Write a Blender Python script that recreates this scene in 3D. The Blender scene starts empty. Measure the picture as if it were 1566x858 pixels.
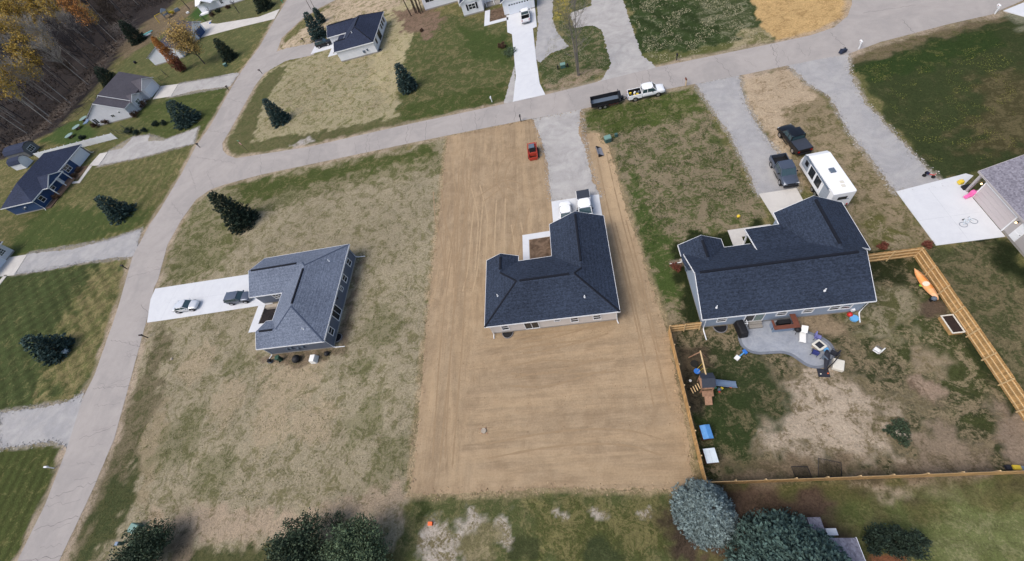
import bpy, bmesh, math, random
import numpy as np
from mathutils import Vector, Matrix
from mathutils.geometry import tessellate_polygon
random.seed(7); rng = np.random.default_rng(11)
S = bpy.context.scene
COL = S.collection
PI = math.pi

# ------------------------------------------------------------------ camera
CX, CY, F, H = 783.0, 429.0, 624.235, 46.0
RM = np.array([[0.9718729712834383, -0.007736486091625597, -0.23537857691738892],
               [-0.13398114259725713, -0.84012035804901, -0.5255918924602403],
               [-0.1936800999510134, 0.5423448448861272, -0.8175268118590412]])
cam_d = bpy.data.cameras.new('camera'); cam = bpy.data.objects.new('camera', cam_d); COL.objects.link(cam)
cam_d.sensor_fit = 'HORIZONTAL'; cam_d.sensor_width = 36.0; cam_d.lens = 36.0 * F / 1566.0
cam_d.clip_start = 0.5; cam_d.clip_end = 6000
r0, r1, r2 = RM
cam.matrix_world = Matrix(((r0[0], -r1[0], -r2[0], 0), (r0[1], -r1[1], -r2[1], 0), (r0[2], -r1[2], -r2[2], H), (0, 0, 0, 1)))
S.camera = cam

# ------------------------------------------------------------------ light
W = bpy.data.worlds.new('World'); S.world = W; W.use_nodes = True
nt = W.node_tree; nt.nodes.clear()
sky = nt.nodes.new('ShaderNodeTexSky'); sky.sky_type = 'NISHITA'; sky.sun_disc = False
SUN_EL, SUN_AZ = math.radians(56), math.radians(238)      # azimuth clockwise from north (+Y)
sky.sun_elevation = SUN_EL; sky.sun_rotation = SUN_AZ; sky.dust_density = 4.0; sky.air_density = 1.0; sky.ozone_density = 1.0
bg = nt.nodes.new('ShaderNodeBackground'); bg.inputs['Strength'].default_value = 0.13
wo = nt.nodes.new('ShaderNodeOutputWorld')
nt.links.new(sky.outputs[0], bg.inputs[0]); nt.links.new(bg.outputs[0], wo.inputs[0])
sl = bpy.data.lights.new('sun', 'SUN'); sl.energy = 1.1; sl.angle = math.radians(34); sl.color = (1, 0.97, 0.93)
so = bpy.data.objects.new('sun', sl); COL.objects.link(so)
sd = Vector((math.sin(SUN_AZ) * math.cos(SUN_EL), math.cos(SUN_AZ) * math.cos(SUN_EL), math.sin(SUN_EL)))
so.rotation_euler = sd.to_track_quat('Z', 'Y').to_euler(); so.location = (0, 0, 80)
S.view_settings.view_transform = 'Standard'; S.view_settings.look = 'None'
S.view_settings.exposure = 0.52; S.view_settings.gamma = 1.0

# ------------------------------------------------------------------ helpers
def at(u, v, z=0.0):
    """world x,y of the photograph's pixel on the horizontal plane z"""
    d = RM.T @ np.array([(u - CX) / F, (v - CY) / F, 1.0]); t = (H - z) / -d[2]
    return float(d[0] * t), float(d[1] * t)
def ats(pts, z=0.0): return [at(u, v, z) for u, v in pts]
def lin(c): c /= 255.0; return c / 12.92 if c <= 0.04045 else ((c + 0.055) / 1.055) ** 2.4
def C(r, g, b): return (lin(r), lin(g), lin(b))

def mat(name, col, rough=0.8, var=0.12, scale=6.0, metal=0.0, bump=0.0, spec=0.3, stretch=(1, 1, 1), col2=None, emit=0.0, coat=0.0, island=0.0):
    m = bpy.data.materials.new(name); m.use_nodes = True; n = m.node_tree.nodes; l = m.node_tree.links
    p = n['Principled BSDF']; p.inputs['Roughness'].default_value = rough; p.inputs['Metallic'].default_value = metal
    p.inputs['Specular IOR Level'].default_value = spec
    if coat: p.inputs['Coat Weight'].default_value = coat; p.inputs['Coat Roughness'].default_value = 0.08
    tc = n.new('ShaderNodeTexCoord'); mp = n.new('ShaderNodeMapping'); mp.inputs['Scale'].default_value = stretch
    nz = n.new('ShaderNodeTexNoise'); nz.inputs['Scale'].default_value = scale; nz.inputs['Detail'].default_value = 5; nz.inputs['Roughness'].default_value = 0.65
    l.new(tc.outputs['Object'], mp.inputs[0]); l.new(mp.outputs[0], nz.inputs['Vector'])
    mr = n.new('ShaderNodeMapRange'); mr.inputs[1].default_value = 0.3; mr.inputs[2].default_value = 0.7
    l.new(nz.outputs[0], mr.inputs[0])
    mx = n.new('ShaderNodeMix'); mx.data_type = 'RGBA'
    c2 = col2 if col2 else tuple(min(1, x * (1 + var)) for x in col)
    c1 = col if col2 else tuple(x * (1 - var) for x in col)
    mx.inputs[6].default_value = (*c1, 1); mx.inputs[7].default_value = (*c2, 1)
    l.new(mr.outputs[0], mx.inputs[0])
    out = mx.outputs[2]
    if island:
        g = n.new('ShaderNodeNewGeometry'); hs = n.new('ShaderNodeHueSaturation')
        m2 = n.new('ShaderNodeMapRange'); m2.inputs[3].default_value = 1 - island; m2.inputs[4].default_value = 1 + island
        l.new(g.outputs['Random Per Island'], m2.inputs[0]); l.new(m2.outputs[0], hs.inputs['Value']); l.new(out, hs.inputs['Color']); out = hs.outputs[0]
    l.new(out, p.inputs['Base Color'])
    if bump:
        b = n.new('ShaderNodeBump'); b.inputs['Strength'].default_value = bump; b.inputs['Distance'].default_value = 0.05
        l.new(nz.outputs[0], b.inputs['Height']); l.new(b.outputs[0], p.inputs['Normal'])
    if emit: p.inputs['Emission Color'].default_value = (*col, 1); p.inputs['Emission Strength'].default_value = emit
    return m

def shingle(name, c1, c2):
    """asphalt shingles: small tabs of varying tone laid in courses"""
    m = bpy.data.materials.new(name); m.use_nodes = True; n = m.node_tree.nodes; l = m.node_tree.links
    p = n['Principled BSDF']; p.inputs['Roughness'].default_value = 0.92; p.inputs['Specular IOR Level'].default_value = 0.2
    tc = n.new('ShaderNodeTexCoord')
    vo = n.new('ShaderNodeTexVoronoi'); vo.inputs['Scale'].default_value = 7.0
    mp = n.new('ShaderNodeMapping'); mp.inputs['Scale'].default_value = (1, 1, 2)
    l.new(tc.outputs['Object'], mp.inputs[0]); l.new(mp.outputs[0], vo.inputs['Vector'])
    bw = n.new('ShaderNodeSeparateColor'); l.new(vo.outputs['Color'], bw.inputs[0])
    nz = n.new('ShaderNodeTexNoise'); nz.inputs['Scale'].default_value = 2.6; nz.inputs['Detail'].default_value = 6; nz.inputs['Roughness'].default_value = 0.8
    l.new(tc.outputs['Object'], nz.inputs['Vector'])
    ad = n.new('ShaderNodeMath'); ad.operation = 'MULTIPLY_ADD'; ad.inputs[1].default_value = 0.62
    cs_ = n.new('ShaderNodeTexWave'); cs_.wave_type = 'BANDS'; cs_.bands_direction = 'Z'; cs_.wave_profile = 'SAW'; cs_.inputs['Scale'].default_value = 1.5; cs_.inputs['Distortion'].default_value = 1.2; cs_.inputs['Detail Scale'].default_value = 3; l.new(tc.outputs['Object'], cs_.inputs['Vector'])
    lw = n.new('ShaderNodeTexNoise'); lw.inputs['Scale'].default_value = 0.22; lw.inputs['Detail'].default_value = 3; l.new(tc.outputs['Object'], lw.inputs['Vector'])
    s1_ = n.new('ShaderNodeMath'); s1_.operation = 'MULTIPLY_ADD'; s1_.inputs[1].default_value = 0.35; l.new(cs_.outputs[0], s1_.inputs[0]); l.new(bw.outputs[0], s1_.inputs[2])
    s2_ = n.new('ShaderNodeMath'); s2_.operation = 'MULTIPLY_ADD'; s2_.inputs[1].default_value = 0.9; l.new(lw.outputs[0], s2_.inputs[0]); l.new(s1_.outputs[0], s2_.inputs[2])
    s3_ = n.new('ShaderNodeMath'); s3_.operation = 'SUBTRACT'; s3_.inputs[1].default_value = 0.55; l.new(s2_.outputs[0], s3_.inputs[0]); l.new(s3_.outputs[0], ad.inputs[0])
    mr = n.new('ShaderNodeMapRange'); mr.inputs[1].default_value = 0.3; mr.inputs[2].default_value = 0.7; mr.inputs[4].default_value = 0.38
    l.new(nz.outputs[0], mr.inputs[0]); l.new(mr.outputs[0], ad.inputs[2])
    mx = n.new('ShaderNodeMix'); mx.data_type = 'RGBA'; mx.inputs[6].default_value = (*c1, 1); mx.inputs[7].default_value = (*c2, 1)
    l.new(ad.outputs[0], mx.inputs[0]); l.new(mx.outputs[2], p.inputs['Base Color'])
    wv = n.new('ShaderNodeTexWave'); wv.wave_type = 'BANDS'; wv.bands_direction = 'Z'; wv.inputs['Scale'].default_value = 2.2; wv.inputs['Distortion'].default_value = 0.6
    l.new(tc.outputs['Object'], wv.inputs['Vector'])
    bp = n.new('ShaderNodeBump'); bp.inputs['Strength'].default_value = 0.35; bp.inputs['Distance'].default_value = 0.03
    l.new(wv.outputs[0], bp.inputs['Height']); l.new(bp.outputs[0], p.inputs['Normal'])
    return m

def siding(name, col):
    m = mat(name, col, rough=0.6, var=0.05, scale=1.2)
    n = m.node_tree.nodes; l = m.node_tree.links; p = n['Principled BSDF']
    tc = n.new('ShaderNodeTexCoord'); wv = n.new('ShaderNodeTexWave'); wv.wave_type = 'BANDS'; wv.bands_direction = 'Z'; wv.wave_profile = 'SAW'
    wv.inputs['Scale'].default_value = 2.0
    l.new(tc.outputs['Object'], wv.inputs['Vector'])
    bp = n.new('ShaderNodeBump'); bp.inputs['Strength'].default_value = 0.5; bp.inputs['Distance'].default_value = 0.03
    l.new(wv.outputs[0], bp.inputs['Height']); l.new(bp.outputs[0], p.inputs['Normal'])
    return m

class MB:
    """collects shapes, then links them as ONE mesh object"""
    def __init__(s): s.v = []; s.f = []
    def add(s, vs, fs):
        o = len(s.v); s.v += [tuple(map(float, q)) for q in vs]; s.f += [tuple(o + i for i in q) for q in fs]; return s
    def box(s, c, d, rz=0, tx=1.0, ty=1.0, M=None):
        x, y, z = d[0] / 2, d[1] / 2, d[2] / 2; ca, sa = math.cos(rz), math.sin(rz); vs = []
        for sz in (-1, 1):
            for sx, sy in ((-1, -1), (1, -1), (1, 1), (-1, 1)):
                a, b = sx * x * (tx if sz > 0 else 1), sy * y * (ty if sz > 0 else 1)
                q = Vector((a * ca - b * sa + c[0], a * sa + b * ca + c[1], sz * z + c[2]))
                vs.append(M @ q if M else q)
        return s.add(vs, [(3, 2, 1, 0), (4, 5, 6, 7), (0, 1, 5, 4), (1, 2, 6, 5), (2, 3, 7, 6), (3, 0, 4, 7)])
    def span(s, a, b): # box by two corners
        return s.box([(a[i] + b[i]) / 2 for i in range(3)], [abs(b[i] - a[i]) for i in range(3)])
    def tube(s, pts, r, n=8, cap=True):
        pts = [Vector(p) for p in pts]; rs = r if isinstance(r, (list, tuple)) else [r] * len(pts); vs = []; fs = []
        for i, p in enumerate(pts):
            d = (pts[min(i + 1, len(pts) - 1)] - pts[max(i - 1, 0)]).normalized()
            u = d.cross(Vector((0, 0, 1))); u = u.normalized() if u.length > 1e-3 else Vector((1, 0, 0)); w = d.cross(u)
            for k in range(n):
                a = 2 * PI * k / n; vs.append(p + (u * math.cos(a) + w * math.sin(a)) * rs[i])
        for i in range(len(pts) - 1):
            for k in range(n): fs.append((i * n + k, i * n + (k + 1) % n, (i + 1) * n + (k + 1) % n, (i + 1) * n + k))
        if cap: fs += [tuple(range(n)), tuple(reversed(range((len(pts) - 1) * n, len(pts) * n)))]
        return s.add(vs, fs)
    def loft(s, rings, cap=True):
        n = len(rings[0]); vs = [q for r in rings for q in r]; fs = []
        for i in range(len(rings) - 1):
            for k in range(n): fs.append((i * n + k, i * n + (k + 1) % n, (i + 1) * n + (k + 1) % n, (i + 1) * n + k))
        if cap: fs += [tuple(reversed(range(n))), tuple(range((len(rings) - 1) * n, len(rings) * n))]
        return s.add(vs, fs)
    def prism(s, poly, z0, z1):
        n = len(poly); vs = [(x, y, z0) for x, y in poly] + [(x, y, z1) for x, y in poly]
        return s.add(vs, [tuple(reversed(range(n))), tuple(range(n, 2 * n))] + [(i, (i + 1) % n, n + (i + 1) % n, n + i) for i in range(n)])
    def ball(s, c, r, nu=14, nv=8, sx=1, sy=1, sz=1, jit=0):
        vs = []; fs = []
        for j in range(nv + 1):
            t = PI * j / nv
            for i in range(nu):
                a = 2 * PI * i / nu; k = 1 + random.uniform(-jit, jit)
                vs.append((c[0] + r * sx * k * math.sin(t) * math.cos(a), c[1] + r * sy * k * math.sin(t) * math.sin(a), c[2] + r * sz * k * math.cos(t)))
        for j in range(nv):
            for i in range(nu): fs.append((j * nu + i, (j + 1) * nu + i, (j + 1) * nu + (i + 1) % nu, j * nu + (i + 1) % nu))
        return s.add(vs, fs)
    def build(s, name, m, parent=None, smooth=False, bevel=0.0, sub=0, loc=None):
        me = bpy.data.meshes.new(name); me.from_pydata(s.v, [], s.f); me.validate(); me.update()
        bm = bmesh.new(); bm.from_mesh(me); bmesh.ops.remove_doubles(bm, verts=bm.verts, dist=1e-5); bmesh.ops.recalc_face_normals(bm, faces=bm.faces); bm.to_mesh(me); bm.free()
        me.materials.append(m)
        o = bpy.data.objects.new(name, me); COL.objects.link(o)
        if smooth: me.polygons.foreach_set('use_smooth', [True] * len(me.polygons))
        if parent: o.parent = parent
        if loc: o.location = loc
        if bevel:
            b = o.modifiers.new('bevel', 'BEVEL'); b.width = bevel; b.segments = 2; b.limit_method = 'ANGLE'
        if sub:
            b = o.modifiers.new('sub', 'SUBSURF'); b.levels = sub; b.render_levels = sub
        return o

def tag(o, label, cat, group=None, kind=None):
    o['label'] = label; o['category'] = cat
    if group: o['group'] = group
    if kind: o['kind'] = kind
    return o
def thing(name, label, cat, loc=(0, 0, 0), rz=0.0, group=None):
    o = bpy.data.objects.new(name, None); COL.objects.link(o); o.location = loc; o.rotation_euler = (0, 0, rz); o.empty_display_size = 0.3
    return tag(o, label, cat, group)
def kids(o): return [c for c in list(COL.objects) if c.parent == o]
def dup(root, loc, rz=None, label=None, scale=None, children=None):
    r = root.copy(); COL.objects.link(r); r.location = loc
    if rz is not None: r.rotation_euler = (0, 0, rz)
    if scale: r.scale = scale
    if label: r['label'] = label
    for ch in (children if children is not None else kids(root)):
        c = ch.copy(); COL.objects.link(c); c.parent = r
    return r
def struct(o): o['kind'] = 'structure'; return o

# numpy value noise
_lat = rng.random((256, 256))
def vnoise(x, y):
    xi = np.floor(x).astype(int); yi = np.floor(y).astype(int); fx = x - xi; fy = y - yi
    fx = fx * fx * (3 - 2 * fx); fy = fy * fy * (3 - 2 * fy)
    a = _lat[xi % 256, yi % 256]; b = _lat[(xi + 1) % 256, yi % 256]; c = _lat[xi % 256, (yi + 1) % 256]; d = _lat[(xi + 1) % 256, (yi + 1) % 256]
    return (a * (1 - fx) + b * fx) * (1 - fy) + (c * (1 - fx) + d * fx) * fy
def fbm(x, y, o=4):
    s = 0; a = 0.5; t = 0
    for i in range(o): s = s + a * vnoise(x * 2 ** i + 17 * i, y * 2 ** i + 31 * i); t += a; a *= 0.5
    return s / t

# ------------------------------------------------------------------ materials
M = dict(
 white=mat('white_trim', C(228, 230, 232), rough=0.5, var=0.04), glass=mat('window_glass', (0.025, 0.03, 0.035), rough=0.12, var=0.2, spec=0.6),
 glass_l=mat('green_tinted_glass', (0.16, 0.22, 0.2), rough=0.15, var=0.15, spec=0.6),
 navy_roof=shingle('navy_shingles', C(26, 32, 43), C(56, 66, 83)), grey_roof=shingle('blue_grey_shingles', C(72, 80, 94), C(120, 129, 145)),
 dark_roof=shingle('charcoal_shingles', C(28, 33, 48), C(52, 60, 80)), mauve_roof=shingle('grey_brown_shingles', C(62, 60, 66), C(96, 93, 99)),
 mauve2_roof=shingle('mottled_grey_shingles', C(92, 90, 100), C(142, 140, 150)), slate_roof=shingle('dark_blue_shingles', C(32, 38, 54), C(56, 64, 86)),
 cap_g=mat('grey_ridge_cap', C(70, 80, 98), rough=.9), vent=mat('ridge_vent_black', C(20, 24, 34), rough=0.9),
 s_cream=siding('cream_siding', C(208, 202, 196)), s_slate=siding('slate_blue_siding', C(98, 106, 120)), s_sky=siding('pale_blue_siding', C(150, 164, 182)),
 s_white=siding('white_siding', C(224, 227, 232)), s_blue=siding('royal_blue_siding', C(46, 72, 112)), s_tan=siding('greige_siding', C(176, 171, 170)), s_lite=siding('light_grey_siding', C(212, 213, 218)),
 found=mat('concrete_foundation', C(150, 146, 140), var=0.15), door_w=mat('white_door', C(214, 220, 228), rough=0.5, var=0.03), door_t=mat('beige_door', C(188, 180, 180), rough=0.5, var=0.03),
 tyre=mat('tyre_rubber', (0.012, 0.012, 0.013), rough=0.8), rim=mat('alloy_rim', (0.5, 0.5, 0.52), rough=0.3, metal=0.8), black=mat('black_plastic', (0.012, 0.012, 0.014), rough=0.6),
 blackm=mat('black_metal', (0.015, 0.015, 0.018), rough=0.45), chrome=mat('bright_metal', (0.6, 0.6, 0.62), rough=0.25, metal=0.9),
 lamp=mat('headlight_lens', (0.7, 0.72, 0.75), rough=0.15), red=mat('red_lens', (0.35, 0.01, 0.01), rough=0.2), wind=mat('windscreen', (0.03, 0.06, 0.07), rough=0.08, spec=0.9, var=0.1),
 c_white=mat('white_car_paint', (0.8, 0.81, 0.82), rough=0.3, var=0.02, coat=0.5), c_silver=mat('silver_car_paint', (0.62, 0.64, 0.66), rough=0.32, metal=0.3, var=0.03, coat=0.5),
 c_grey=mat('grey_car_paint', (0.13, 0.15, 0.17), rough=0.3, metal=0.4, var=0.03, coat=0.5), c_black=mat('black_car_paint', (0.006, 0.007, 0.01), rough=0.35, var=0.03, coat=0.25),
 c_steel=mat('steel_grey_car_paint', (0.10, 0.12, 0.16), rough=0.32, metal=0.5, var=0.03, coat=0.5), vinylc=mat('black_vinyl_cover', (0.035, 0.042, 0.058), rough=0.7),
 bark=mat('bark', C(70, 60, 50), rough=0.95, var=0.3, scale=4), barkg=mat('grey_bark', C(148, 144, 138), rough=0.95, var=0.25, scale=5), barkd=mat('dark_bark', C(66, 62, 64), rough=0.95, var=0.3, scale=4),
 wood=mat('cedar_boards', C(178, 142, 94), rough=0.8, var=0.3, scale=2.2, stretch=(3, 3, 0.4), island=.16), woodl=mat('new_pine_rail', C(204, 176, 132), rough=0.7, var=0.12),
 deckw=mat('stained_red_wood', C(104, 62, 48), rough=0.6, var=0.2, scale=5), playw=mat('playset_timber', C(156, 122, 98), rough=0.75, var=0.22, scale=5),
 needle=mat('dark_spruce_needles', C(60, 80, 76), rough=0.85, var=0.3, scale=3, island=0.5), needle_b=mat('blue_spruce_needles', C(118, 134, 134), rough=0.85, var=0.2, scale=3, island=0.35),
 needle_g=mat('green_spruce_needles', C(76, 98, 92), rough=0.85, var=0.3, scale=2, island=0.4), needle_k=mat('black_green_needles', C(44, 58, 46), rough=0.85, var=0.3, scale=2, island=0.5),
 leaf_d=mat('dark_green_leaves', C(62, 76, 56), rough=0.75, var=0.3, scale=1.2, island=0.45), leaf_y=mat('yellow_autumn_leaves', C(172, 144, 66), rough=0.8, var=0.25, scale=0.8, island=0.3),
 leaf_p=mat('pale_yellow_leaves', C(188, 160, 96), rough=0.8, var=0.2, scale=0.8, island=0.3), leaf_o=mat('orange_leaves', C(178, 124, 66), rough=0.8, var=0.25, scale=0.5, island=0.3),
 leaf_r=mat('russet_leaves', C(112, 66, 52), rough=0.8, var=0.25, scale=0.6, island=0.3), leaf_br=mat('dry_brown_leaves', C(86, 66, 50), rough=0.9, var=0.3, scale=1, island=0.35),
 leaf_m=mat('mid_green_leaves', C(82, 98, 72), rough=0.8, var=0.3, scale=1.2, island=0.4),
 plast_b=mat('blue_plastic', C(50, 110, 190), rough=0.4, var=0.05), plast_lb=mat('light_blue_plastic', C(100, 165, 215), rough=0.4, var=0.05), plast_y=mat('yellow_plastic', C(220, 190, 60), rough=0.4, var=0.05),
 plast_p=mat('pink_plastic', C(225, 110, 170), rough=0.4, var=0.05), plast_r=mat('red_plastic', C(190, 50, 45), rough=0.4, var=0.05), plast_o=mat('orange_plastic', C(235, 105, 45), rough=0.4, var=0.05),
 plast_g=mat('green_plastic', C(140, 190, 60), rough=0.4, var=0.05), slide=mat('grey_slide_plastic', C(120, 138, 160), rough=0.35, var=0.05), fab_n=mat('navy_fabric', C(52, 60, 118), rough=0.9, var=0.12),
 fab_l=mat('lavender_fabric', C(120, 122, 176), rough=0.9, var=0.1), fab_w=mat('white_fabric', C(226, 226, 222), rough=0.9, var=0.05), fab_c=mat('cream_cover', C(206, 202, 190), rough=0.9, var=0.06),
 tarp=mat('blue_tarp', C(84, 140, 196), rough=0.5, var=0.12, scale=3), tin=mat('corrugated_white_sheet', C(208, 218, 224), rough=0.45, var=0.06, scale=3), umb=mat('charcoal_fabric', C(44, 46, 54), rough=0.9, var=0.15),
 util=mat('utility_green_paint', C(108, 140, 132), rough=0.5, var=0.08), utild=mat('utility_green_shade', C(62, 92, 88), rough=0.5, var=0.08),
 stone=mat('field_stone', C(160, 150, 136), rough=0.95, var=0.25, scale=3), soilb=mat('potting_soil', C(48, 38, 34), rough=1, var=0.3, scale=5), step=mat('concrete_step', C(138, 134, 128), rough=0.9, var=0.12),
 machine=mat('machine_orange_red', C(164, 60, 46), rough=0.45, var=0.06), mgrey=mat('machine_grey', C(92, 104, 118), rough=0.5, var=0.1), steel=mat('worn_steel', C(140, 140, 144), rough=0.4, var=0.2, metal=0.4),
 kayak=mat('orange_hull', C(238, 146, 58), rough=0.35, var=0.1, scale=1.2, col2=C(232, 190, 150), stretch=(1, 0.5, 1)), stop=mat('stop_sign_red', C(180, 34, 44), rough=0.4, var=0.03), sgreen=mat('street_sign_green', C(60, 150, 120), rough=0.4, var=0.03),
 mesh=mat('dark_netting', C(34, 32, 28), rough=0.9), warm=mat('lit_wall_lamp', C(255, 214, 160), emit=2.0), copper=mat('russet_mulch', C(128, 76, 52), rough=1, var=0.3, scale=4),
)
# ------------------------------------------------------------------ the ground
def axis(lo, a, b, hi, d):
    c = list(np.arange(a, b, d)); s = d; x = a
    while x > lo: s = min(s * 1.05, 3.0 if abs(x) < 420 else 60); x -= s; c.insert(0, x)
    s = d; x = c[-1]
    while x < hi: s = min(s * 1.05, 3.0 if abs(x) < 420 else 60); x += s; c.append(x)
    return np.array(c)
gx = axis(-1500, -100, 53, 900, 0.35); gy = axis(-700, -6, 126, 1500, 0.35)
GX, GY = np.meshgrid(gx, gy, indexing='xy'); NX, NY = len(gx), len(gy)
X = GX.ravel(); Y = GY.ravel()
wx = (fbm(X * 0.55, Y * 0.55, 4) - 0.5); wy = (fbm(X * 0.55 + 90, Y * 0.55 + 40, 4) - 0.5)
XW = X + wx * 2.6; YW = Y + wy * 2.6                      # wandering edges for the zones
def sdist(poly, x, y):
    """signed distance, positive inside"""
    n = len(poly); d = np.full(x.shape, 1e9); ins = np.zeros(x.shape, bool)
    for i in range(n):
        x1, y1 = poly[i]; x2, y2 = poly[(i + 1) % n]; ex, ey = x2 - x1, y2 - y1; L = ex * ex + ey * ey + 1e-12
        t = np.clip(((x - x1) * ex + (y - y1) * ey) / L, 0, 1)
        d = np.minimum(d, (x - x1 - t * ex) ** 2 + (y - y1 - t * ey) ** 2)
        c = ((y1 > y) != (y2 > y)) & (x < (x2 - x1) * (y - y1) / (y2 - y1 + 1e-12) + x1); ins ^= c
    d = np.sqrt(d); return np.where(ins, d, -d)
A = np.tile(np.array([*C(88, 88, 54), 1.0]), (X.size, 1)); B = np.tile(np.array([*C(122, 112, 80), 1.0]), (X.size, 1)); COV = np.full(X.size, 0.42)
def tone(c):
    g = sum(c) / 3; return tuple(g + (q - g) * 0.86 for q in c)
RAG = fbm(X * 0.9 + 5, Y * 0.9 + 9, 5)
def ragged(w, i): return np.where((w > .01) & (w < .99), np.clip((w - .5 + (RAG[i] - .5) * 1.9 * (1 - np.abs(2 * w - 1))) * 2.6 + .5, 0, 1), w)
def zone(poly, a, b, cov, feather=0.8, warp=1.0, px=True, amt=1.0, noise=None):
    P = ats(poly) if px else poly
    xs = [p[0] for p in P]; ys = [p[1] for p in P]; m = feather + 4
    i = np.where((X > min(xs) - m) & (X < max(xs) + m) & (Y > min(ys) - m) & (Y < max(ys) + m))[0]
    if not len(i): return
    x = X[i] + (XW[i] - X[i]) * warp; y = Y[i] + (YW[i] - Y[i]) * warp
    w = np.clip(sdist(P, x, y) / feather * 0.5 + 0.5, 0, 1)
    if feather > 0.4: w = ragged(w, i)
    w = w * amt
    if noise: w = w * np.clip((fbm(X[i] * noise[0], Y[i] * noise[0], 4) - noise[1]) * noise[2] + 0.5, 0, 1)
    w = w[:, None]; A[i] = A[i] * (1 - w) + np.array([*C(*tone(a)), 1]) * w; B[i] = B[i] * (1 - w) + np.array([*C(*tone(b)), 1]) * w
    COV[i] = COV[i] * (1 - w[:, 0]) + cov * w[:, 0]
def blob(u, v, r, a, b, cov, ry=None, amt=1.0):
    cx, cy = at(u, v); ry = ry or r
    i = np.where((np.abs(X - cx) < r * 2.2) & (np.abs(Y - cy) < ry * 2.2))[0]
    d = np.sqrt(((XW[i] - cx) / r) ** 2 + ((YW[i] - cy) / ry) ** 2)
    w = (ragged(np.clip((1.5 - d) / 1.1, 0, 1), i) * amt)[:, None]
    A[i] = A[i] * (1 - w) + np.array([*C(*tone(a)), 1]) * w; B[i] = B[i] * (1 - w) + np.array([*C(*tone(b)), 1]) * w; COV[i] = COV[i] * (1 - w[:, 0]) + cov * w[:, 0]
def stripes(poly, ang, period, k, k2=None):
    P = ats(poly) if poly else None
    xs = [p[0] for p in P]; ys = [p[1] for p in P]
    i = np.where((X > min(xs)) & (X < max(xs)) & (Y > min(ys)) & (Y < max(ys)))[0]; w = np.clip(sdist(P, XW[i], YW[i]) / 2, 0, 1)
    ph = (X[i] * math.cos(ang) + Y[i] * math.sin(ang) + wx[i] * 0.6) / period
    s = np.tanh(np.sin(2 * PI * ph) * 3) * k
    if k2: s = s + np.tanh(np.sin(2 * PI * (X[i] * math.cos(ang + 1.35) + Y[i] * math.sin(ang + 1.35) + wy[i] * .6) / period) * 3) * k2
    A[i, :3] *= (1 + s * w)[:, None]; B[i, :3] *= (1 + s * w)[:, None]

GRN = (76, 82, 44); TAN = (126, 114, 86)
# left-hand strip of lawns beyond the curving street
zone([(-20, 330), (100, 225), (300, 215), (245, 320), (200, 395), (0, 400), (-60, 420)], (84, 88, 48), (116, 106, 70), 0.42)
zone([(-60, 420), (150, 395), (200, 390), (130, 600), (0, 640), (-200, 640)], (62, 72, 38), (102, 100, 60), 0.28)
zone([(150, 395), (202, 390), (140, 595), (60, 610), (110, 480)], (88, 90, 50), (120, 110, 72), 0.5, feather=5)
stripes([(-60, 420), (150, 395), (200, 390), (130, 600), (0, 640), (-200, 640)], 0.85, 2.3, 0.13, 0.10)
zone([(-60, 685), (105, 680), (40, 858), (20, 880), (-200, 880)], (66, 74, 36), (100, 98, 56), 0.3)
stripes([(-60, 685), (105, 680), (40, 858), (20, 880), (-200, 880)], 0.15, 1.7, 0.14)
zone([(60, 318), (230, 322), (205, 352), (100, 378), (0, 395)], (66, 78, 38), (96, 96, 54), 0.3, feather=2)
zone([(100, 215), (245, 20), (330, 40), (420, 30), (350, 120), (320, 200), (200, 220)], (82, 88, 50), (108, 102, 64), 0.4, feather=2)
zone([(205, 170), (345, 118), (355, 130), (320, 200), (235, 218)], (72, 82, 40), (104, 100, 62), 0.3, feather=1.5)
zone([(60, 215), (120, 178), (150, 205), (110, 225)], (66, 84, 40), (96, 100, 58), 0.25)
zone([(290, -20), (440, -20), (425, 20), (320, 40), (280, 20)], (88, 92, 56), (116, 108, 72), 0.35)
zone([(285, 20), (315, 8), (320, 30), (300, 32)], (60, 88, 40), (80, 94, 48), 0.2)
stripes([(-20, 330), (100, 225), (300, 215), (245, 320), (200, 395), (0, 400)], 0.1, 2.2, 0.08)
stripes([(205, 170), (345, 118), (355, 130), (320, 200), (235, 218)], 1.2, 1.8, 0.07)
stripes([(640, 14), (784, 40), (790, 110), (785, 156), (610, 188), (612, 120)], 0.05, 1.9, 0.06)
stripes([(1296, 84), (1566, 20), (1700, 0), (1700, 260), (1500, 262), (1410, 258)], 1.3, 2.4, 0.07)
# woodland floor
WOODS = ats([(0, 246), (40, 222), (90, 196), (118, 166), (150, 132), (172, 96), (196, 62), (222, 36), (262, 8), (300, -30)]) + [(-160, 420), (-900, 900), (-1200, -100), (-420, 60)]
zone(WOODS, (64, 57, 53), (48, 44, 44), 0.5, feather=2, px=False)
zone([(20, 228), (58, 206), (104, 168), (150, 116), (178, 78), (210, 40), (196, 40), (165, 76), (134, 116), (92, 160), (50, 200), (10, 222)], (104, 94, 84), (70, 58, 50), 0.5, feather=1.5)
zone([(165, 30), (200, 34), (206, 50), (176, 52)], (104, 98, 92), (80, 74, 68), 0.5)
zone([(228, 30), (300, 0), (296, 18), (252, 50), (190, 90), (176, 80)], (104, 90, 68), (120, 104, 80), 0.5, feather=1.5)
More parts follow.
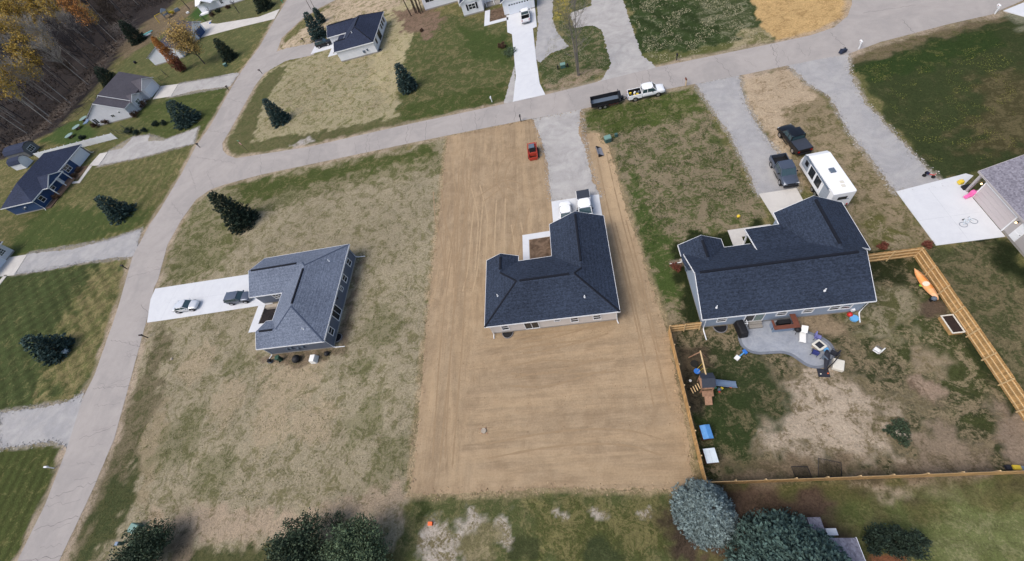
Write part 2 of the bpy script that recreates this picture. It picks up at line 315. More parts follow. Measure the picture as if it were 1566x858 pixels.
# lot in front: field of the grey house
FIELD = [(240, 440), (262, 372), (300, 310), (345, 278), (684, 212), (628, 760), (600, 880), (90, 880), (200, 590)]
zone(FIELD, (144, 133, 107), (110, 104, 72), 0.42, feather=0.6)
zone([(345, 278), (684, 212), (680, 262), (520, 290), (390, 330), (330, 420), (250, 435), (262, 372), (300, 310)], (128, 119, 90), (88, 90, 52), 0.5, feather=3)
zone([(360, 283), (500, 256), (660, 224), (662, 240), (500, 275), (380, 310)], (104, 100, 62), (70, 80, 38), 0.62, feather=2)
zone([(205, 590), (250, 500), (262, 520), (236, 640), (190, 760), (150, 880), (92, 880), (150, 720)], (108, 98, 74), (80, 80, 50), 0.42, feather=2.5)
zone([(232, 640), (252, 600), (248, 700), (215, 780), (205, 760)], (140, 126, 98), (96, 92, 56), 0.3, feather=1.5)
zone([(150, 760), (212, 700), (200, 780), (150, 858), (110, 880)], (76, 78, 46), (62, 70, 40), 0.5, feather=2)
for u, v, r in ((430, 600, 4.5), (470, 560, 3.5), (350, 610, 3), (300, 560, 3), (480, 640, 3), (420, 650, 3)): blob(u, v, r, (154, 138, 110), (124, 114, 82), 0.3, amt=0.8)
for u, v, r in ((270, 680, 3.5), (330, 720, 3), (300, 640, 2.5), (360, 560, 2.2), (560, 640, 3), (580, 500, 3), (600, 700, 3), (290, 400, 3), (330, 395, 2), (440, 300, 3), (560, 560, 2)): blob(u, v, r, (112, 108, 76), (86, 88, 52), 0.5, amt=0.6)
zone([(224, 792), (300, 778), (420, 790), (620, 740), (628, 790), (560, 790), (430, 830), (320, 838), (236, 815)], (156, 138, 114), (116, 104, 76), 0.3, feather=1.5)
zone([(300, 840), (440, 834), (640, 836), (640, 900), (280, 900)], (82, 82, 50), (64, 70, 40), 0.4, feather=1)
blob(280, 835, 2.0, (118, 104, 84), (94, 84, 66), 0.4)
zone([(392, 536), (520, 532), (546, 395), (552, 400), (530, 545), (430, 560), (395, 548)], (120, 104, 84), (92, 84, 62), 0.4, feather=0.8)
# rear strip below the bare lot
zone([(628, 752), (1060, 745), (1085, 740), (1120, 900), (600, 900)], (76, 82, 46), (104, 100, 64), 0.4, feather=0.5)
zone([(820, 760), (1040, 756), (1060, 830), (900, 880), (800, 870)], (74, 78, 40), (108, 102, 62), 0.5, feather=3)
for u, v, rx, ry in ((655, 822, 1.3, 2.2), (676, 840, 1.5, 2), (720, 820, 2.2, 2), (770, 818, 1.1, 1.6), (985, 788, .6, .5), (855, 780, .7, .5), (918, 784, .6, .5), (665, 862, 1.2, 1)): blob(u, v, rx, (168, 158, 144), (112, 102, 72), 0.5, ry=ry)
blob(735, 832, 2.2, (104, 98, 66), (130, 120, 88), 0.4, ry=1.8); blob(800, 840, 1.6, (58, 64, 36), (70, 74, 44), 0.35)
blob(925, 845, 1.6, (58, 66, 38), (70, 76, 46), 0.3); blob(640, 770, 1.2, (52, 62, 30), (66, 70, 40), 0.3); blob(1080, 800, 4, (74, 62, 50), (54, 46, 36), 0.5)  # last blob: brown mulch plus painted shade under the blue spruce
zone([(1085, 745), (1700, 712), (1800, 900), (1060, 900)], (86, 86, 48), (104, 98, 60), 0.42, feather=0.5)
zone([(1085, 745), (1260, 738), (1290, 780), (1280, 830), (1240, 860), (1080, 860)], (92, 74, 60), (78, 64, 50), 0.45, feather=1.8)
zone([(1290, 745), (1700, 722), (1700, 760), (1330, 775)], (84, 78, 52), (70, 68, 42), 0.5, feather=1.5)
zone([(1300, 765), (1700, 745), (1700, 900), (1330, 900)], (86, 94, 50), (108, 108, 66), 0.42, feather=3)
zone([(1420, 790), (1700, 760), (1700, 880), (1440, 880)], (98, 104, 60), (120, 120, 80), 0.45, feather=3)
stripes([(1090, 750), (1700, 725), (1700, 900), (1090, 900)], 1.45, 1.6, 0.09)
zone([(1318, 845), (1385, 838), (1400, 870), (1320, 870)], (132, 84, 58), (112, 72, 50), 0.4)
# fenced back yard
YARD = [(7.6, 4.6), (34.8, 4.6), (34.8, 26.3), (7.6, 26.3)]
zone(YARD, (54, 60, 34), (124, 110, 84), 0.5, feather=0.3, px=False, warp=0.3)
zone([(1150, 560), (1300, 540), (1400, 640), (1440, 716), (1340, 716), (1120, 705), (1110, 650)], (134, 119, 96), (88, 82, 54), 0.45, feather=5)
zone([(1200, 590), (1280, 570), (1330, 640), (1390, 700), (1340, 716), (1180, 700), (1160, 650)], (166, 150, 128), (116, 102, 76), 0.36, feather=4.5)
zone([(1110, 680), (1200, 690), (1400, 712), (1566, 700), (1566, 720), (1085, 738)], (116, 100, 78), (88, 78, 56), 0.45, feather=1.5)
zone([(1496, 598), (1520, 605), (1600, 660), (1600, 720), (1540, 716), (1512, 650)], (134, 118, 100), (112, 96, 78), 0.35, feather=0.7)
zone([(1300, 480), (1400, 400), (1440, 470), (1520, 580), (1480, 640), (1400, 580), (1330, 540)], (62, 68, 36), (124, 112, 84), 0.4, feather=3)
blob(1425, 598, 1.4, (140, 120, 100), (110, 92, 74), 0.4, ry=1.6); blob(1425, 468, 1.4, (88, 74, 60), (76, 64, 50), 0.4, ry=.9); blob(1250, 500, 3, (140, 122, 96), (112, 98, 76), 0.4, ry=1.4)
blob(1340, 470, 3.5, (134, 124, 98), (84, 84, 50), 0.5); blob(1425, 548, 1.6, (130, 116, 92), (110, 98, 70), 0.4); blob(1455, 690, 2.4, (128, 112, 92), (104, 92, 70), 0.4)
blob(1130, 590, 4, (52, 62, 34), (98, 90, 64), 0.35); blob(1100, 650, 3.5, (50, 62, 32), (100, 92, 64), 0.35); blob(1055, 590, 2, (46, 44, 34), (74, 66, 50), 0.5, ry=2.6); blob(1060, 545, 1.8, (66, 58, 44), (88, 76, 58), 0.5)
blob(1290, 410, 1, (70, 70, 44), (100, 90, 66), 0.4); blob(1345, 410, 2.2, (44, 50, 28), (92, 86, 62), 0.3)
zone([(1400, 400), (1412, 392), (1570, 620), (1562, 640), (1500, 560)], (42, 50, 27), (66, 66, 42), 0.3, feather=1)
# strip between bare lot and the navy-roofed house
zone([(888, 168), (1062, 130), (1165, 300), (1185, 330), (1035, 380), (1045, 500), (1020, 500), (984, 400), (950, 300), (888, 204)], (76, 84, 44), (126, 113, 88), 0.55, feather=0.5)
zone([(890, 172), (1050, 135), (1075, 170), (960, 200), (905, 200)], (70, 82, 36), (110, 104, 70), 0.38, feather=1.5)
zone([(960, 260), (985, 300), (1035, 390), (1040, 480), (1010, 460), (985, 390)], (64, 80, 36), (104, 100, 66), 0.35, feather=1.5)
zone([(1030, 375), (1066, 350), (1130, 362), (1160, 340), (1175, 385), (1070, 410), (1075, 500), (1042, 494)], (36, 44, 22), (54, 58, 32), 0.3, feather=1)  # dark lush grass, with the shade beside the house painted into its colour
blob(1035, 402, 1.2, (120, 108, 90), (90, 80, 62), 0.4, ry=.6)
# plot between the two gravel drives
zone([(1127, 117), (1215, 105), (1290, 190), (1372, 292), (1431, 378), (1330, 384), (1290, 310), (1220, 288), (1160, 200)], (138, 122, 94), (98, 92, 58), 0.42, feather=0.5)
zone([(1127, 117), (1210, 105), (1250, 150), (1200, 165), (1220, 288), (1187, 233), (1140, 160)], (172, 152, 124), (140, 120, 92), 0.35, feather=1)
zone([(1310, 330), (1340, 320), (1420, 378), (1340, 384)], (94, 92, 50), (140, 126, 98), 0.45, feather=1)
# right-hand lawns
zone([(1296, 84), (1566, 20), (1700, 0), (1700, 260), (1500, 262), (1440, 280), (1410, 258)], (54, 63, 34), (76, 74, 46), 0.26, feather=0.8)
zone([(1310, 100), (1520, 40), (1540, 70), (1330, 132)], (46, 62, 28), (84, 84, 46), 0.28, feather=1.5)
zone([(1500, 110), (1700, 90), (1700, 250), (1480, 230)], (70, 66, 40), (92, 84, 56), 0.45, feather=4)
zone([(1296, 84), (1447, 40), (1529, 18), (1534, 30), (1450, 55), (1300, 98)], (104, 92, 68), (82, 80, 46), 0.4, feather=.8)
zone([(1545, 18), (1700, 10), (1700, 60), (1566, 48)], (122, 120, 98), (90, 92, 62), 0.4, feather=1)
zone([(1431, 378), (1536, 362), (1700, 560), (1700, 700), (1566, 620), (1412, 388)], (70, 74, 44), (108, 98, 70), 0.48, feather=0.5)
zone([(1510, 372), (1536, 362), (1700, 560), (1660, 560), (1566, 440)], (34, 42, 22), (54, 56, 34), 0.3, feather=1.6)  # dark grass; shade at the foot of the edge house is painted in
# across the street
zone([(341, 221), (408, 108), (470, 85), (640, 10), (650, 0), (620, 200), (475, 225), (361, 242)], (150, 140, 108), (108, 106, 64), 0.4, feather=0.6)
zone([(345, 225), (352, 205), (395, 130), (415, 108), (440, 100), (400, 165), (385, 215), (470, 205), (640, 172), (640, 188), (361, 242)], (96, 92, 60), (80, 84, 48), 0.5, feather=1)
zone([(440, 222), (476, 209), (483, 214), (448, 227)], (160, 154, 146), (130, 124, 104), 0.35, feather=.7)
zone([(424, 77), (500, 12), (520, -10), (680, -10), (620, 20), (580, 20), (500, 40), (470, 90), (430, 80)], (176, 156, 130), (120, 112, 76), 0.42, feather=1)
zone([(590, 20), (640, -10), (640, 100), (600, 160), (560, 120)], (160, 148, 112), (118, 114, 70), 0.35, feather=2)
zone([(640, 14), (784, 40), (790, 110), (785, 156), (610, 188), (612, 120)], (74, 82, 44), (110, 102, 68), 0.4, feather=1)
zone([(600, 165), (770, 125), (780, 155), (620, 188)], (64, 76, 36), (96, 92, 56), 0.35, feather=1.2)
zone([(700, 40), (780, 55), (784, 100), (720, 90)], (62, 76, 36), (84, 88, 48), 0.3, feather=2)
zone([(600, 18), (660, 12), (680, 30), (655, 60), (620, 50)], (120, 98, 80), (98, 84, 64), 0.4, feather=2)
zone([(822, 90), (872, 72), (850, 40), (846, -20), (910, -20), (905, 9), (872, 20), (879, 43), (906, 38), (921, 46), (936, 96), (906, 128), (834, 146)], (62, 74, 38), (112, 104, 76), 0.4, feather=.7)
zone([(845, -20), (868, -20), (872, 40), (850, 30)], (150, 134, 60), (80, 84, 44), 0.5, feather=1)
zone([(834, 130), (880, 112), (925, 104), (930, 112), (840, 140)], (140, 122, 100), (94, 92, 58), 0.45, feather=.8)
zone([(952, -20), (1140, -20), (1185, 66), (1010, 102), (978, 84)], (48, 62, 30), (100, 104, 76), 0.27, feather=.8)
stripes([(952, -20), (1140, -20), (1185, 66), (1010, 102), (978, 84)], 0.45, 3.2, 0.14)
zone([(1040, -20), (1140, -20), (1165, 40), (1120, 62), (1060, 10)], (62, 72, 40), (116, 116, 88), 0.42, feather=3)
zone([(985, 84), (1180, 55), (1185, 70), (1010, 104)], (84, 88, 46), (104, 100, 64), 0.4, feather=1)
zone([(1130, 50), (1160, 40), (1180, 66), (1120, 76)], (150, 138, 104), (100, 98, 58), 0.45, feather=1)
zone([(1138, -20), (1303, -20), (1300, 14), (1277, 42), (1186, 66), (1165, 40)], (186, 152, 98), (160, 128, 80), 0.4, feather=.5)

SOIL = [(684, 209), (812, 183), (888, 168), (889, 203), (916, 205), (932, 226), (956, 315), (984, 400), (1004, 462), (1022, 515), (1046, 640), (1062, 742), (1040, 749), (850, 745), (760, 752), (628, 756), (640, 640), (652, 500), (664, 390), (676, 290)]
ROAD = [(-20, 940), (26.6, 858), (70, 770), (103, 684), (128, 606), (145, 573), (179, 476), (203, 392), (228, 345), (242, 325), (277, 267), (300, 223), (322, 192), (354, 134), (370, 108), (396, 73), (421, 29), (435.5, 6), (460, -40),
        (545, -40), (513, 0), (489, 12), (463, 28), (431, 58), (424, 77), (408, 108), (390, 131), (351, 201), (340, 219), (341, 230), (348, 237.5), (361, 242), (475, 224), (620, 191), (783, 156.5), (834, 145), (923, 123), (1008, 102), (1180, 67), (1240, 54), (1275.5, 42), (1296, 25), (1303, 6), (1302, -30), (1600, -60),
        (1640, -20), (1566, 0), (1529, 16), (1517, 22), (1447, 38), (1348, 64), (1296, 83), (1240, 93), (1127, 116.5), (1017, 137), (888, 167.5), (812, 182), (681, 208), (620, 220.5), (500, 246), (400, 267), (345, 282), (322, 290), (300, 305), (277, 337), (256, 375), (242, 427), (236, 440), (224, 491), (209, 546), (197, 591), (175, 671), (140.6, 752), (90.6, 858), (50, 940)]
GRV = [[(815, 181), (828, 215.6), (837, 250), (842.5, 307), (920, 302), (900, 248), (888, 166)], [(1064, 128), (1086, 163), (1116, 204), (1139, 250), (1160, 299), (1222, 293), (1187, 233), (1162, 198), (1139, 157), (1130, 115)], [(1203, 99), (1235, 128), (1270, 149), (1300, 205), (1338, 250), (1370, 294), (1446, 284), (1409.6, 250), (1372, 210), (1322, 157), (1299, 111), (1297, 80)], [(150, 254), (166, 231), (204, 209), (229, 206), (250.6, 214.6), (303, 195), (296, 220), (215.6, 241)], [(22, 420), (42, 388), (163, 367.5), (216, 350), (208, 393), (131, 401)], [(0, 631), (103, 615.5), (128, 600), (122, 690), (84, 675), (0, 686)], [(259, 149), (273, 128), (366, 112), (352, 132)]]
for g_ in GRV:
    gp_ = ats(g_); xs = [p[0] for p in gp_]; ys = [p[1] for p in gp_]; i = np.where((X > min(xs) - 2) & (X < max(xs) + 2) & (Y > min(ys) - 2) & (Y < max(ys) + 2))[0]
    w = ragged(np.clip((.9 + sdist(gp_, X[i], Y[i])) / 1.0, 0, 1), i)[:, None] * .8; A[i] = A[i] * (1 - w) + np.array([*C(150, 142, 128), 1]) * w; B[i] = B[i] * (1 - w) + np.array([*C(128, 118, 100), 1]) * w
# worn shoulders beside the carriageway
RP = ats(ROAD); i = np.where((X > -110) & (X < 75) & (Y > -12) & (Y < 175))[0]
dR = -sdist(RP, X[i], Y[i]); w = np.clip((1.25 + wx[i] * 1.6 - dR) / 0.7, 0, 1) * np.where(dR > -3, 1, 0) * np.clip(0.35 + fbm(X[i] * .2, Y[i] * .2, 3) * 1.0, 0, 1)
w = (w * 0.85)[:, None]; A[i] = A[i] * (1 - w) + np.array([*C(168, 152, 134), 1]) * w; B[i] = B[i] * (1 - w) + np.array([*C(132, 118, 98), 1]) * w
SP = ats(SOIL); i = np.where((X > -35) & (X < 16) & (Y > 0) & (Y < 75))[0]; dS = -sdist(SP, X[i], Y[i]); w = ragged(np.clip((1.1 - dS) / 1.1, 0, 1), i)[:, None] * .8
A[i] = A[i] * (1 - w) + np.array([*C(158, 140, 112), 1]) * w; B[i] = B[i] * (1 - w) + np.array([*C(120, 108, 82), 1]) * w
# broad mottling
q = (0.86 + 0.28 * fbm(X * 0.12, Y * 0.12, 4))[:, None]; A[:, :3] *= q; B[:, :3] *= q

me = bpy.data.meshes.new('ground')
me.vertices.add(NX * NY); co = np.empty((NX * NY, 3), np.float32); co[:, 0] = X; co[:, 1] = Y; co[:, 2] = 0; me.vertices.foreach_set('co', co.ravel())
ii = (np.arange(NY - 1)[:, None] * NX + np.arange(NX - 1)[None, :]).ravel(); qd = np.stack([ii, ii + 1, ii + NX + 1, ii + NX], 1).astype(np.int32)
me.loops.add(qd.size); me.loops.foreach_set('vertex_index', qd.ravel()); me.polygons.add(len(qd)); me.polygons.foreach_set('loop_start', np.arange(0, qd.size, 4, dtype=np.int32))
try: me.polygons.foreach_set('loop_total', np.full(len(qd), 4, np.int32))
except Exception: pass
me.update(calc_edges=True)
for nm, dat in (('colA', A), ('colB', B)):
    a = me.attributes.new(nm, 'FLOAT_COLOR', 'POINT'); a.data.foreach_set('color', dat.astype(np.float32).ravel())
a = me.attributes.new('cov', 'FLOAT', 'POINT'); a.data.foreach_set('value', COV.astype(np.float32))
gm = bpy.data.materials.new('lawn_and_bare_earth'); gm.use_nodes = True; n = gm.node_tree.nodes; l = gm.node_tree.links; p = n['Principled BSDF']
p.inputs['Roughness'].default_value = 1.0; p.inputs['Specular IOR Level'].default_value = 0.05
aA = n.new('ShaderNodeAttribute'); aA.attribute_name = 'colA'; aB = n.new('ShaderNodeAttribute'); aB.attribute_name = 'colB'; aC = n.new('ShaderNodeAttribute'); aC.attribute_name = 'cov'
tc = n.new('ShaderNodeTexCoord')
def noise(sc, det=6, rough=0.7, dist=0.0, vec=None):
    z = n.new('ShaderNodeTexNoise'); z.inputs['Scale'].default_value = sc; z.inputs['Detail'].default_value = det; z.inputs['Roughness'].default_value = rough; z.inputs['Distortion'].default_value = dist
    l.new(vec or tc.outputs['Object'], z.inputs['Vector']); return z.outputs[0]
def math_(op, a, b, c=None, clamp=False):
    z = n.new('ShaderNodeMath'); z.operation = op; z.use_clamp = clamp
    for k, q in enumerate((a, b, c)):
        if q is None: continue
        if isinstance(q, (int, float)): z.inputs[k].default_value = q
        else: l.new(q, z.inputs[k])
    return z.outputs[0]
def rng_(v, a, b, c=0.0, d=1.0):
    z = n.new('ShaderNodeMapRange'); l.new(v, z.inputs[0])
    for k, q in zip((1, 2, 3, 4), (a, b, c, d)): z.inputs[k].default_value = q
    return z.outputs[0]
n1 = noise(0.55, 9, 0.74, 0.9); n2 = noise(3.2, 5, 0.8)
nn = math_('ADD', math_('MULTIPLY', n1, 0.62), math_('MULTIPLY', n2, 0.38))
nn = rng_(nn, 0.36, 0.64)                                  # about even over 0..1
fac = math_('MULTIPLY', math_('SUBTRACT', math_('ADD', aC.outputs['Fac'], 0.10), nn), 4.0, clamp=False); fac = math_('ADD', fac, 0.1, clamp=True)
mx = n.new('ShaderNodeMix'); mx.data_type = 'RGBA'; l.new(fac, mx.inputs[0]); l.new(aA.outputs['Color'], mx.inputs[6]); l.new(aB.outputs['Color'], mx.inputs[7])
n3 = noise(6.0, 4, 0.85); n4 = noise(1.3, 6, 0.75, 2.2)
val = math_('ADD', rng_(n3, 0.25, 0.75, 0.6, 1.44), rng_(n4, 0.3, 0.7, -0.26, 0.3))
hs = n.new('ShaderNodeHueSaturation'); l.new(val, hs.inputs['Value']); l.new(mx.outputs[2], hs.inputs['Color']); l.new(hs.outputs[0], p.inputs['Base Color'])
bp = n.new('ShaderNodeBump'); bp.inputs['Strength'].default_value = 0.7; bp.inputs['Distance'].default_value = 0.12; l.new(nn, bp.inputs['Height']); l.new(bp.outputs[0], p.inputs['Normal'])
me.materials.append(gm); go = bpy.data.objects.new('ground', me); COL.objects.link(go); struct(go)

# ------------------------------------------------------------------ sheets laid on the ground
def sheet(name, pts, z, m, jit=0.0, px=True, thick=0.0, step=0.22, freq=1.6):
    P = ats(pts) if px else pts; out = []
    for k in range(len(P)):
        a = np.array(P[k]); b = np.array(P[(k + 1) % len(P)]); L = np.linalg.norm(b - a); ns = max(1, int(L / step)) if jit else 1
        ns = min(ns, 400); t = (b - a) / max(L, 1e-6); nr = np.array([t[1], -t[0]])
        for j in range(ns):
            q = a + (b - a) * j / ns
            if jit: q = q + nr * jit * (2.0 * (float(fbm(np.array([q[0] * freq]), np.array([q[1] * freq]), 5)[0]) - 0.5) + random.uniform(-.3, .3))
            out.append((float(q[0]), float(q[1])))
    bm = bmesh.new(); vs = [bm.verts.new((x, y, z)) for x, y in out]
    for tri in tessellate_polygon([[Vector((x, y, 0)) for x, y in out]]):
        try: bm.faces.new([vs[k] for k in tri])
        except ValueError: pass
    bm.normal_update()
    for f in bm.faces:
        if f.normal.z < 0: f.normal_flip()
    if thick:
        g = bmesh.ops.extrude_edge_only(bm, edges=[e for e in bm.edges if e.is_boundary])
        for v in [q for q in g['geom'] if isinstance(q, bmesh.types.BMVert)]: v.co.z = z - thick
    me = bpy.data.meshes.new(name); bm.to_mesh(me); bm.free(); me.materials.append(m); o = bpy.data.objects.new(name, me); COL.objects.link(o); return struct(o)

def ground_mat(name, c1, c2, c3, s1=0.35, s2=4.0, streak=None, bump=0.4, lo=0.42, hi=0.6, vv=0.13):
    m = bpy.data.materials.new(name); m.use_nodes = True; global n, l
    n = m.node_tree.nodes; l = m.node_tree.links; p = n['Principled BSDF']; p.inputs['Roughness'].default_value = 0.95; p.inputs['Specular IOR Level'].default_value = 0.1
    global tc; tc = n.new('ShaderNodeTexCoord')
    a = noise(s1, 8, 0.7, 0.8); b = noise(s2, 5, 0.8)
    m1 = n.new('ShaderNodeMix'); m1.data_type = 'RGBA'; l.new(rng_(a, lo, hi), m1.inputs[0]); m1.inputs[6].default_value = (*c1, 1); m1.inputs[7].default_value = (*c2, 1)
    col = m1.outputs[2]
    if streak:
        def st(scale, lo2, hi2):
            mp = n.new('ShaderNodeMapping'); mp.inputs['Scale'].default_value = scale; l.new(tc.outputs['Object'], mp.inputs[0])
            return rng_(noise(1.0, 7, 0.7, 0.5, mp.outputs[0]), lo2, hi2)
        sx = n.new('ShaderNodeSeparateXYZ'); l.new(tc.outputs['Object'], sx.inputs[0])
        v = math_('ADD', math_('MULTIPLY', st((3.6, 0.3, 1), 0.42, 0.72), .5), math_('MULTIPLY', st((1.2, 0.08, 1), 0.42, 0.7), .5)); h = math_('ADD', math_('MULTIPLY', st((0.3, 3.6, 1), 0.42, 0.72), .5), math_('MULTIPLY', st((0.08, 1.3, 1), 0.42, 0.7), .5))
        wob = math_('MULTIPLY', math_('SUBTRACT', noise(0.25, 3, 0.5), 0.5), 8)
        isv = math_('MAXIMUM', rng_(math_('ADD', sx.outputs[0], wob), -15.5, -16.5), rng_(math_('ADD', sx.outputs[1], wob), 22, 25))
        hm = math_('MULTIPLY', h, math_('SUBTRACT', 1.0, isv)); vm = math_('MULTIPLY', v, isv); sf = math_('MULTIPLY', math_('MULTIPLY', math_('MAXIMUM', hm, vm), rng_(noise(0.16, 4, 0.6), 0.35, 0.62, 0.35, 1.0)), 0.8)
        m2 = n.new('ShaderNodeMix'); m2.data_type = 'RGBA'; l.new(sf, m2.inputs[0]); l.new(col, m2.inputs[6]); m2.inputs[7].default_value = (*c3, 1); col = m2.outputs[2]
        # paler dry patches towards the street, darker damp clods elsewhere
        trk = math_('MULTIPLY', rng_(math_('ADD', sx.outputs[0], math_('MULTIPLY', wob, .15)), 2.6, 4.2), rng_(sx.outputs[1], 26, 38)); dp = math_('MAXIMUM', math_('MULTIPLY', math_('ADD', math_('MULTIPLY', st((0.5, 0.05, 1), 0.45, 0.66), isv), math_('MULTIPLY', st((0.05, 0.5, 1), 0.45, 0.66), math_('SUBTRACT', 1.0, isv))), 0.6), math_('MULTIPLY', trk, .8))
        m3 = n.new('ShaderNodeMix'); m3.data_type = 'RGBA'; l.new(dp, m3.inputs[0]); l.new(col, m3.inputs[6]); m3.inputs[7].default_value = (*streak, 1); col = m3.outputs[2]
    hs = n.new('ShaderNodeHueSaturation'); l.new(math_('ADD', rng_(b, 0.25, 0.75, 1 - vv, 1 + vv), rng_(noise(0.8, 4, 0.6), 0.3, 0.7, -vv * .5, vv * .5)), hs.inputs['Value']); l.new(col, hs.inputs['Color']); l.new(hs.outputs[0], p.inputs['Base Color'])
    bp = n.new('ShaderNodeBump'); bp.inputs['Strength'].default_value = bump; bp.inputs['Distance'].default_value = 0.06; l.new(b, bp.inputs['Height']); l.new(bp.outputs[0], p.inputs['Normal'])
    return m
m_soil = ground_mat('graded_soil', C(157, 138, 112), C(145, 126, 101), C(116, 97, 76), s1=0.35, s2=5, streak=C(174, 151, 120), vv=.16)
m_gravel = ground_mat('crushed_gravel', C(152, 151, 151), C(163, 161, 159), None, s1=0.3, s2=8, vv=.15, bump=0.5)
m_gravel2 = ground_mat('pale_gravel', C(170, 167, 163), C(156, 153, 150), None, s1=0.25, s2=7, vv=.14, bump=0.5)
m_road = ground_mat('weathered_asphalt', C(162, 156, 151), C(152, 147, 143), None, s1=0.12, s2=8, bump=0.15, vv=.08)
m_conc = ground_mat('new_concrete', C(203, 205, 207), C(198, 200, 203), None, s1=0.4, s2=6, bump=0.08, vv=0.035)
m_conc2 = ground_mat('warm_concrete', C(196, 192, 185), C(186, 182, 176), None, s1=0.3, s2=6, bump=0.08, vv=0.035)
m_patio = ground_mat('stamped_patio_concrete', C(138, 143, 151), C(154, 158, 164), None, s1=0.5, s2=5, bump=0.2)
m_patio2 = ground_mat('patio_border', C(108, 113, 122), C(120, 125, 132), None, s1=0.5, s2=5, bump=0.2)
m_sand = ground_mat('sandy_track', C(182, 161, 130), C(164, 143, 114), None, s1=0.3, s2=5)
m_mulch = ground_mat('dark_mulch', C(34, 32, 34), C(48, 44, 44), None, s1=1, s2=6)
m_bedsoil = ground_mat('mulched_bed_soil', C(112, 94, 78), C(78, 64, 52), None, s1=1, s2=6)
m_crack = mat('sealed_crack', C(112, 106, 106), rough=1)

sheet('soil', SOIL, 0.004, m_soil, jit=0.28)
sheet('road', ROAD, 0.020, m_road, jit=0.05, step=0.8)
G = lambda nm, pts, m, z=0.014, j=0.3: sheet(nm, pts, z, m, jit=j)
G('gravel_driveway', [(815, 181), (828, 215.6), (837, 250), (842.5, 307), (920, 302), (906, 275), (900, 248), (894, 223), (886, 204), (888, 166)], m_gravel2)
G('gravel_driveway', [(1064, 128), (1086, 163), (1116, 204), (1139, 250), (1160, 299), (1222, 293), (1187, 233), (1162, 198), (1139, 157), (1130, 115)], m_gravel)
G('gravel_driveway', [(1203, 99), (1226, 116), (1235, 128), (1270, 149), (1300, 205), (1338, 250), (1370, 294), (1446, 284), (1409.6, 250), (1372, 210), (1322, 157), (1299, 111), (1297, 80)], m_gravel)
G('gravel_driveway', [(150, 254), (166, 231), (186.5, 227), (204, 209), (229, 206), (226, 216), (250.6, 214.6), (303, 195), (296, 220), (262, 227.7), (215.6, 241)], m_gravel2)
G('gravel_driveway', [(22, 420), (42, 388), (108, 382), (163, 367.5), (216, 350), (208, 393), (180, 393), (131, 401), (75, 413)], m_gravel)
G('gravel_driveway', [(-60, 640), (0, 631), (66, 623), (103, 615.5), (128, 600), (122, 690), (103, 686), (84, 675), (37.5, 681), (-60, 690)], m_gravel)
G('gravel_driveway', [(259, 149), (273, 128), (320, 120), (355, 112), (366, 112), (352, 132), (300, 138)], m_gravel2)
G('asphalt_driveway', [(404, 112), (420, 80), (437, 74), (488, 64), (480, 84), (437, 93)], m_road)
G('gravel_parking_area', [(817, -20), (821, 0), (823, 41), (817, 88), (826, 96), (841, 82), (870.6, 71.4), (853, 52), (845, 29), (846, -20)], m_gravel)
G('gravel_driveway', [(872, 20), (904, 9), (905, -20), (944, -20), (952.4, 0), (981.6, 84.5), (1006, 104), (905, 130), (922, 121), (934.5, 97), (920, 46), (906, 38.5), (879, 43)], m_gravel2)
G('gravel_verge', [(770, 158), (787, 100), (789, 157)], m_gravel2, j=0.2)

def slab(name, pts, m=m_conc, px=True, z=0.07): return sheet(name, pts, z, m, px=px, thick=0.1)
slab('concrete_driveway', [(-53.0, 39.1), (-77.2, 39.3), (-76.9, 37.0), (-74.8, 32.15), (-69.6, 32.15), (-50, 32.35), (-50, 39.1)], px=False)
slab('front_walk', [(-51.3, 32.35), (-52.6, 32.35), (-52.6, 27.6), (-46.2, 27.6), (-46.2, 28.9), (-51.3, 28.9)], px=False)
slab('concrete_driveway', [(-4.6, 43.8), (2.5, 43.6), (2.5, 36.0), (-4.6, 36.0)], px=False)
slab('front_walk', [(-9.25, 38.15), (-4.6, 38.15), (-4.6, 37.15), (-8.3, 37.15), (-8.3, 31), (-9.25, 31)], px=False)
slab('concrete_driveway', [(1160.5, 297), (1217.6, 288), (1250, 345), (1195, 352)], m_conc2)
slab('front_walk', [(21.6, 33.6), (17.9, 33.6), (17.6, 33.6), (17.6, 29), (18.9, 29), (18.9, 32.3), (22.6, 32.3), (22.6, 33.6)], m_conc2, px=False)
slab('concrete_driveway', [(37.3, 35.7), (37.4, 27.4), (43.75, 27.4), (43.75, 35.0), (45.5, 36.3), (45.0, 36.8)], px=False)
slab('concrete_driveway', [(784.6, 156), (789, 116.5), (783, 52.4), (776, 49.5), (774.4, 20), (817.6, 5), (821, 40.8), (815, 43.7), (819.6, 87.4), (825.4, 128), (834, 145)])
slab('front_walk', [(-17.1, 110.8), (-17.1, 103.4), (-11.2, 103.4), (-11.2, 104.7), (-15.8, 104.7), (-15.8, 110.8)], px=False)
slab('concrete_driveway', [(-67.1, 113.5), (-66.9, 119.3), (-59.3, 119.2), (-59.3, 113.5)], px=False)
slab('front_walk', [(-60.6, 113.5), (-60.6, 109.2), (-55.2, 109.2), (-55.2, 110.2), (-59.4, 110.2), (-59.4, 113.5)], px=False)
slab('concrete_driveway', [(300, 56), (303, 37), (324, 31), (321, 36), (332, 36.6), (396, 26), (428, 14), (420, 29), (370, 41), (306, 58)], m_conc2)
slab('concrete_driveway', [(233.6, 152), (246, 132), (273, 128.7), (261.5, 147.5)], m_conc2)
slab('concrete_driveway', [(136, 254), (153, 235), (165, 233), (151.5, 253)], m_conc2)
slab('front_walk', [(137, 253), (142, 253), (122, 280), (110, 281), (112, 278), (120, 277)], m_conc2)
slab('concrete_driveway', [(-8, 424), (12, 394), (42, 389.4), (22, 421)], m_conc2)
slab('front_walk', [(7, 421), (12, 420.5), (-2, 438), (-8, 438)], m_conc2)
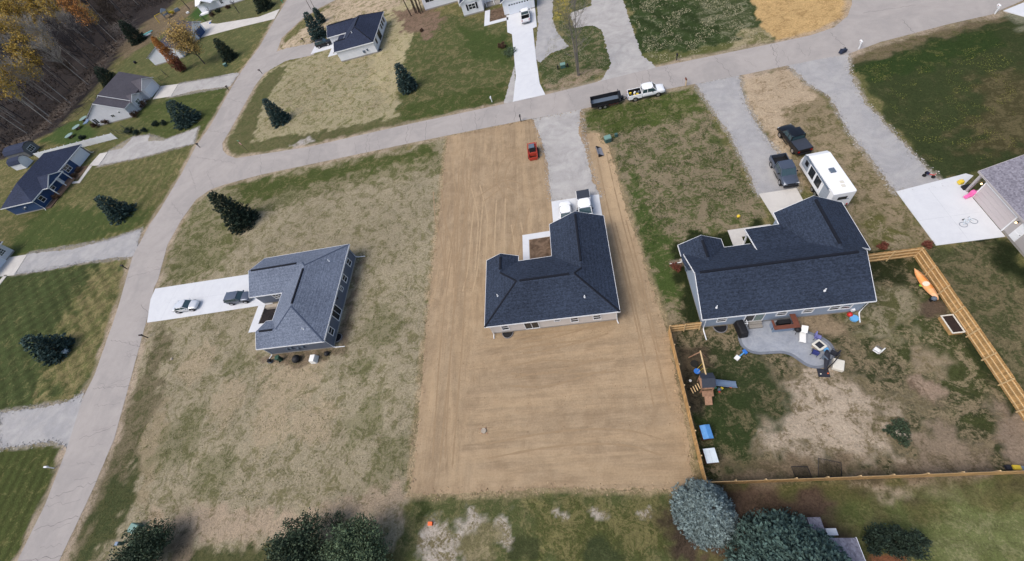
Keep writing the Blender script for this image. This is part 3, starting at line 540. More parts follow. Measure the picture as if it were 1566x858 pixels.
slab('concrete_driveway', [(1534, 17), (1566, 4), (1640, -10), (1640, 30), (1566, 26)])
sheet('planting_bed', [(-46.2, 32.3), (-51.2, 32.3), (-51.2, 29), (-46.2, 29)], 0.03, m_mulch, px=False)
sheet('planting_bed', [(-8.2, 37.1), (-4.8, 37.1), (-4.8, 31.5), (-8.2, 31.5)], 0.03, m_bedsoil, px=False, jit=0.05)
sheet('planting_bed', [(-15.7, 110.5), (-15.7, 104.8), (-11.3, 104.8), (-11.3, 110.5)], 0.03, m_bedsoil, px=False, jit=0.05)
sheet('planting_bed', [(-59.3, 113.4), (-59.3, 110.3), (-55.5, 110.3), (-55.5, 113.4)], 0.03, m_bedsoil, px=False)
sheet('planting_bed', [(124, 254), (135, 254), (120, 274), (108, 276), (106, 272)], 0.03, m_bedsoil, jit=0.1)
PATIO = [(15.0, 20.75), (14.64, 18.94), (14.62, 17.95), (15.15, 17.15), (16.01, 16.78), (17.16, 16.74), (18.39, 16.71), (19.13, 16.32), (19.59, 15.67), (20.05, 15.08), (20.77, 14.72), (21.63, 14.78), (22.52, 15.18), (23.06, 15.91), (23.28, 16.70), (23.09, 17.54), (22.5, 18.22), (21.5, 18.88), (20.9, 19.5), (20.75, 20.75)]
def smooth(P, it=2):
    for _ in range(it): P = [q for a, b in zip(P, P[1:] + P[:1]) for q in ((a[0] * .75 + b[0] * .25, a[1] * .75 + b[1] * .25), (a[0] * .25 + b[0] * .75, a[1] * .25 + b[1] * .75))]
    return P
sheet('patio', smooth(PATIO), 0.09, m_patio2, px=False, thick=0.12)
cxp, cyp = 18.9, 17.6
def inset(P, d):
    out = []
    for k in range(len(P)):
        a, b, c = Vector(P[k - 1]), Vector(P[k]), Vector(P[(k + 1) % len(P)]); t = (c - a).normalized(); nr = Vector((-t.y, t.x)); out.append(tuple(b + nr * d))
    return out
Ps = smooth(PATIO); ar = sum(a[0] * b[1] - b[0] * a[1] for a, b in zip(Ps, Ps[1:] + Ps[:1]))
sheet('patio', inset(Ps, 0.28 if ar > 0 else -0.28), 0.096, m_patio, px=False)
# control joints on the concrete, transverse cracks on the carriageway
mb = MB()
def crack(a, b, w=0.05, z=0.026, wob=0.25):
    a = Vector(a); b = Vector(b); L = (b - a).length; k = max(3, int(L / 0.5)); t = (b - a).normalized(); nr = Vector((-t.y, t.x)); pts = []
    for j in range(k + 1): pts.append(a + (b - a) * j / k + nr * random.uniform(-wob, wob) * (0 < j < k))
    for p0, p1 in zip(pts, pts[1:]):
        ww = w * random.uniform(0.6, 1.4); mb.add([(*(p0 - nr * ww / 2), z), (*(p1 - nr * ww / 2), z), (*(p1 + nr * ww / 2), z), (*(p0 + nr * ww / 2), z)], [(0, 1, 2, 3)])
for a, b in (((620, 222), (624, 192)), ((650, 214), (652, 186)), ((729, 198), (726, 172)), ((728, 186), (734, 180)), ((788, 186), (787, 160)), ((560, 233), (562, 206)), ((1120, 118), (1092, 86)), ((1190, 104), (1180, 68)), ((1180, 70), (1188, 80)), ((1300, 80), (1270, 50)), ((1320, 20), (1400, 8)), ((1380, 30), (1400, 52)), ((1000, 138), (990, 108)), ((1030, 132), (1016, 103)), ((280, 330), (262, 310)),
             ((200, 590), (142, 594)), ((178, 650), (122, 672)), ((150, 735), (70, 765)), ((120, 790), (52, 812)), ((95, 850), (30, 858)), ((215, 530), (170, 520)), ((248, 410), (196, 425)), ((300, 290), (288, 258)), ((330, 300), (318, 262)), ((228, 480), (216, 466)), ((345, 150), (378, 160)), ((320, 200), (352, 205)), ((400, 268), (398, 236)), ((470, 252), (474, 226)), ((300, 240), (360, 250))):
    crack(at(*a), at(*b))
for k in range(26):
    x = random.uniform(-66, 44); crack((x, 65.6), (x + random.uniform(-1.5, 1.5), 65.6 + random.uniform(2.5, 7)), .025)
for k in range(22):
    y = random.uniform(0, 60); xe = float(np.interp(y, [0, 20, 32, 45, 61], [-69.0, -71.6, -74.0, -77.0, -75.6])); crack((xe - .2, y), (xe - random.uniform(2, 6.5), y + random.uniform(-1, 1)), .025)
struct(mb.build('road_cracks', m_crack))
mb = MB()
for x in (-56, -60, -64, -68, -72): crack((x, 32.4), (x, 39.0), 0.02, 0.0735, 0)
crack((-75, 35.7), (-52, 35.7), 0.02, 0.0735, 0)
for y in (75, 79, 83, 87, 91, 95, 99): crack((-10.2, y), (-4.4 if y > 75 else -4.2, y), 0.02, 0.0735, 0)
for y in (31, ): crack((37.5, y), (43.6, y), 0.02, 0.0735, 0)
crack((40.5, 27.6), (40.5, 35.4), 0.02, 0.0735, 0); crack((-1, 36.2), (-1, 43.6), 0.02, 0.0735, 0); crack((-4.5, 40), (2.4, 40), 0.02, 0.0735, 0)
struct(mb.build('concrete_joints', mat('concrete_joint', C(168, 172, 176))))

# tyre tracks left in the graded soil by the loader
def track(P, m_, w=.28, z=.0105):
    P = smooth_open(P); vs = []; fs = []
    for off in (-.75, .75):
        o_ = len(vs)
        for k, p in enumerate(P):
            a = Vector(P[max(0, k - 1)]); b = Vector(P[min(len(P) - 1, k + 1)]); t_ = (b - a).normalized(); nr = Vector((-t_.y, t_.x)); q = Vector(p) + nr * off; ww = w * random.uniform(.35, 1.1) * min(1, k / 3, (len(P) - 1 - k) / 3)
            vs += [(*(q - nr * ww / 2), z), (*(q + nr * ww / 2), z)]
        for k in range(len(P) - 1): i_ = o_ + 2 * k; fs.append((i_, i_ + 2, i_ + 3, i_ + 1))
    m_.add(vs, fs)
def smooth_open(P):
    for _ in range(4): P = [P[0]] + [q for a, b in zip(P, P[1:]) for q in ((a[0] * .75 + b[0] * .25, a[1] * .75 + b[1] * .25), (a[0] * .25 + b[0] * .75, a[1] * .25 + b[1] * .75))] + [P[-1]]
    return P
dk, lt = MB(), MB()
for k in range(8):
    x = random.uniform(-20.5, -10.5); y0 = random.uniform(24, 36); P = [(x, y0)]
    for j in range(3): P.append((P[-1][0] + random.uniform(-1.6, 1.6), P[-1][1] + random.uniform(4, 9)))
    track([p for p in P if p[1] < 62], dk if k % 2 else lt, z=.0085 + k * .0002)
for k in range(4):
    x, y = random.uniform(-17, -6), random.uniform(9.5, 21); P = [(x, y)]
    for j in range(3): P.append((P[-1][0] + random.uniform(2.5, 5), P[-1][1] + random.uniform(-.9, .9)))
    track([p for p in P if p[0] < 6.2 and p[1] > 5], dk, z=.0105 + k * .0002)
for k, P in enumerate(([(-19.5, 8), (-20, 24), (-19.2, 40), (-18.5, 60)], [(-18.6, 7), (-18.2, 30), (-19.5, 55)], [(5.2, 12), (5.0, 24), (4.2, 40), (4.0, 52)], [(-9, 57), (-12, 55), (-13, 50), (-10.5, 46)], [(-16, 47), (-12, 50), (-9.5, 48)], [(4.6, 8), (1, 9.4), (-6, 9.6), (-14, 8.6)], [(5.4, 18), (5.2, 30), (4.8, 38)])):
    track(P, dk, .26, z=.0117 + k * .00025)
struct(dk.build('tyre_tracks', mat('pressed_damp_soil', C(146, 125, 98), rough=1, var=.08, scale=2))); struct(lt.build('tyre_tracks', mat('pressed_dry_soil', C(164, 143, 114), rough=1, var=.08, scale=2)))
# ------------------------------------------------------------------ house building
def roof(parent, faces, m, fascia=(), vents=(), pipes=(), t=0.14, trim='white', hips=()):
    mb = MB()
    for f in faces:
        k = len(f); mb.add([*f, *[(x, y, z - t) for x, y, z in f]], [tuple(range(k)), tuple(reversed(range(k, 2 * k)))] + [(i, k + i, k + (i + 1) % k, (i + 1) % k) for i in range(k)])
    me = bpy.data.meshes.new('roof'); me.from_pydata(mb.v, [], mb.f); bm = bmesh.new(); bm.from_mesh(me); bmesh.ops.recalc_face_normals(bm, faces=bm.faces); bm.to_mesh(me); bm.free(); me.materials.append(m)
    r = bpy.data.objects.new('roof', me); COL.objects.link(r); r.parent = parent
    if fascia:
        mb = MB()
        for p, q in fascia:
            p, q = Vector(p), Vector(q); d = (q - p); d.z = 0; d.normalize(); o = Vector((d.y, -d.x, 0)) * 0.045; i = o * 0.08
            e = d * 0.05
            top = [p - e + i, q + e + i, q + e + o, p - e + o]; mb.add([v + Vector((0, 0, 0.005)) for v in top] + [v - Vector((0, 0, 0.2)) for v in top], [(0, 1, 2, 3), (7, 6, 5, 4), (0, 4, 5, 1), (1, 5, 6, 2), (2, 6, 7, 3), (3, 7, 4, 0)])
        mb.build('fascia', M[trim], r)
    for p, q in vents:
        mb = MB(); p, q = Vector(p), Vector(q); d = (q - p).normalized(); s = Vector((-d.y, d.x, 0)) * 0.15; z = Vector((0, 0, 0.07)); dz = Vector((0, 0, -0.08))
        mb.add([p - s + dz, p - s * .75 + z, p + z * 1.25, p + s * .75 + z, p + s + dz, q - s + dz, q - s * .75 + z, q + z * 1.25, q + s * .75 + z, q + s + dz], [(0, 1, 6, 5), (1, 2, 7, 6), (2, 3, 8, 7), (3, 4, 9, 8), (4, 3, 2, 1, 0), (5, 6, 7, 8, 9), (0, 5, 9, 4)])
        mb.build('ridge_vent', M['vent'], r)
    for p, q in hips:
        p, q = Vector(p), Vector(q); d = (q - p); n_ = max(1, int(d.length / .35)); s_ = Vector((-d.y, d.x, 0)).normalized() * .13; mb = MB()
        for k in range(n_):
            a, b = p + d * (k / n_) + Vector((0, 0, .05)), p + d * ((k + .97) / n_) + Vector((0, 0, .035)); dn = Vector((0, 0, -.07)); mb.add([a - s_ + dn, a, a + s_ + dn, b - s_ + dn, b, b + s_ + dn], [(0, 1, 4, 3), (1, 2, 5, 4), (2, 1, 0), (3, 4, 5)])
        mb.build('ridge_cap', M['cap_g'] if m is M['grey_roof'] else M['vent'], r)
    for x, y, z in pipes:
        mb = MB(); mb.tube([(x, y, z - 0.1), (x, y, z + 0.42)], 0.06, 8); mb.tube([(x, y, z - 0.05), (x, y, z + .08)], 0.11, 8); mb.build('vent_pipe', M['white'], r)
    return r

def walls(parent, poly, h, m, gables=(), fh=0.3):
    mb = MB(); mb.prism(poly, fh, h)
    for a, b, ap, th in gables:                              # base ends, apex height, thickness inwards
        a, b = Vector(a), Vector(b); d = (b - a).normalized(); nr = Vector((-d.y, d.x)) * th; mid = (a + b) / 2
        P = [(*a, h), (*b, h), (*mid, ap)]; Q = [(*(a + nr), h), (*(b + nr), h), (*(mid + nr), ap)]
        mb.add(P + Q, [(0, 1, 2), (5, 4, 3), (0, 3, 4, 1), (1, 4, 5, 2), (2, 5, 3, 0)])
    w = mb.build('wall', m, parent)
    f = MB(); f.prism([tuple(p) for p in inset([tuple(q) for q in poly], 0.03)], 0.0, fh); f.build('foundation', M['found'], parent)
    return w
DIR = {'S': (1, 0, 0, -1), 'N': (-1, 0, 0, 1), 'E': (0, 1, 1, 0), 'W': (0, -1, -1, 0)}   # along x,y ; outward x,y
def frame_(x, y, z, face):
    ax, ay, ox, oy = DIR[face]
    return Matrix(((ax, ox, 0, x), (ay, oy, 0, y), (0, 0, 1, z), (0, 0, 0, 1)))
def win(parent, x, y, z, face, w=1.0, h=1.2, cols=1, rows=2, glass='glass', trim='white', fw=0.09):
    """window with centre x,y,z in a wall whose outside looks towards face"""
    Q = frame_(x, y, z, face); mb = MB()
    for s in (-1, 1):
        mb.box((s * (w / 2 - fw / 2), 0.03, 0), (fw, 0.08, h), M=Q); mb.box((0, 0.03, s * (h / 2 - fw / 2)), (w - 2 * fw, 0.08, fw), M=Q)
    for i in range(1, cols): mb.box((-w / 2 + w * i / cols, 0.025, 0), (fw * .7, 0.06, h - 2 * fw), M=Q)
    for i in range(1, rows): mb.box((0, 0.025, -h / 2 + h * i / rows), (w - 2 * fw, 0.05, fw * .6), M=Q)
    f = mb.build('window', M[trim], parent)
    MB().box((0, 0.005, 0), (w - 2 * fw, 0.02, h - 2 * fw), M=Q).build('pane', M[glass], f); return f
def gdoor(parent, x, y, face, w, h=2.2, m='door_w', lites=0, z0=0.08):
    Q = frame_(x, y, z0, face); mb = MB()
    for i in range(4): mb.box((0, 0.03, h / 8 + i * h / 4), (w, 0.06, h / 4 - 0.02), M=Q)
    d = mb.build('garage_door', M[m], parent); fr = MB()
    for s in (-1, 1): fr.box((s * (w / 2 + .07), 0.045, h / 2), (.12, .09, h), M=Q)
    fr.box((0, 0.045, h + .07), (w + .26, .09, .13), M=Q); fr.build('door_frame', M['white'], d)
    if lites:
        for i in range(lites): MB().box((-w / 2 + w * (i + .5) / lites, .07, h * .87), (w / lites * .6, .02, .26), M=Q).build('pane', M['glass'], d)
    return d
def door(parent, x, y, face, m='door_w', w=0.95, h=2.05, z0=0.35):
    Q = frame_(x, y, z0, face); mb = MB(); mb.box((0, .03, h / 2), (w, .06, h), M=Q)
    for i in (0.27, .72): mb.box((0, .065, h * i), (w * .6, .02, h * .3), M=Q)
    d = mb.build('door', M[m], parent); MB().ball(tuple(Q @ Vector((w * .38, .11, h * .48))), 0.05).build('handle', M['chrome'], d); return d
def spout(parent, x, y, zt, ext=(0, -1.0)):
    MB().tube([(x, y, zt), (x, y, 0.35), (x + ext[0] * .15, y + ext[1] * .15, 0.2), (x + ext[0], y + ext[1], 0.1)], 0.06, 6).build('downspout', M['white'], parent)
def meterbox(parent, x, y, z, face, s=(.35, .18, .5), m='mgrey'):
    MB().box((0, s[1] / 2, 0), s, M=frame_(x, y, z, face)).build('meter_box', M[m], parent)
def well(parent, x, y, face, w=1.5):
    Q = frame_(x, y, 0, face); mb = MB(); pts = [Q @ Vector((math.cos(a) * w / 2, math.sin(a) * 0.85, .18)) for a in np.linspace(0, PI, 13)]
    for p, q in zip(pts, pts[1:]):
        o = (q - p).normalized().cross(Vector((0, 0, 1))) * .06; mb.add([p, q, q + o, p + o, *[v - Vector((0, 0, .2)) for v in (p, q, q + o, p + o)]], [(0, 1, 2, 3), (7, 6, 5, 4), (0, 4, 5, 1), (1, 5, 6, 2), (2, 6, 7, 3), (3, 7, 4, 0)])
    wl = mb.build('window_well', M['steel'], parent); mb = MB(); mb.add([tuple(p - Vector((0, 0, .1))) for p in pts], [tuple(range(len(pts)))]); mb.build('well_floor', M['black'], wl)

def plan_a(o, Wd, D, gw, gl, sw, sl, roofm, wallm, ze=2.8, k=0.5, pipes=()):
    """L-shaped ranch: hipped main block, front-facing garage gable on the right and a shallow gable on the left; front is +y"""
    zr = ze + k * D / 2; gx_ = Wd - gw / 2; zg = ze + k * gw / 2; zs = ze + k * sw / 2; yf = D
    A_, B_ = (0, 0, ze), (Wd, 0, ze); R1, R2 = (D / 2, D / 2, zr), (Wd - D / 2, D / 2, zr)
    Cc, Dd, Ee, Ff = (Wd, D + gl, ze), (gx_, D + gl, zg), (Wd - gw, D + gl, ze), (Wd - gw, D, ze); K = (gx_, D - gw / 2, zg)
    Gg, Hh, Ii, Jj = (sw, D, ze), (sw, D + sl, ze), (sw / 2, D + sl, zs), (0, D + sl, ze); Ll = (sw / 2, D - sw / 2, zs)
    r = roof(o, [(A_, B_, R2, R1), (B_, Cc, Dd, K, R2), (Ee, Ff, K, Dd), (Ff, Gg, Ll, R1, R2, K), (Gg, Hh, Ii, Ll), (Jj, A_, R1, Ll, Ii)], roofm,
             fascia=[(A_, B_), (B_, Cc), (Cc, Dd), (Dd, Ee), (Ee, Ff), (Ff, Gg), (Gg, Hh), (Hh, Ii), (Ii, Jj), (Jj, A_)],
             vents=[(Vector(K) + Vector((0, 1.0, 0)), Vector(Dd) - Vector((0, .5, 0))), (Vector(R1) + Vector((.4, 0, 0)), Vector(R2) - Vector((.6, 0, 0))), (Vector(Ll) + Vector((0, .5, 0)), Vector(Ii) - Vector((0, .6, 0)))], pipes=pipes, hips=[(A_, R1), (B_, R2), (K, R2), (Ll, R1)])
    e = 0.34; gy = D + gl - .3
    walls(o, [(e, e), (Wd - e, e), (Wd - e, gy), (Wd - gw + e, gy), (Wd - gw + e, D - .45), (sw - .3, D - .45), (sw - .3, D + sl - .35), (e, D + sl - .35)], ze - 0.12, wallm,
          gables=[((Wd - gw + e, gy), (Wd - e, gy), zg - 0.3, -0.2), ((e, D + sl - .35), (sw - .3, D + sl - .35), zs - 0.3, -0.2)])
    return r

# --- the new navy-roofed house on the bare lot
h = thing('house', 'cream L-shaped house with navy roof in the middle of the bare soil lot', 'house', (-13.75, 22.4, 0))
hx, hy = 13.75, -22.4
plan_a(h, 16.25, 9.2, 7.35, 5.4, 4.4, .85, M['navy_roof'], M['s_cream'], pipes=[(1.9, 3.6, 3.75), (12.5, 1.9, 3.75)])
for x, w, hh, z in ((2.25, 1.0, 1.2, 1.4), (10.9, 1.0, 1.2, 1.4), (13.6, 1.0, 1.2, 1.4), (8.85, .8, .5, 1.75)): win(h, x, .34, z, 'S', w, hh, rows=2 if hh > 1 else 1)
win(h, 5.6, .34, 1.3, 'S', 1.85, 1.95, cols=2, rows=1, fw=.08)
well(h, 2.25, .3, 'S', 1.5); spout(h, .45, .2, 2.7, (0, -.6)); spout(h, 15.9, .2, 2.7, (.1, -.4)); meterbox(h, 7.35, .34, 2.25, 'S', (.2, .12, .2), 'blackm')
gdoor(h, 12.6, 14.3, 'N', 4.9, lites=8); door(h, 6.8, 8.75, 'N'); win(h, 2.2, 9.7, 1.7, 'N', 1.6, 1.2, cols=2)
# --- the grey house to the left
h = thing('house', 'slate blue house with blue-grey roof whose long white driveway meets the curving street', 'house', (-36.3, 23.05, 0), PI / 2)
plan_a(h, 16.5, 9.6, 7.4, 5.85, 4.4, 1.05, M['grey_roof'], M['s_slate'], ze=2.85, pipes=[(12.9, 1.9, 3.8), (1.75, 2.9, 3.75)])
for x, w, hh, z in ((14.0, 1.05, 1.25, 1.5), (11.0, 1.05, 1.25, 1.5), (9.1, .75, .8, 1.65), (2.2, 1.05, 1.25, 1.5)): win(h, x, .34, z, 'S', w, hh, cols=1)
win(h, 5.2, .34, 1.4, 'S', 1.9, 1.95, cols=2, rows=1, fw=.08); meterbox(h, 7.2, .34, 2.1, 'S', (.18, .15, .3), 'blackm')
well(h, 1.8, .3, 'S', 1.4); spout(h, 15.9, .25, 2.7, (0, -1.5)); spout(h, .3, .25, 2.7, (0, -1.6)); spout(h, .3, 10.3, 2.7, (-.8, .5))
gdoor(h, 12.8, 15.15, 'N', 4.9, lites=8); door(h, 7.3, 9.15, 'N'); win(h, 9.44, 11.6, 1.7, 'W', 1.2, 1.1, cols=2, rows=2)
for y, z in ((4.3, 1.4), (5.3, 1.1), (6.1, 1.5), (6.9, 1.3)): meterbox(h, .34, y, z, 'W', (.3, .2, .45))
MB().box((8.6, 12.0, .3), (.6, 4.6, .5)).build('stone_veneer', M['stone'], h)
# --- white house across the street
h = thing('house', 'white sided house with dark hipped roof standing on the straw lot across the street', 'house', (-44.7, 104.0, 0), PI / 2)
plan_a(h, 15.5, 9.7, 6.3, 5.6, 5.2, 1.2, M['dark_roof'], M['s_white'], ze=2.85, pipes=[(3.3, 5.5, 4.7)])
for x, w in ((13.5, .9), (11.6, .9), (9.9, .7), (2.7, .9)): win(h, x, .34, 1.8, 'S', w, 1.3, trim='blackm')
win(h, 6.4, .34, 1.45, 'S', 2.4, 1.95, cols=3, rows=1, trim='blackm'); gdoor(h, 12.3, 15.0, 'N', 4.6, m='door_w'); door(h, 7, 9.25, 'N')
MB().box((7.2, 10.6, 2.75), (2.8, 1.9, .16)).build('porch_roof', M['dark_roof'], h)
for x in (5.9, 8.5): MB().box((x, 11.3, 1.35), (.16, .16, 2.7)).build('porch_post', M['white'], h)
meterbox(h, .34, 2.6, 1.3, 'W'); meterbox(h, .34, 3.6, 1.1, 'W', (.5, .2, .6)); well(h, 1.2, .3, 'S', 1.6)
# --- big navy-roofed house inside the fence
h = thing('house', 'pale blue sided house with large navy gable roof beside the fenced yard', 'house', (0, 0, 0))
ze = 2.8; sl_ = .56
def zs_(y): return 5.31 - sl_ * abs(y - 24.72)
mainS = ((10.9, 20.24, zs_(20.24)), (27.35, 20.24, zs_(20.24)), (27.35, 24.72, 5.31), (10.9, 24.72, 5.31))
mainN = ((10.9, 24.72, 5.31), (27.35, 24.72, 5.31), (27.35, 29.2, zs_(29.2)), (10.9, 29.2, zs_(29.2)))
w1 = [((10.62, 28.0, 2.8), (10.62, 30.45, 2.8), (13.06, 30.45, 4.17), (13.06, 26.6, 4.17), (10.95, 26.6, 2.98)), ((13.06, 26.6, 4.17), (13.06, 30.45, 4.17), (15.5, 30.45, 2.8), (15.5, 28.6, 2.8), (14.0, 26.6, 3.64))]
w1 = [tuple(reversed(f)) for f in w1]
gr = [((22.15, 28.4, 2.8), (25.775, 25.5, 4.83), (25.775, 33.18, 4.83), (22.15, 33.18, 2.8)), ((25.775, 25.5, 4.83), (27.3, 25.5, 3.98), (27.3, 26.36, 3.98), (29.4, 26.36, 2.8), (29.4, 33.18, 2.8), (25.775, 33.18, 4.83))]
po = [((18.44, 31.38, 2.8), (18.44, 27.55, 3.69), (23.7, 27.55, 3.69), (22.35, 31.38, 2.8))]
roof(h, [mainS, mainN, *w1, *gr, *po], M['navy_roof'],
     fascia=[((10.9, 20.24, 2.8), (27.35, 20.24, 2.8)), ((10.9, 24.72, 5.31), (10.9, 20.24, 2.8)), ((10.9, 28.9, 2.97), (10.9, 24.72, 5.31)), ((27.35, 20.24, 2.8), (27.35, 24.72, 5.31)), ((29.4, 26.36, 2.8), (29.4, 33.18, 2.8)), ((27.4, 26.36, 3.93), (29.4, 26.36, 2.8)), ((29.4, 33.18, 2.8), (25.775, 33.18, 4.83)), ((25.775, 33.18, 4.83), (22.15, 33.18, 2.8)),
             ((22.15, 33.18, 2.8), (22.15, 31.4, 2.8)), ((22.15, 31.38, 2.8), (18.44, 31.38, 2.8)), ((18.44, 31.38, 2.8), (18.44, 27.7, 3.66)), ((18.3, 29.2, 2.8), (15.5, 29.2, 2.8)), ((15.5, 29.2, 2.8), (15.5, 30.45, 2.8)), ((15.5, 30.45, 2.8), (13.06, 30.45, 4.17)), ((13.06, 30.45, 4.17), (10.62, 30.45, 2.8)), ((10.62, 30.45, 2.8), (10.62, 28.9, 2.8))],
     vents=[((11.4, 24.72, 5.31), (26.6, 24.72, 5.31)), ((25.775, 26.3, 4.83), (25.775, 32.6, 4.83)), ((13.06, 27.3, 4.17), (13.06, 29.7, 4.17))], pipes=[(12.5, 21.2, 3.35), (22.95, 21.6, 3.6)])
walls(h, [(11.3, 20.55), (27.0, 20.55), (27.0, 26.7), (29.05, 26.7), (29.05, 32.9), (22.5, 32.9), (22.5, 29.0), (15.2, 29.0), (15.2, 30.1), (11.3, 30.1)], 2.72, M['s_sky'],
      gables=[((11.3, 28.85), (11.3, 20.6), 5.05, .2), ((27.0, 20.6), (27.0, 28.85), 5.05, .2), ((22.5, 32.9), (29.05, 32.9), 4.5, -.2), ((11.3, 30.1), (15.2, 30.1), 3.9, -.2)])
for x, w, hh, z in ((13.15, 1.05, 1.0, 1.6), (19.15, 1.05, 1.0, 1.6), (21.7, 1.05, 1.0, 1.6), (24.2, 1.05, 1.05, 1.6), (25.28, 1.05, 1.05, 1.6)): win(h, x, 20.55, z, 'S', w, hh)
g_ = win(h, 16.5, 20.55, 1.4, 'S', 2.0, 1.95, cols=2, rows=1, fw=.08); MB().box((16.95, 20.515, 1.4), (.8, .03, 1.7)).build('blind', M['glass_l'], g_)
MB().tube([(11.3 - .03, 24.72 + math.cos(a) * .35, 4.0 + math.sin(a) * .35) for a in np.linspace(0, 2 * PI, 17)], .04, 6).build('gable_vent', M['white'], h)
spout(h, 11.35, 20.3, 2.7, (.05, -1.3)); spout(h, 26.9, 20.35, 2.7, (-.3, -1.1)); spout(h, 11.1, 29.6, 2.6, (-1.4, .1)); meterbox(h, 11.3, 28.7, 1.2, 'W'); meterbox(h, 11.3, 28.0, 1.1, 'W', (.4, .2, .6)); meterbox(h, 26.2, 20.55, .7, 'S', (.3, .2, .3), 'white')
well(h, 13.2, 20.5, 'S', 1.5); gdoor(h, 25.8, 32.9, 'N', 5.0, lites=8); door(h, 20.4, 29.0, 'N')
for x, y in ((18.75, 31.1), (18.75, 29.3), (21.9, 31.1)): MB().box((x, y, 1.4), (.16, .16, 2.7)).build('porch_post', M['white'], h)
mb = MB(); mb.box((15.75, 20.25, 1.0), (.06, .5, .06)); mb.box((15.75, 20.05, .6), (.06, .06, .9)); mb.box((15.55, 20.05, 1.0), (.5, .06, .06)); mb.box((15.4, 20.2, .6), (.06, .06, .9)); mb.build('handrail', M['white'], h)
# --- grey house at the right edge
h = thing('house', 'greige house with mottled grey roof facing the white pad at the right edge', 'house', (43.75, 20, 0))
mauve = M['mauve2_roof']
roof(h, [((-.15, -6, 2.8), (4.85, -6, 5.3), (4.85, 14.65, 5.3), (-.15, 14.65, 2.8)), ((4.85, -6, 5.3), (9.85, -6, 2.8), (9.85, 14.65, 2.8), (4.85, 14.65, 5.3))], mauve, trim='s_tan', fascia=[((4.85, 14.65, 5.3), (-.15, 14.65, 2.8)), ((9.85, 14.65, 2.8), (4.85, 14.65, 5.3)), ((-.15, 14.65, 2.8), (-.15, -6, 2.8)), ((9.85, -6, 2.8), (9.85, 14.65, 2.8)), ((-.15, -6, 2.8), (4.85, -6, 5.3)), ((4.85, -6, 5.3), (9.85, -6, 2.8))])
walls(h, [(.1, -5.6), (9.5, -5.6), (9.5, 14.3), (2.2, 14.3), (2.2, 13.3), (.1, 13.3)], 2.72, M['s_tan'], gables=[((9.5, 14.3), (.1, 14.3), 5.05, .2), ((.1, -5.6), (9.5, -5.6), 5.05, .2)])
gdoor(h, .1, 10.7, 'W', 4.9, m='door_t'); door(h, .1, 6.9, 'W', 'white', w=.9); MB().box((.0, 14.2, 1.35), (.25, .25, 2.75)).build('porch_post', M['s_tan'], h)
for y in (13.45, 7.75):
    w_ = MB().box((-.02, y, 2.05), (.14, .12, .22)).build('wall_light', M['blackm'], h); MB().ball((-.1, y, 2.0), .1).build('bulb', M['warm'], w_)
# --- royal blue house, far left
h = thing('house', 'royal blue house with dark hipped roof and white garage door, far left', 'house', (-139, 70, 0))
zr = 2.9 + .5 * 5.2
sx_ = 10.35; ly = 21.1; a_, b_, c_, d_ = (0, 0, 2.9), (sx_, 0, 2.9), (sx_, ly, 2.9), (0, ly, 2.9); ra, rb = (sx_ / 2, sx_ / 2, zr), (sx_ / 2, ly - sx_ / 2, zr)
gp = [((12.0, 4.2, 2.9), (12.0, 7.3, 4.45), (8.4, 7.3, 4.45), (10.2, 4.2, 2.9)), ((12.0, 7.3, 4.45), (12.0, 10.4, 2.9), (10.2, 10.4, 2.9), (8.4, 7.3, 4.45))]
roof(h, [(a_, b_, ra), (b_, c_, rb, ra), (c_, d_, rb), (d_, a_, ra, rb), *gp], M['slate_roof'], fascia=[(a_, b_), (b_, (sx_, 4.2, 2.9)), ((12, 4.2, 2.9), (12, 7.3, 4.45)), ((12, 7.3, 4.45), (12, 10.4, 2.9)), ((12, 4.2, 2.88), (12, 10.4, 2.88)), ((10.35, 4.2, 2.9), (12, 4.2, 2.9)), ((sx_, 10.4, 2.9), c_), (c_, d_), (d_, a_)], pipes=[(2.5, 4, 4.0)])
walls(h, [(.4, .4), (9.95, .4), (9.95, ly - .4), (.4, ly - .4)], 2.8, M['s_blue'])
mb = MB(); mb.add([(11.8, 4.5, 2.9), (11.8, 10.1, 2.9), (11.8, 7.3, 4.3), (10, 4.5, 2.9), (10, 10.1, 2.9), (10, 7.3, 4.3)], [(0, 1, 2), (5, 4, 3), (0, 3, 4, 1), (1, 4, 5, 2), (2, 5, 3, 0)]); mb.build('gable', M['s_blue'], h)
gdoor(h, 9.95, 17.9, 'E', 4.6, h=2.3); win(h, 9.95, 13.0, 1.75, 'E', 1.9, 1.5, cols=2); door(h, 9.95, 8.9, 'E'); win(h, 9.95, 6.2, 1.7, 'E', 1.1, 1.3); win(h, 9.95, 2.2, 1.7, 'E', 1.3, 1.4)
for y in (4.5, 7.6, 10.1): MB().box((11.8, y, 1.5), (.18, .18, 2.8)).build('porch_post', M['white'], h)
MB().box((11.0, 7.4, .25), (2.0, 6.2, .4)).build('porch_deck', M['playw'], h); MB().span((10.1, .3, 0), (11.9, 4, .18)).build('planter_bed', mat('brown_bed', C(96, 78, 66), rough=1, var=.2), h)
spout(h, 10.1, .3, 2.8, (.6, -.6)); spout(h, 10.1, 20.9, 2.8, (.6, .2)); meterbox(h, 5, .4, 1.3, 'S'); meterbox(h, 6.0, .4, 1.7, 'S', (.5, .25, .2), 'white')
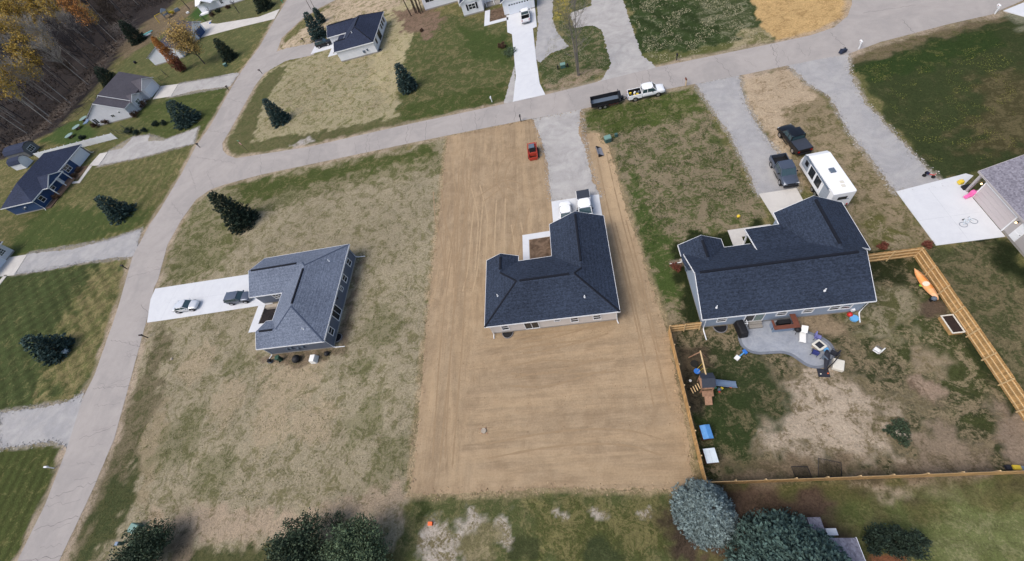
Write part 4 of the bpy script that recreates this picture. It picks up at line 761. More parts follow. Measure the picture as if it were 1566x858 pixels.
# --- white house with grey-brown roof
h = thing('house', 'pale grey house with grey-brown roof between the blue house and the woods', 'house', (-136.8, 104.35, 0))
m_ = M['mauve_roof']
roof(h, [((0, 0, 2.9), (7.2, 0, 6.36), (7.2, 3.6, 6.36), (0, 3.6, 2.9)), ((7.2, 0, 6.36), (14.3, 0, 2.9), (14.3, 3.6, 2.9), (7.2, 3.6, 6.36)),
         ((0, 3.4, 3.25), (7.2, 3.4, 6.72), (7.2, 15.3, 6.72), (0, 15.3, 3.25)), ((7.2, 3.4, 6.72), (14.4, 3.4, 3.25), (14.4, 15.3, 3.25), (7.2, 15.3, 6.72)),
         ((15.4, 8.15, 2.9), (15.4, 11.75, 4.7), (10.4, 11.75, 4.7), (12, 8.15, 2.9)), ((15.4, 11.75, 4.7), (15.4, 15.35, 2.9), (12, 15.35, 2.9), (10.4, 11.75, 4.7)),
         ((15.0, 2.9, 2.9), (15.0, 5.1, 4.0), (11.4, 5.1, 4.0), (13, 2.9, 2.9)), ((15.0, 5.1, 4.0), (15.0, 7.3, 2.9), (13, 7.3, 2.9), (11.4, 5.1, 4.0))], m_,
     fascia=[((7.2, 0, 6.36), (0, 0, 2.9)), ((7.2, 0, 6.36), (14.3, 0, 2.9)), ((7.2, 3.4, 6.72), (0, 3.4, 3.25)), ((7.2, 3.4, 6.72), (14.4, 3.4, 3.25)), ((15.4, 8.15, 2.9), (15.4, 11.75, 4.7)), ((15.4, 11.75, 4.7), (15.4, 15.35, 2.9)), ((15.0, 2.9, 2.9), (15.0, 5.1, 4.0)), ((15.0, 5.1, 4.0), (15.0, 7.3, 2.9)), ((14.3, 0, 2.9), (14.3, 2.9, 2.9))])
walls(h, [(.4, .3), (13.9, .3), (13.9, 3.2), (14.6, 3.2), (14.6, 6.9), (13.9, 6.9), (13.9, 8.5), (15.1, 8.5), (15.1, 15.0), (.4, 15.0)], 2.8, M['s_lite'], gables=[((.4, .3), (13.9, .3), 6.1, .2), ((15.1, 8.5), (15.1, 15.0), 4.4, .2), ((14.6, 3.2), (14.6, 6.9), 3.75, .2), ((13.9, 15), (.4, 15), 6.1, .2)])
gdoor(h, 15.1, 11.75, 'E', 4.6, h=2.3); win(h, 14.6, 5.1, 1.7, 'E', 1.8, 1.3, cols=2, glass='glass_l'); win(h, 8.5, .3, 1.8, 'S', 1.3, .9, cols=2, rows=1); win(h, 11.4, .3, 2.3, 'S', .7, .6, rows=1); win(h, 1.9, .3, 1.6, 'S', 1.6, 1.6, cols=2, rows=1)
MB().span((-1.2, -1.0, 2.2), (.3, 1.6, 2.35)).build('awning', mat('slate_awning', C(104, 124, 150)), h)
# --- far white house with brown-grey roof behind the autumn trees
h = thing('house', 'white house with grey-brown roof and blue garage door behind the yellow and russet trees', 'house', (-133.3, 135.4, 0))
roof(h, [((0, 0, 2.9), (6.2, 0, 5.2), (6.2, 17.5, 5.2), (0, 17.5, 2.9)), ((6.2, 0, 5.2), (12.4, 0, 2.9), (12.4, 17.5, 2.9), (6.2, 17.5, 5.2)), ((12.9, 10.6, 2.9), (12.9, 14.2, 4.6), (7.5, 14.2, 4.6), (10, 10.6, 2.9)), ((12.9, 14.2, 4.6), (12.9, 17.8, 2.9), (10, 17.8, 2.9), (7.5, 14.2, 4.6))], m_,
     fascia=[((6.2, 0, 5.2), (0, 0, 2.9)), ((6.2, 0, 5.2), (12.4, 0, 2.9)), ((12.9, 10.6, 2.9), (12.9, 14.2, 4.6)), ((12.9, 14.2, 4.6), (12.9, 17.8, 2.9))])
walls(h, [(.3, .3), (12.0, .3), (12.0, 11), (12.6, 11), (12.6, 17.4), (.3, 17.4)], 2.8, M['s_white'], gables=[((.3, .3), (12.0, .3), 4.95, .2), ((12.6, 11), (12.6, 17.4), 4.3, .2), ((12, 17.4), (.3, 17.4), 4.95, .2)])
gdoor(h, 12.6, 14.2, 'E', 4.6, m='s_blue'); win(h, 12.0, 3.4, 1.7, 'E', 1.5, 1.3, cols=2); win(h, 12, 8, 1.7, 'E', 1.2, 1.3)
# --- white house at the top edge
h = thing('house', 'white house with curved shrub bed at the top edge beside the dark conifer', 'house', (-130.5, 170.5, 0))
roof(h, [((-1, 0, 2.9), (19, 0, 2.9), (19, 5, 5.4), (-1, 5, 5.4)), ((-1, 5, 5.4), (19, 5, 5.4), (19, 10, 2.9), (-1, 10, 2.9)), ((1, -2, 2.9), (4, -2, 4.4), (4, 3, 4.4), (1, 0.2, 2.9)), ((4, -2, 4.4), (7, -2, 2.9), (7, .2, 2.9), (4, 3, 4.4))], M['c_white'], fascia=[((-1, 0, 2.9), (19, 0, 2.9))])
walls(h, [(-.6, .35), (18.6, .35), (18.6, 9.6), (-.6, 9.6)], 2.8, M['s_white'], gables=[((18.6, .35), (18.6, 9.6), 5.1, .2)]); win(h, 9.5, .35, 1.7, 'S', 1.2, 1.3, cols=2)
MB().span((-.8, -1.8, 0), (3.2, .3, .35)).build('porch_deck', M['white'], h)
# --- large white house at the top middle
h = thing('house', 'large white house with shuttered window and wide garage at the top middle', 'house', (-34, 105.2, 0))
roof(h, [((-.4, 14.7, 3.4), (10.2, 14.7, 3.4), (10.2, 19.5, 5.9), (-.4, 19.5, 5.9)), ((11.2, 5.3, 3.1), (14.1, 5.3, 4.5), (14.1, 11, 4.5), (11.2, 11, 3.1)), ((14.1, 5.3, 4.5), (17.0, 5.3, 3.1), (17.0, 11, 3.1), (14.1, 11, 4.5)), ((9.9, 10.9, 3.1), (22.6, 10.9, 3.1), (22.6, 16, 5.7), (9.9, 16, 5.7)),
         ((21.6, 0, 3.1), (25.6, 0, 5.1), (25.6, 14, 5.1), (21.6, 14, 3.1)), ((25.6, 0, 5.1), (29.6, 0, 3.1), (29.6, 14, 3.1), (25.6, 14, 5.1))], M['dark_roof'],
     fascia=[((11.2, 5.3, 3.1), (14.1, 5.3, 4.5)), ((14.1, 5.3, 4.5), (17.0, 5.3, 3.1)), ((21.6, 0, 3.1), (25.6, 0, 5.1)), ((25.6, 0, 5.1), (29.6, 0, 3.1))])
walls(h, [(0, 15.0), (9.9, 15.0), (9.9, 11.4), (11.5, 11.4), (11.5, 5.6), (16.7, 5.6), (16.7, 9.4), (22.0, 9.4), (22.0, .4), (29.3, .4), (29.3, 18), (0, 18)], 3.0, M['s_white'], gables=[((11.5, 5.6), (16.7, 5.6), 4.3, -.2), ((22, .4), (29.3, .4), 4.8, -.2)])
s_ = win(h, 14.1, 5.6, 1.85, 'S', 1.8, 1.3, cols=2); 
for x in (12.9, 15.3): MB().box((x, 5.53, 1.85), (.42, .06, 1.4)).build('shutter', M['blackm'], h)
gdoor(h, 25.7, .4, 'S', 4.9, h=2.3, m='door_w', lites=8); door(h, 18.0, 9.4, 'S'); win(h, 20, 9.4, 1.7, 'S', 1.8, 1.4, cols=2); win(h, 2, 15.0, 2.3, 'S', 2.4, 1.2, cols=2, rows=1)
for x in (17.3, 19.3, 21.3): MB().box((x, 7.4, 1.5), (.16, .16, 3)).build('porch_post', M['white'], h)
MB().span((17.0, 7.3, 0), (21.9, 9.3, .2)).build('porch_deck', M['found'], h)
# --- building at the bottom right, mostly beyond the frame
h = thing('shed', 'small building with flat grey shingles beside the huge spruce at the bottom edge', 'shed', (11, -5, 0))
roof(h, [((6.35, -3, 2.8), (6.35, 5.2, 2.8), (3.2, 5.2, 3.6), (3.2, -3, 3.6)), ((3.2, -3, 3.6), (3.2, 5.2, 3.6), (0, 5.2, 2.8), (0, -3, 2.8))], M['mauve2_roof'], fascia=[((6.35, -3, 2.8), (6.35, 5.2, 2.8))])
walls(h, [(.3, -2.8), (6.0, -2.8), (6.0, 4.9), (.3, 4.9)], 2.7, M['s_tan'], gables=[((.3, 4.9), (6.0, 4.9), 3.4, -.2)])
MB().box((4.3, 6.2, .8), (1.1, 1.1, 1.6), tx=.9, ty=.9).build('lean_to', M['mauve2_roof'], h); MB().box((5.5, 5.65, .5), (.8, .5, .9)).build('air_conditioner', M['white'], h)
# --- house at the left edge
h = thing('house', 'house with dark brown roof at the left edge behind a pale concrete pad', 'house', (-128.6, 49.6, 0))
roof(h, [((-12, -8, 2.9), (-5, -8, 4.9), (-5, 8, 4.9), (-12, 8, 2.9)), ((-5, -8, 4.9), (1.5, -8, 2.9), (1.5, 8, 2.9), (-5, 8, 4.9))], mat('brown_board_roof', C(58, 50, 50), rough=.95, var=.3, scale=2, stretch=(4, .5, 1)), fascia=[((1.5, -8, 2.9), (1.5, 8, 2.9))], pipes=[(-1.5, 4, 3.9)])
walls(h, [(-11.5, -7.6), (1.0, -7.6), (1.0, 7.6), (-11.5, 7.6)], 2.8, M['s_lite'], gables=[((1.0, 7.6), (-11.5, 7.6), 4.7, .2)]); win(h, 1.0, 6.0, 1.7, 'E', 1.6, 1.2, cols=3, rows=3); gdoor(h, 1.0, 2.4, 'E', 4.6)
# --- garden sheds behind the blue house
def gambrel(name, label, loc, rz, w, L, wallm, roofm, hw=2.0):
    t = thing(name, label, 'shed', loc, rz); mb = MB(); mb.prism([(-w / 2, 0), (w / 2, 0), (w / 2, L), (-w / 2, L)], 0.1, hw)
    prof = [(-w / 2, hw), (w / 2, hw), (w * .36, hw + .8), (0, hw + 1.15), (-w * .36, hw + .8)]
    mb.add([(x, 0, z) for x, z in prof] + [(x, L, z) for x, z in prof], [(0, 1, 2, 3, 4), (9, 8, 7, 6, 5)]); mb.build('wall', wallm, t)
    pr = [(w / 2 + .15, hw - .05), (w * .36 + .03, hw + .85), (0, hw + 1.25), (-w * .36 - .03, hw + .85), (-w / 2 - .15, hw - .05)]; rb = MB()
    for (x0, z0), (x1, z1) in zip(pr, pr[1:]): rb.add([(x0, -.2, z0), (x1, -.2, z1), (x1, L + .2, z1), (x0, L + .2, z0), (x0, -.2, z0 - .08), (x1, -.2, z1 - .08), (x1, L + .2, z1 - .08), (x0, L + .2, z0 - .08)], [(0, 1, 2, 3), (7, 6, 5, 4), (0, 4, 5, 1), (1, 5, 6, 2), (2, 6, 7, 3), (3, 7, 4, 0)])
    rb.build('roof', roofm, t); return t
t = gambrel('shed', 'grey gambrel shed with navy roof behind the blue house', (-156.5, 99.5, 0), -PI / 2 + PI, 4.2, 7.5, siding('grey_shed_boards', C(110, 112, 116)), M['slate_roof'])
win(t, 0, 0, 1.3, 'S', 2.0, 1.3, cols=3, rows=2)
gambrel('shed', 'small white gambrel shed with navy roof below the grey one', (-153.2, 93.0, 0), PI / 2, 3.0, 4.0, M['s_white'], M['slate_roof'], 1.8)
# --- white vinyl fence beside the blue house
t = thing('vinyl_fence', 'white vinyl privacy fence running from the grey shed past the blue house', 'fence', (-122.6, 95, 0))
for k in range(12):
    MB().box((-1.2 - 2.4 * k, 0, .95), (2.26, .05, 1.7)).build('fence_panel', M['white'], t); MB().box((-2.4 * k, 0, 1.0), (.13, .13, 2.0)).build('post', M['white'], t)

# ------------------------------------------------------------------ the cedar fence round the back yard
t = thing('wooden_fence', 'cedar privacy fence with exposed rails enclosing the patchy back yard', 'fence', (7.62, 4.6, 0))
def run(a, b, inward, npan):
    """boards outside, rails and posts inside"""
    a, b = Vector(a), Vector(b); L = (b - a).length; d = (b - a).normalized(); nin = Vector(inward); ang = math.atan2(d.y, d.x); o = Vector((7.62, 4.6))
    for k in range(npan):
        p = a + (b - a) * (k / npan) - o; pl = L / npan; mb = MB(); nb = max(4, int(pl / .15)); lift = random.uniform(-.04, .06)
        for j in range(nb):
            c = p + d * (pl * (j + .5) / nb) - nin * random.uniform(.028, .036); mb.box((c.x, c.y, .93 + lift), (pl / nb * .93, .022, 1.8 + random.uniform(-.015, .015)), rz=ang)
        pn = mb.build('fence_panel', M['wood'], t)
        for z in (.35, .95, 1.55):
            c = p + d * pl / 2 + nin * .015; MB().box((c.x, c.y, z + lift), (pl * .98, .06, .09), rz=ang).build('rail', M['woodl'], pn)
        c = p + nin * .06; MB().box((c.x, c.y, .92), (.1, .1, 1.84), rz=ang).build('post', M['woodl'], t)
run((7.62, 4.6), (34.75, 4.6), (0, 1), 11); run((34.75, 4.6), (34.75, 26.3), (-1, 0), 9); run((34.75, 26.3), (29.45, 26.3), (0, -1), 2); run((7.62, 20.4), (7.62, 4.6), (1, 0), 7); run((10.95, 20.4), (7.62, 20.4), (0, -1), 2)
# ------------------------------------------------------------------ vehicles (local +x is the front)
def wheels(t, xs, hw, r=.34, w=.24, group=None):
    for x in xs:
        for s in (-1, 1):
            ty = MB().tube([(x, s * (hw - w + .03), r), (x, s * (hw + .02), r)], r, 18).build('wheel', M['tyre'], t, bevel=.03)
            rb = MB(); rb.tube([(x, s * (hw + .0), r), (x, s * (hw + .035), r)], r * .62, 14)
            rb.build('rim', M['rim'], ty)
def ring(x, hw, zb, zt, crown=.03):
    h = zt - zb
    return [(x, -hw * .86, zb), (x, -hw * .98, zb + h * .2), (x, -hw, zb + h * .55), (x, -hw * .965, zt - h * .12), (x, -hw * .86, zt), (x, 0, zt + crown),
            (x, hw * .86, zt), (x, hw * .965, zt - h * .12), (x, hw, zb + h * .55), (x, hw * .98, zb + h * .2), (x, hw * .86, zb)]
def cabin(t, xb0, xb1, xt0, xt1, hw, zb, zt, paint, mids=(), roofc=None, tuck=.80):
    """glasshouse from rear xb0 to front xb1 at the belt, xt0..xt1 at the roof"""
    a, b = hw * .93, hw * tuck
    g = MB(); g.loft([[(xb0, -a, zb), (xb1, -a, zb), (xb1, a, zb), (xb0, a, zb)], [(xt0, -b, zt - .03), (xt1, -b, zt - .03), (xt1, b, zt - .03), (xt0, b, zt - .03)]]); g.build('window', M['wind'], t)
    rf = MB(); L = xt1 - xt0; rs = []
    for k in range(7):
        u = k / 6; x = xt0 - .07 + (L + .14) * u; dz = -.04 * (2 * u - 1) ** 2; e = b * (1.03 - .03 * abs(2 * u - 1) ** 3)
        rs.append([(x, -e - .03, zt - .08 + dz), (x, -e * .94, zt + dz - .005), (x, 0, zt + .03 + dz), (x, e * .94, zt + dz - .005), (x, e + .03, zt - .08 + dz)])
    rf.loft(rs); rf.build('roof', roofc or paint, t, smooth=False)
    for s in (-1, 1):
        pl = MB(); pl.tube([(xb1, s * a, zb - .02), (xt1, s * b, zt - .04)], .045, 6); pl.tube([(xb0, s * a, zb - .02), (xt0, s * b, zt - .04)], .07, 6)
        for m_ in mids: pl.tube([(m_, s * (a + .005), zb - .02), (m_, s * (b + .005), zt - .04)], .045, 6)
        pl.tube([(xb0, s * a, zb), (xb1, s * a, zb)], .03, 6); pl.build('pillar', paint, t)
def lamps(t, xf, xr, hw, zf, zr, grille=True, k=.74):
    for s in (-1, 1):
        MB().box((xf - .06, s * hw * k * .93, zf), (.1, .34, .13)).build('headlight', M['lamp'], t, bevel=.02)
        MB().box((xr + .02, s * hw * k * 1.02, zr), (.07, .24, .2)).build('tail_light', M['red'], t, bevel=.02)
    if grille: MB().box((xf + .02, 0, zf - .05), (.06, hw * .9, .2)).build('grille', M['black'], t)
def mirrors(t, x, hw, z, m):
    for s in (-1, 1): MB().box((x, s * (hw + .1), z), (.14, .24, .18)).build('mirror', m, t, bevel=.04)
def arches(t, xs, hw, r=.42):
    for x in xs:
        for s in (-1, 1):
            MB().tube([(x, s * (hw - .25), .36), (x, s * (hw + .004), .36)], r, 20).build('wheel_arch', M['black'], t)
def sedan(name, label, cat, x, y, rz, paint, group=None, L=4.75, hw=.91, Hh=1.45, suv=False, hz=0):
    t = thing(name, label, cat, (x, y, hz), rz, group); f = L / 2; zb = .2
    if suv: st = [(-f, hw * .82, .35, .95), (-f + .12, hw * .93, .3, 1.02), (-f + .5, hw, .25, 1.05), (-.6, hw, .24, 1.03), (.6, hw, .24, 1.02), (.95, hw, .24, 1.04), (f - .7, hw * .97, .26, .98), (f - .2, hw * .9, .3, .86), (f, hw * .76, .36, .74)]
    else: st = [(-f, hw * .78, .35, .86), (-f + .15, hw * .9, .28, .97), (-f + .7, hw * .98, .24, 1.0), (-.8, hw, .2, .93), (.5, hw, .2, .92), (.95, hw, .2, .94), (f - .8, hw * .96, .22, .86), (f - .25, hw * .88, .26, .76), (f, hw * .7, .34, .62)]
    b = MB(); b.loft([ring(x_, w_, a_, c_) for x_, w_, a_, c_ in st]); b.build('body', paint, t, smooth=True, sub=1)
    if suv: cabin(t, -f + .12, f - 1.3, -f + .45, .25, hw, .98, Hh, paint, mids=(-1.05, -.1))
    else: cabin(t, -f + .75, f - 1.25, -1.0, .3, hw, .9, Hh, paint, mids=(-.25,))
    arches(t, (-f * .58, f * .6), hw); wheels(t, (-f * .58, f * .6), hw); lamps(t, f - .14, -f + .1, hw, .6, .74, k=.66); mirrors(t, .75, hw, 1.0, paint)
    return t
def pickup(name, label, x, y, rz, paint, bed='open', hw=.99, L=5.8, Hh=1.9, rear=None, hz=0, lean=0):
    t = thing(name, label, 'pickup truck', (x, y, hz), rz); f = L / 2; cr = -.75
    st = [(cr, hw, .42, 1.22), (cr + .04, hw, .42, 1.22), (.7, hw, .4, 1.2), (1.1, hw, .4, 1.22), (f - .9, hw, .42, 1.2), (f - .35, hw * .97, .42, 1.12), (f - .1, hw * .9, .45, 1.0), (f, hw * .85, .5, .9)]
    b = MB(); b.loft([ring(x_, w_, a_, c_) for x_, w_, a_, c_ in st]); b.build('body', paint, t, smooth=True, sub=1)
    cabin(t, cr + .03, f - 1.25, cr + .14, f - 1.98, hw, 1.15, Hh, paint, mids=(.15,), tuck=.84)
    bd = MB(); r_ = -f + .05
    for s in (-1, 1): bd.box(((cr + r_) / 2, s * (hw - .05), .85), (cr - r_, .1, .72))
    bd.box((r_ + .04, 0, .85), (.08, 2 * hw - .2, .7)); bd.box((cr - .04, 0, .85), (.06, 2 * hw - .2, .7)); bd.build('cargo_bed', paint, t, bevel=.025)
    MB().box(((cr + r_) / 2, 0, .6), (cr - r_ - .15, 2 * hw - .24, .06)).build('bed_liner', M['black'], t)
    if bed == 'open':
        q = MB()
        for s in (-1, 1): q.box(((cr + r_) / 2, s * (hw - .115), .88), (cr - r_ - .16, .02, .6))
        q.box((cr - .085, 0, .88), (.02, 2 * hw - .28, .6)); q.build('liner_side', M['black'], t)
    if bed == 'cover': MB().box(((cr + r_) / 2, 0, 1.235), (cr - r_ - .02, 2 * hw - .12, .05), tx=.99).build('bed_cover', M['vinylc'], t, bevel=.015)
    arches(t, (-f * .62, f * .62), hw, .47); wheels(t, (-f * .62, f * .62), hw, .4, .28); lamps(t, f - .05, -f + .02, hw, .9, .9, k=.8); mirrors(t, .95, hw, 1.3, M['black'])
    MB().box((-f - .03, 0, .55), (.14, hw * 1.75, .2)).build('bumper', M['chrome'] if paint is M['c_white'] else M['blackm'], t, bevel=.03); MB().box((f, 0, .55), (.2, hw * 1.75, .22)).build('bumper', M['black'] if paint is not M['c_white'] else M['chrome'], t, bevel=.04)
    for s in (-1, 1): MB().tube([(-.4, s * (hw + .04), .42), (1.1, s * (hw + .04), .42)], .05, 8).build('running_board', M['black'], t)
    return t
sedan('parked_car', 'silver sedan parked halfway along the long white driveway', 'car', -67.0, 33.95, .03, M['c_silver'], L=4.7, hz=.07)
sedan('parked_car', 'silver-grey hatchback at the garage end of the long white driveway', 'car', -56.4, 34.0, 0.0, M['c_steel'], L=4.5, Hh=1.6, suv=True, hz=.07)
sedan('parked_car', 'black sport utility vehicle in front of the white house across the street', 'car', -63.4, 116.2, .06, M['c_black'], L=4.7, Hh=1.68, suv=True, hz=.07)
sedan('parked_car', 'white sedan parked on the pad next to the white pickup, bonnet under the roof edge', 'car', -2.57, 40.2, -PI / 2, M['c_white'], L=4.7, hz=.07)
pickup('pickup_truck', 'white pickup with dark bed cover on the pad of the soil lot house', .2, 40.9, -PI / 2, M['c_white'], 'cover', L=6.0, hz=.07)
pickup('pickup_truck', 'black pickup with closed bed on the dirt beside the white camper', 29.75, 47.0, math.radians(97), M['c_black'], 'cover', L=5.7)
pickup('pickup_truck', 'charcoal grey pickup with open bed at the end of the gravel drive', 26.65, 41.55, math.radians(-91), M['c_steel'], 'open', L=5.5)
t = pickup('pickup_truck', 'white pickup with tools in its open bed towing the black dump trailer', 12.95, 64.45, 0.0, M['c_white'], 'open', L=6.0)
for k, (dx, dy, m_, w_) in enumerate(((-2.5, .45, 'plast_y', 'toolbox'), (-1.75, .4, 'fab_w', 'toolbox'), (-1.9, -.45, 'plast_y', 'toolbox'), (-1.4, -.2, 'plast_y', 'toolbox'), (-1.1, .35, 'mgrey', 'toolbox'), (-2.3, -.5, 'mgrey', 'toolbox'))):
    tag(MB().box((0, 0, .14), (.42, .3, .28), rz=k).build('toolbox', M[m_], loc=(12.95 + dx, 64.45 + dy, .64), bevel=.03), ['round yellow tool case at the tailgate of the white towing pickup', 'white bucket in the middle of the white towing pickup bed', 'long yellow case against the near side of the towing pickup bed', 'yellow case beside the cab wall in the towing pickup bed', 'grey tool case in the cab-side corner of the towing pickup bed', 'grey case at the near tailgate corner of the towing pickup'][k], 'tool case', 'tools in the pickup bed')
pickup('pickup_truck', 'white pickup parked on the concrete drive of the large white house at the top', -7.0, 101.8, math.radians(91), M['c_white'], 'open', L=5.5, hz=.07)
# dump trailer
t = thing('dump_trailer', 'empty black dump trailer hitched behind the white pickup on the street', 'trailer', (6.1, 64.45, 0))
mb = MB(); mb.box((0, 0, .62), (4.7, 2.1, .08)); mb.build('bed_floor', M['mgrey'], t)
for s in (-1, 1): MB().box((0, s * 1.05, .98), (4.7, .07, .75)).build('side_wall', M['blackm'], t)
mb = MB(); mb.box((-2.35, 0, 1.0), (.07, 2.1, .8)); mb.build('tailgate', M['blackm'], t)
mb = MB(); mb.box((2.35, 0, 1.15), (.08, 2.1, 1.1)); mb.box((2.55, 0, 1.35), (.35, 2.1, .06)); mb.build('front_board', M['blackm'], t)
mb = MB(); mb.box((0, .75, .48), (4.8, .1, .16)); mb.box((0, -.75, .48), (4.8, .1, .16)); mb.tube([(2.3, .7, .45), (4.0, 0, .45)], .07, 6); mb.tube([(2.3, -.7, .45), (4.0, 0, .45)], .07, 6); mb.box((2.9, 0, .65), (.5, .5, .45)); mb.build('chassis', M['blackm'], t)
wheels(t, (-.95, -.1), 1.2, .36, .22)
for s in (-1, 1): MB().box((-.52, s * 1.18, .76), (1.75, .28, .05)).build('mudguard', M['blackm'], t)
for k in range(4): MB().box((.7 + k * .45, -1.1, .52), (.1, .03, .06)).build('marker_light', M['red'], t)
# travel trailer
t = thing('travel_trailer', 'white camper trailer parked behind the black pickup beside the navy-roofed house', 'camper', (29.95, 38.2, 0), -PI / 2 + .03)
L_ = 7.9; hw = 1.22; prof = [(-L_ / 2, .75), (-L_ / 2, 3.1), (-L_ / 2 + .15, 3.2), (L_ / 2 - 1.2, 3.2), (L_ / 2 - .5, 2.9), (L_ / 2, 1.7), (L_ / 2 - .05, .75)]
prof = [(-x, z) for x, z in prof]                          # nose towards the street
mb = MB(); mb.loft([[(x, -hw, z) for x, z in prof], [(x, hw, z) for x, z in prof]]); mb.build('body', M['c_white'], t, bevel=.05)
for sx0, sx1, z0, z1, m_ in ((-3.5, -1.9, 1.3, 2.9, 'mgrey'), (1.8, 3.2, .9, 2.9, 'mgrey')):
    MB().box(((sx0 + sx1) / 2, -hw - .01, (z0 + z1) / 2), (sx1 - sx0, .02, z1 - z0)).build('side_stripe', mat('pale_grey_graphic', C(150, 158, 168), rough=.4), t)
mb = MB(); mb.box((-.1, -hw - .05, 2.05), (3.3, .1, 2.0)); mb.build('slide_out', M['white'], t, bevel=.03)
for x in (-.85, .75): f_ = MB().box((x, -hw - .115, 2.15), (1.2, .04, 1.25)).build('window', M['blackm'], t); MB().box((x, -hw - .14, 2.15), (1.05, .02, 1.1)).build('pane', M['glass'], f_)
for x, w_ in ((-2.5, .7),): f_ = MB().box((x, -hw - .03, 2.2), (w_, .03, .7)).build('window', M['blackm'], t)
MB().box((3.97, 0, 2.25), (.04, 1.0, .5)).build('window', M['glass'], t, bevel=.01)
MB().box((3.97, .55, 2.0), (.03, .5, .05)).build('lettering_bar', M['mgrey'], t)
MB().tube([(-3.0, -hw - .12, 3.05), (2.9, -hw - .12, 3.05)], .08, 8).build('awning', M['mgrey'], t)
MB().box((.3, .1, 3.27), (.75, .6, .14)).build('roof_vent', M['mgrey'], t, bevel=.03); MB().box((2.9, .2, 3.22), (.4, .4, .06)).build('roof_hatch', M['fab_c'], t); MB().box((2.3, .3, 3.22), (.4, .4, .06)).build('roof_hatch', M['fab_c'], t)
wheels(t, (.3, 1.15), 1.2, .36, .22); mb = MB(); mb.box((0, 0, .68), (7.6, 1.7, .14)); mb.tube([(-3.7, .6, .6), (-4.9, 0, .55)], .06, 6); mb.tube([(-3.7, -.6, .6), (-4.9, 0, .55)], .06, 6); mb.build('chassis', M['blackm'], t)
MB().box((-4.35, 0, .85), (.4, .5, .45)).build('propane_box', M['white'], t)
for s in (-1, 1): MB().box((3.98, s * .95, 1.0), (.04, .18, .25)).build('tail_light', M['red'], t)
# compact track loader and its bucket
t = thing('track_loader', 'small orange-red track loader standing on the bare soil by the gravel driveway', 'loader', (-6.95, 55.2, 0), -PI / 2)
for s in (-1, 1):
    mb = MB(); mb.loft([[(-1.15, s * .62, .25), (-.95, s * .62, .55), (.95, s * .62, .55), (1.15, s * .62, .25), (.95, s * .62, .0), (-.95, s * .62, .0)], [(-1.15, s * .92, .25), (-.95, s * .92, .55), (.95, s * .92, .55), (1.15, s * .92, .25), (.95, s * .92, .0), (-.95, s * .92, .0)]]); mb.build('track', M['tyre'], t, bevel=.04)
    mb = MB(); mb.tube([(-1.35, s * .72, 1.35), (-.2, s * .72, 1.45), (1.0, s * .72, .95), (1.45, s * .68, .3)], .09, 6); mb.build('lift_arm', M['machine'], t)
MB().box((-.2, 0, .75), (2.2, 1.2, .75)).build('body', M['machine'], t, bevel=.06); mb = MB(); mb.box((.15, 0, 1.45), (1.2, .95, .75), tx=.85, ty=.92); mb.build('cab', M['blackm'], t)
MB().box((.05, 0, 1.88), (1.0, .88, .08)).build('cab_roof', M['mgrey'], t, bevel=.03); MB().box((-1.1, 0, 1.15), (.55, 1.1, .5)).build('engine_cover', M['machine'], t, bevel=.05); MB().box((1.45, 0, .35), (.14, 1.3, .5)).build('quick_attach', M['machine'], t)
t = thing('loader_bucket', 'detached black and grey loader bucket lying on the sandy track', 'bucket', (3.8, 52.6, 0), .1)
mb = MB(); mb.loft([[(-.45, -1.0, .05), (.4, -1.0, .05), (.4, -1.0, .1), (-.35, -1.0, .15), (-.4, -1.0, .55), (-.48, -1.0, .55)], [(-.45, 1.0, .05), (.4, 1.0, .05), (.4, 1.0, .1), (-.35, 1.0, .15), (-.4, 1.0, .55), (-.48, 1.0, .55)]]); mb.build('bucket_shell', M['steel'], t)
for s in (-1, 1): MB().add([(-.48, s * 1.0, .05), (.4, s * 1.0, .05), (-.3, s * 1.0, .6), (-.48, s * 1.0, .6), (-.48, s * 1.03, .05), (.4, s * 1.03, .05), (-.3, s * 1.03, .6), (-.48, s * 1.03, .6)], [(0, 1, 2, 3), (7, 6, 5, 4), (0, 4, 5, 1), (1, 5, 6, 2), (2, 6, 7, 3), (3, 7, 4, 0)]).build('side_plate', M['blackm'], t)

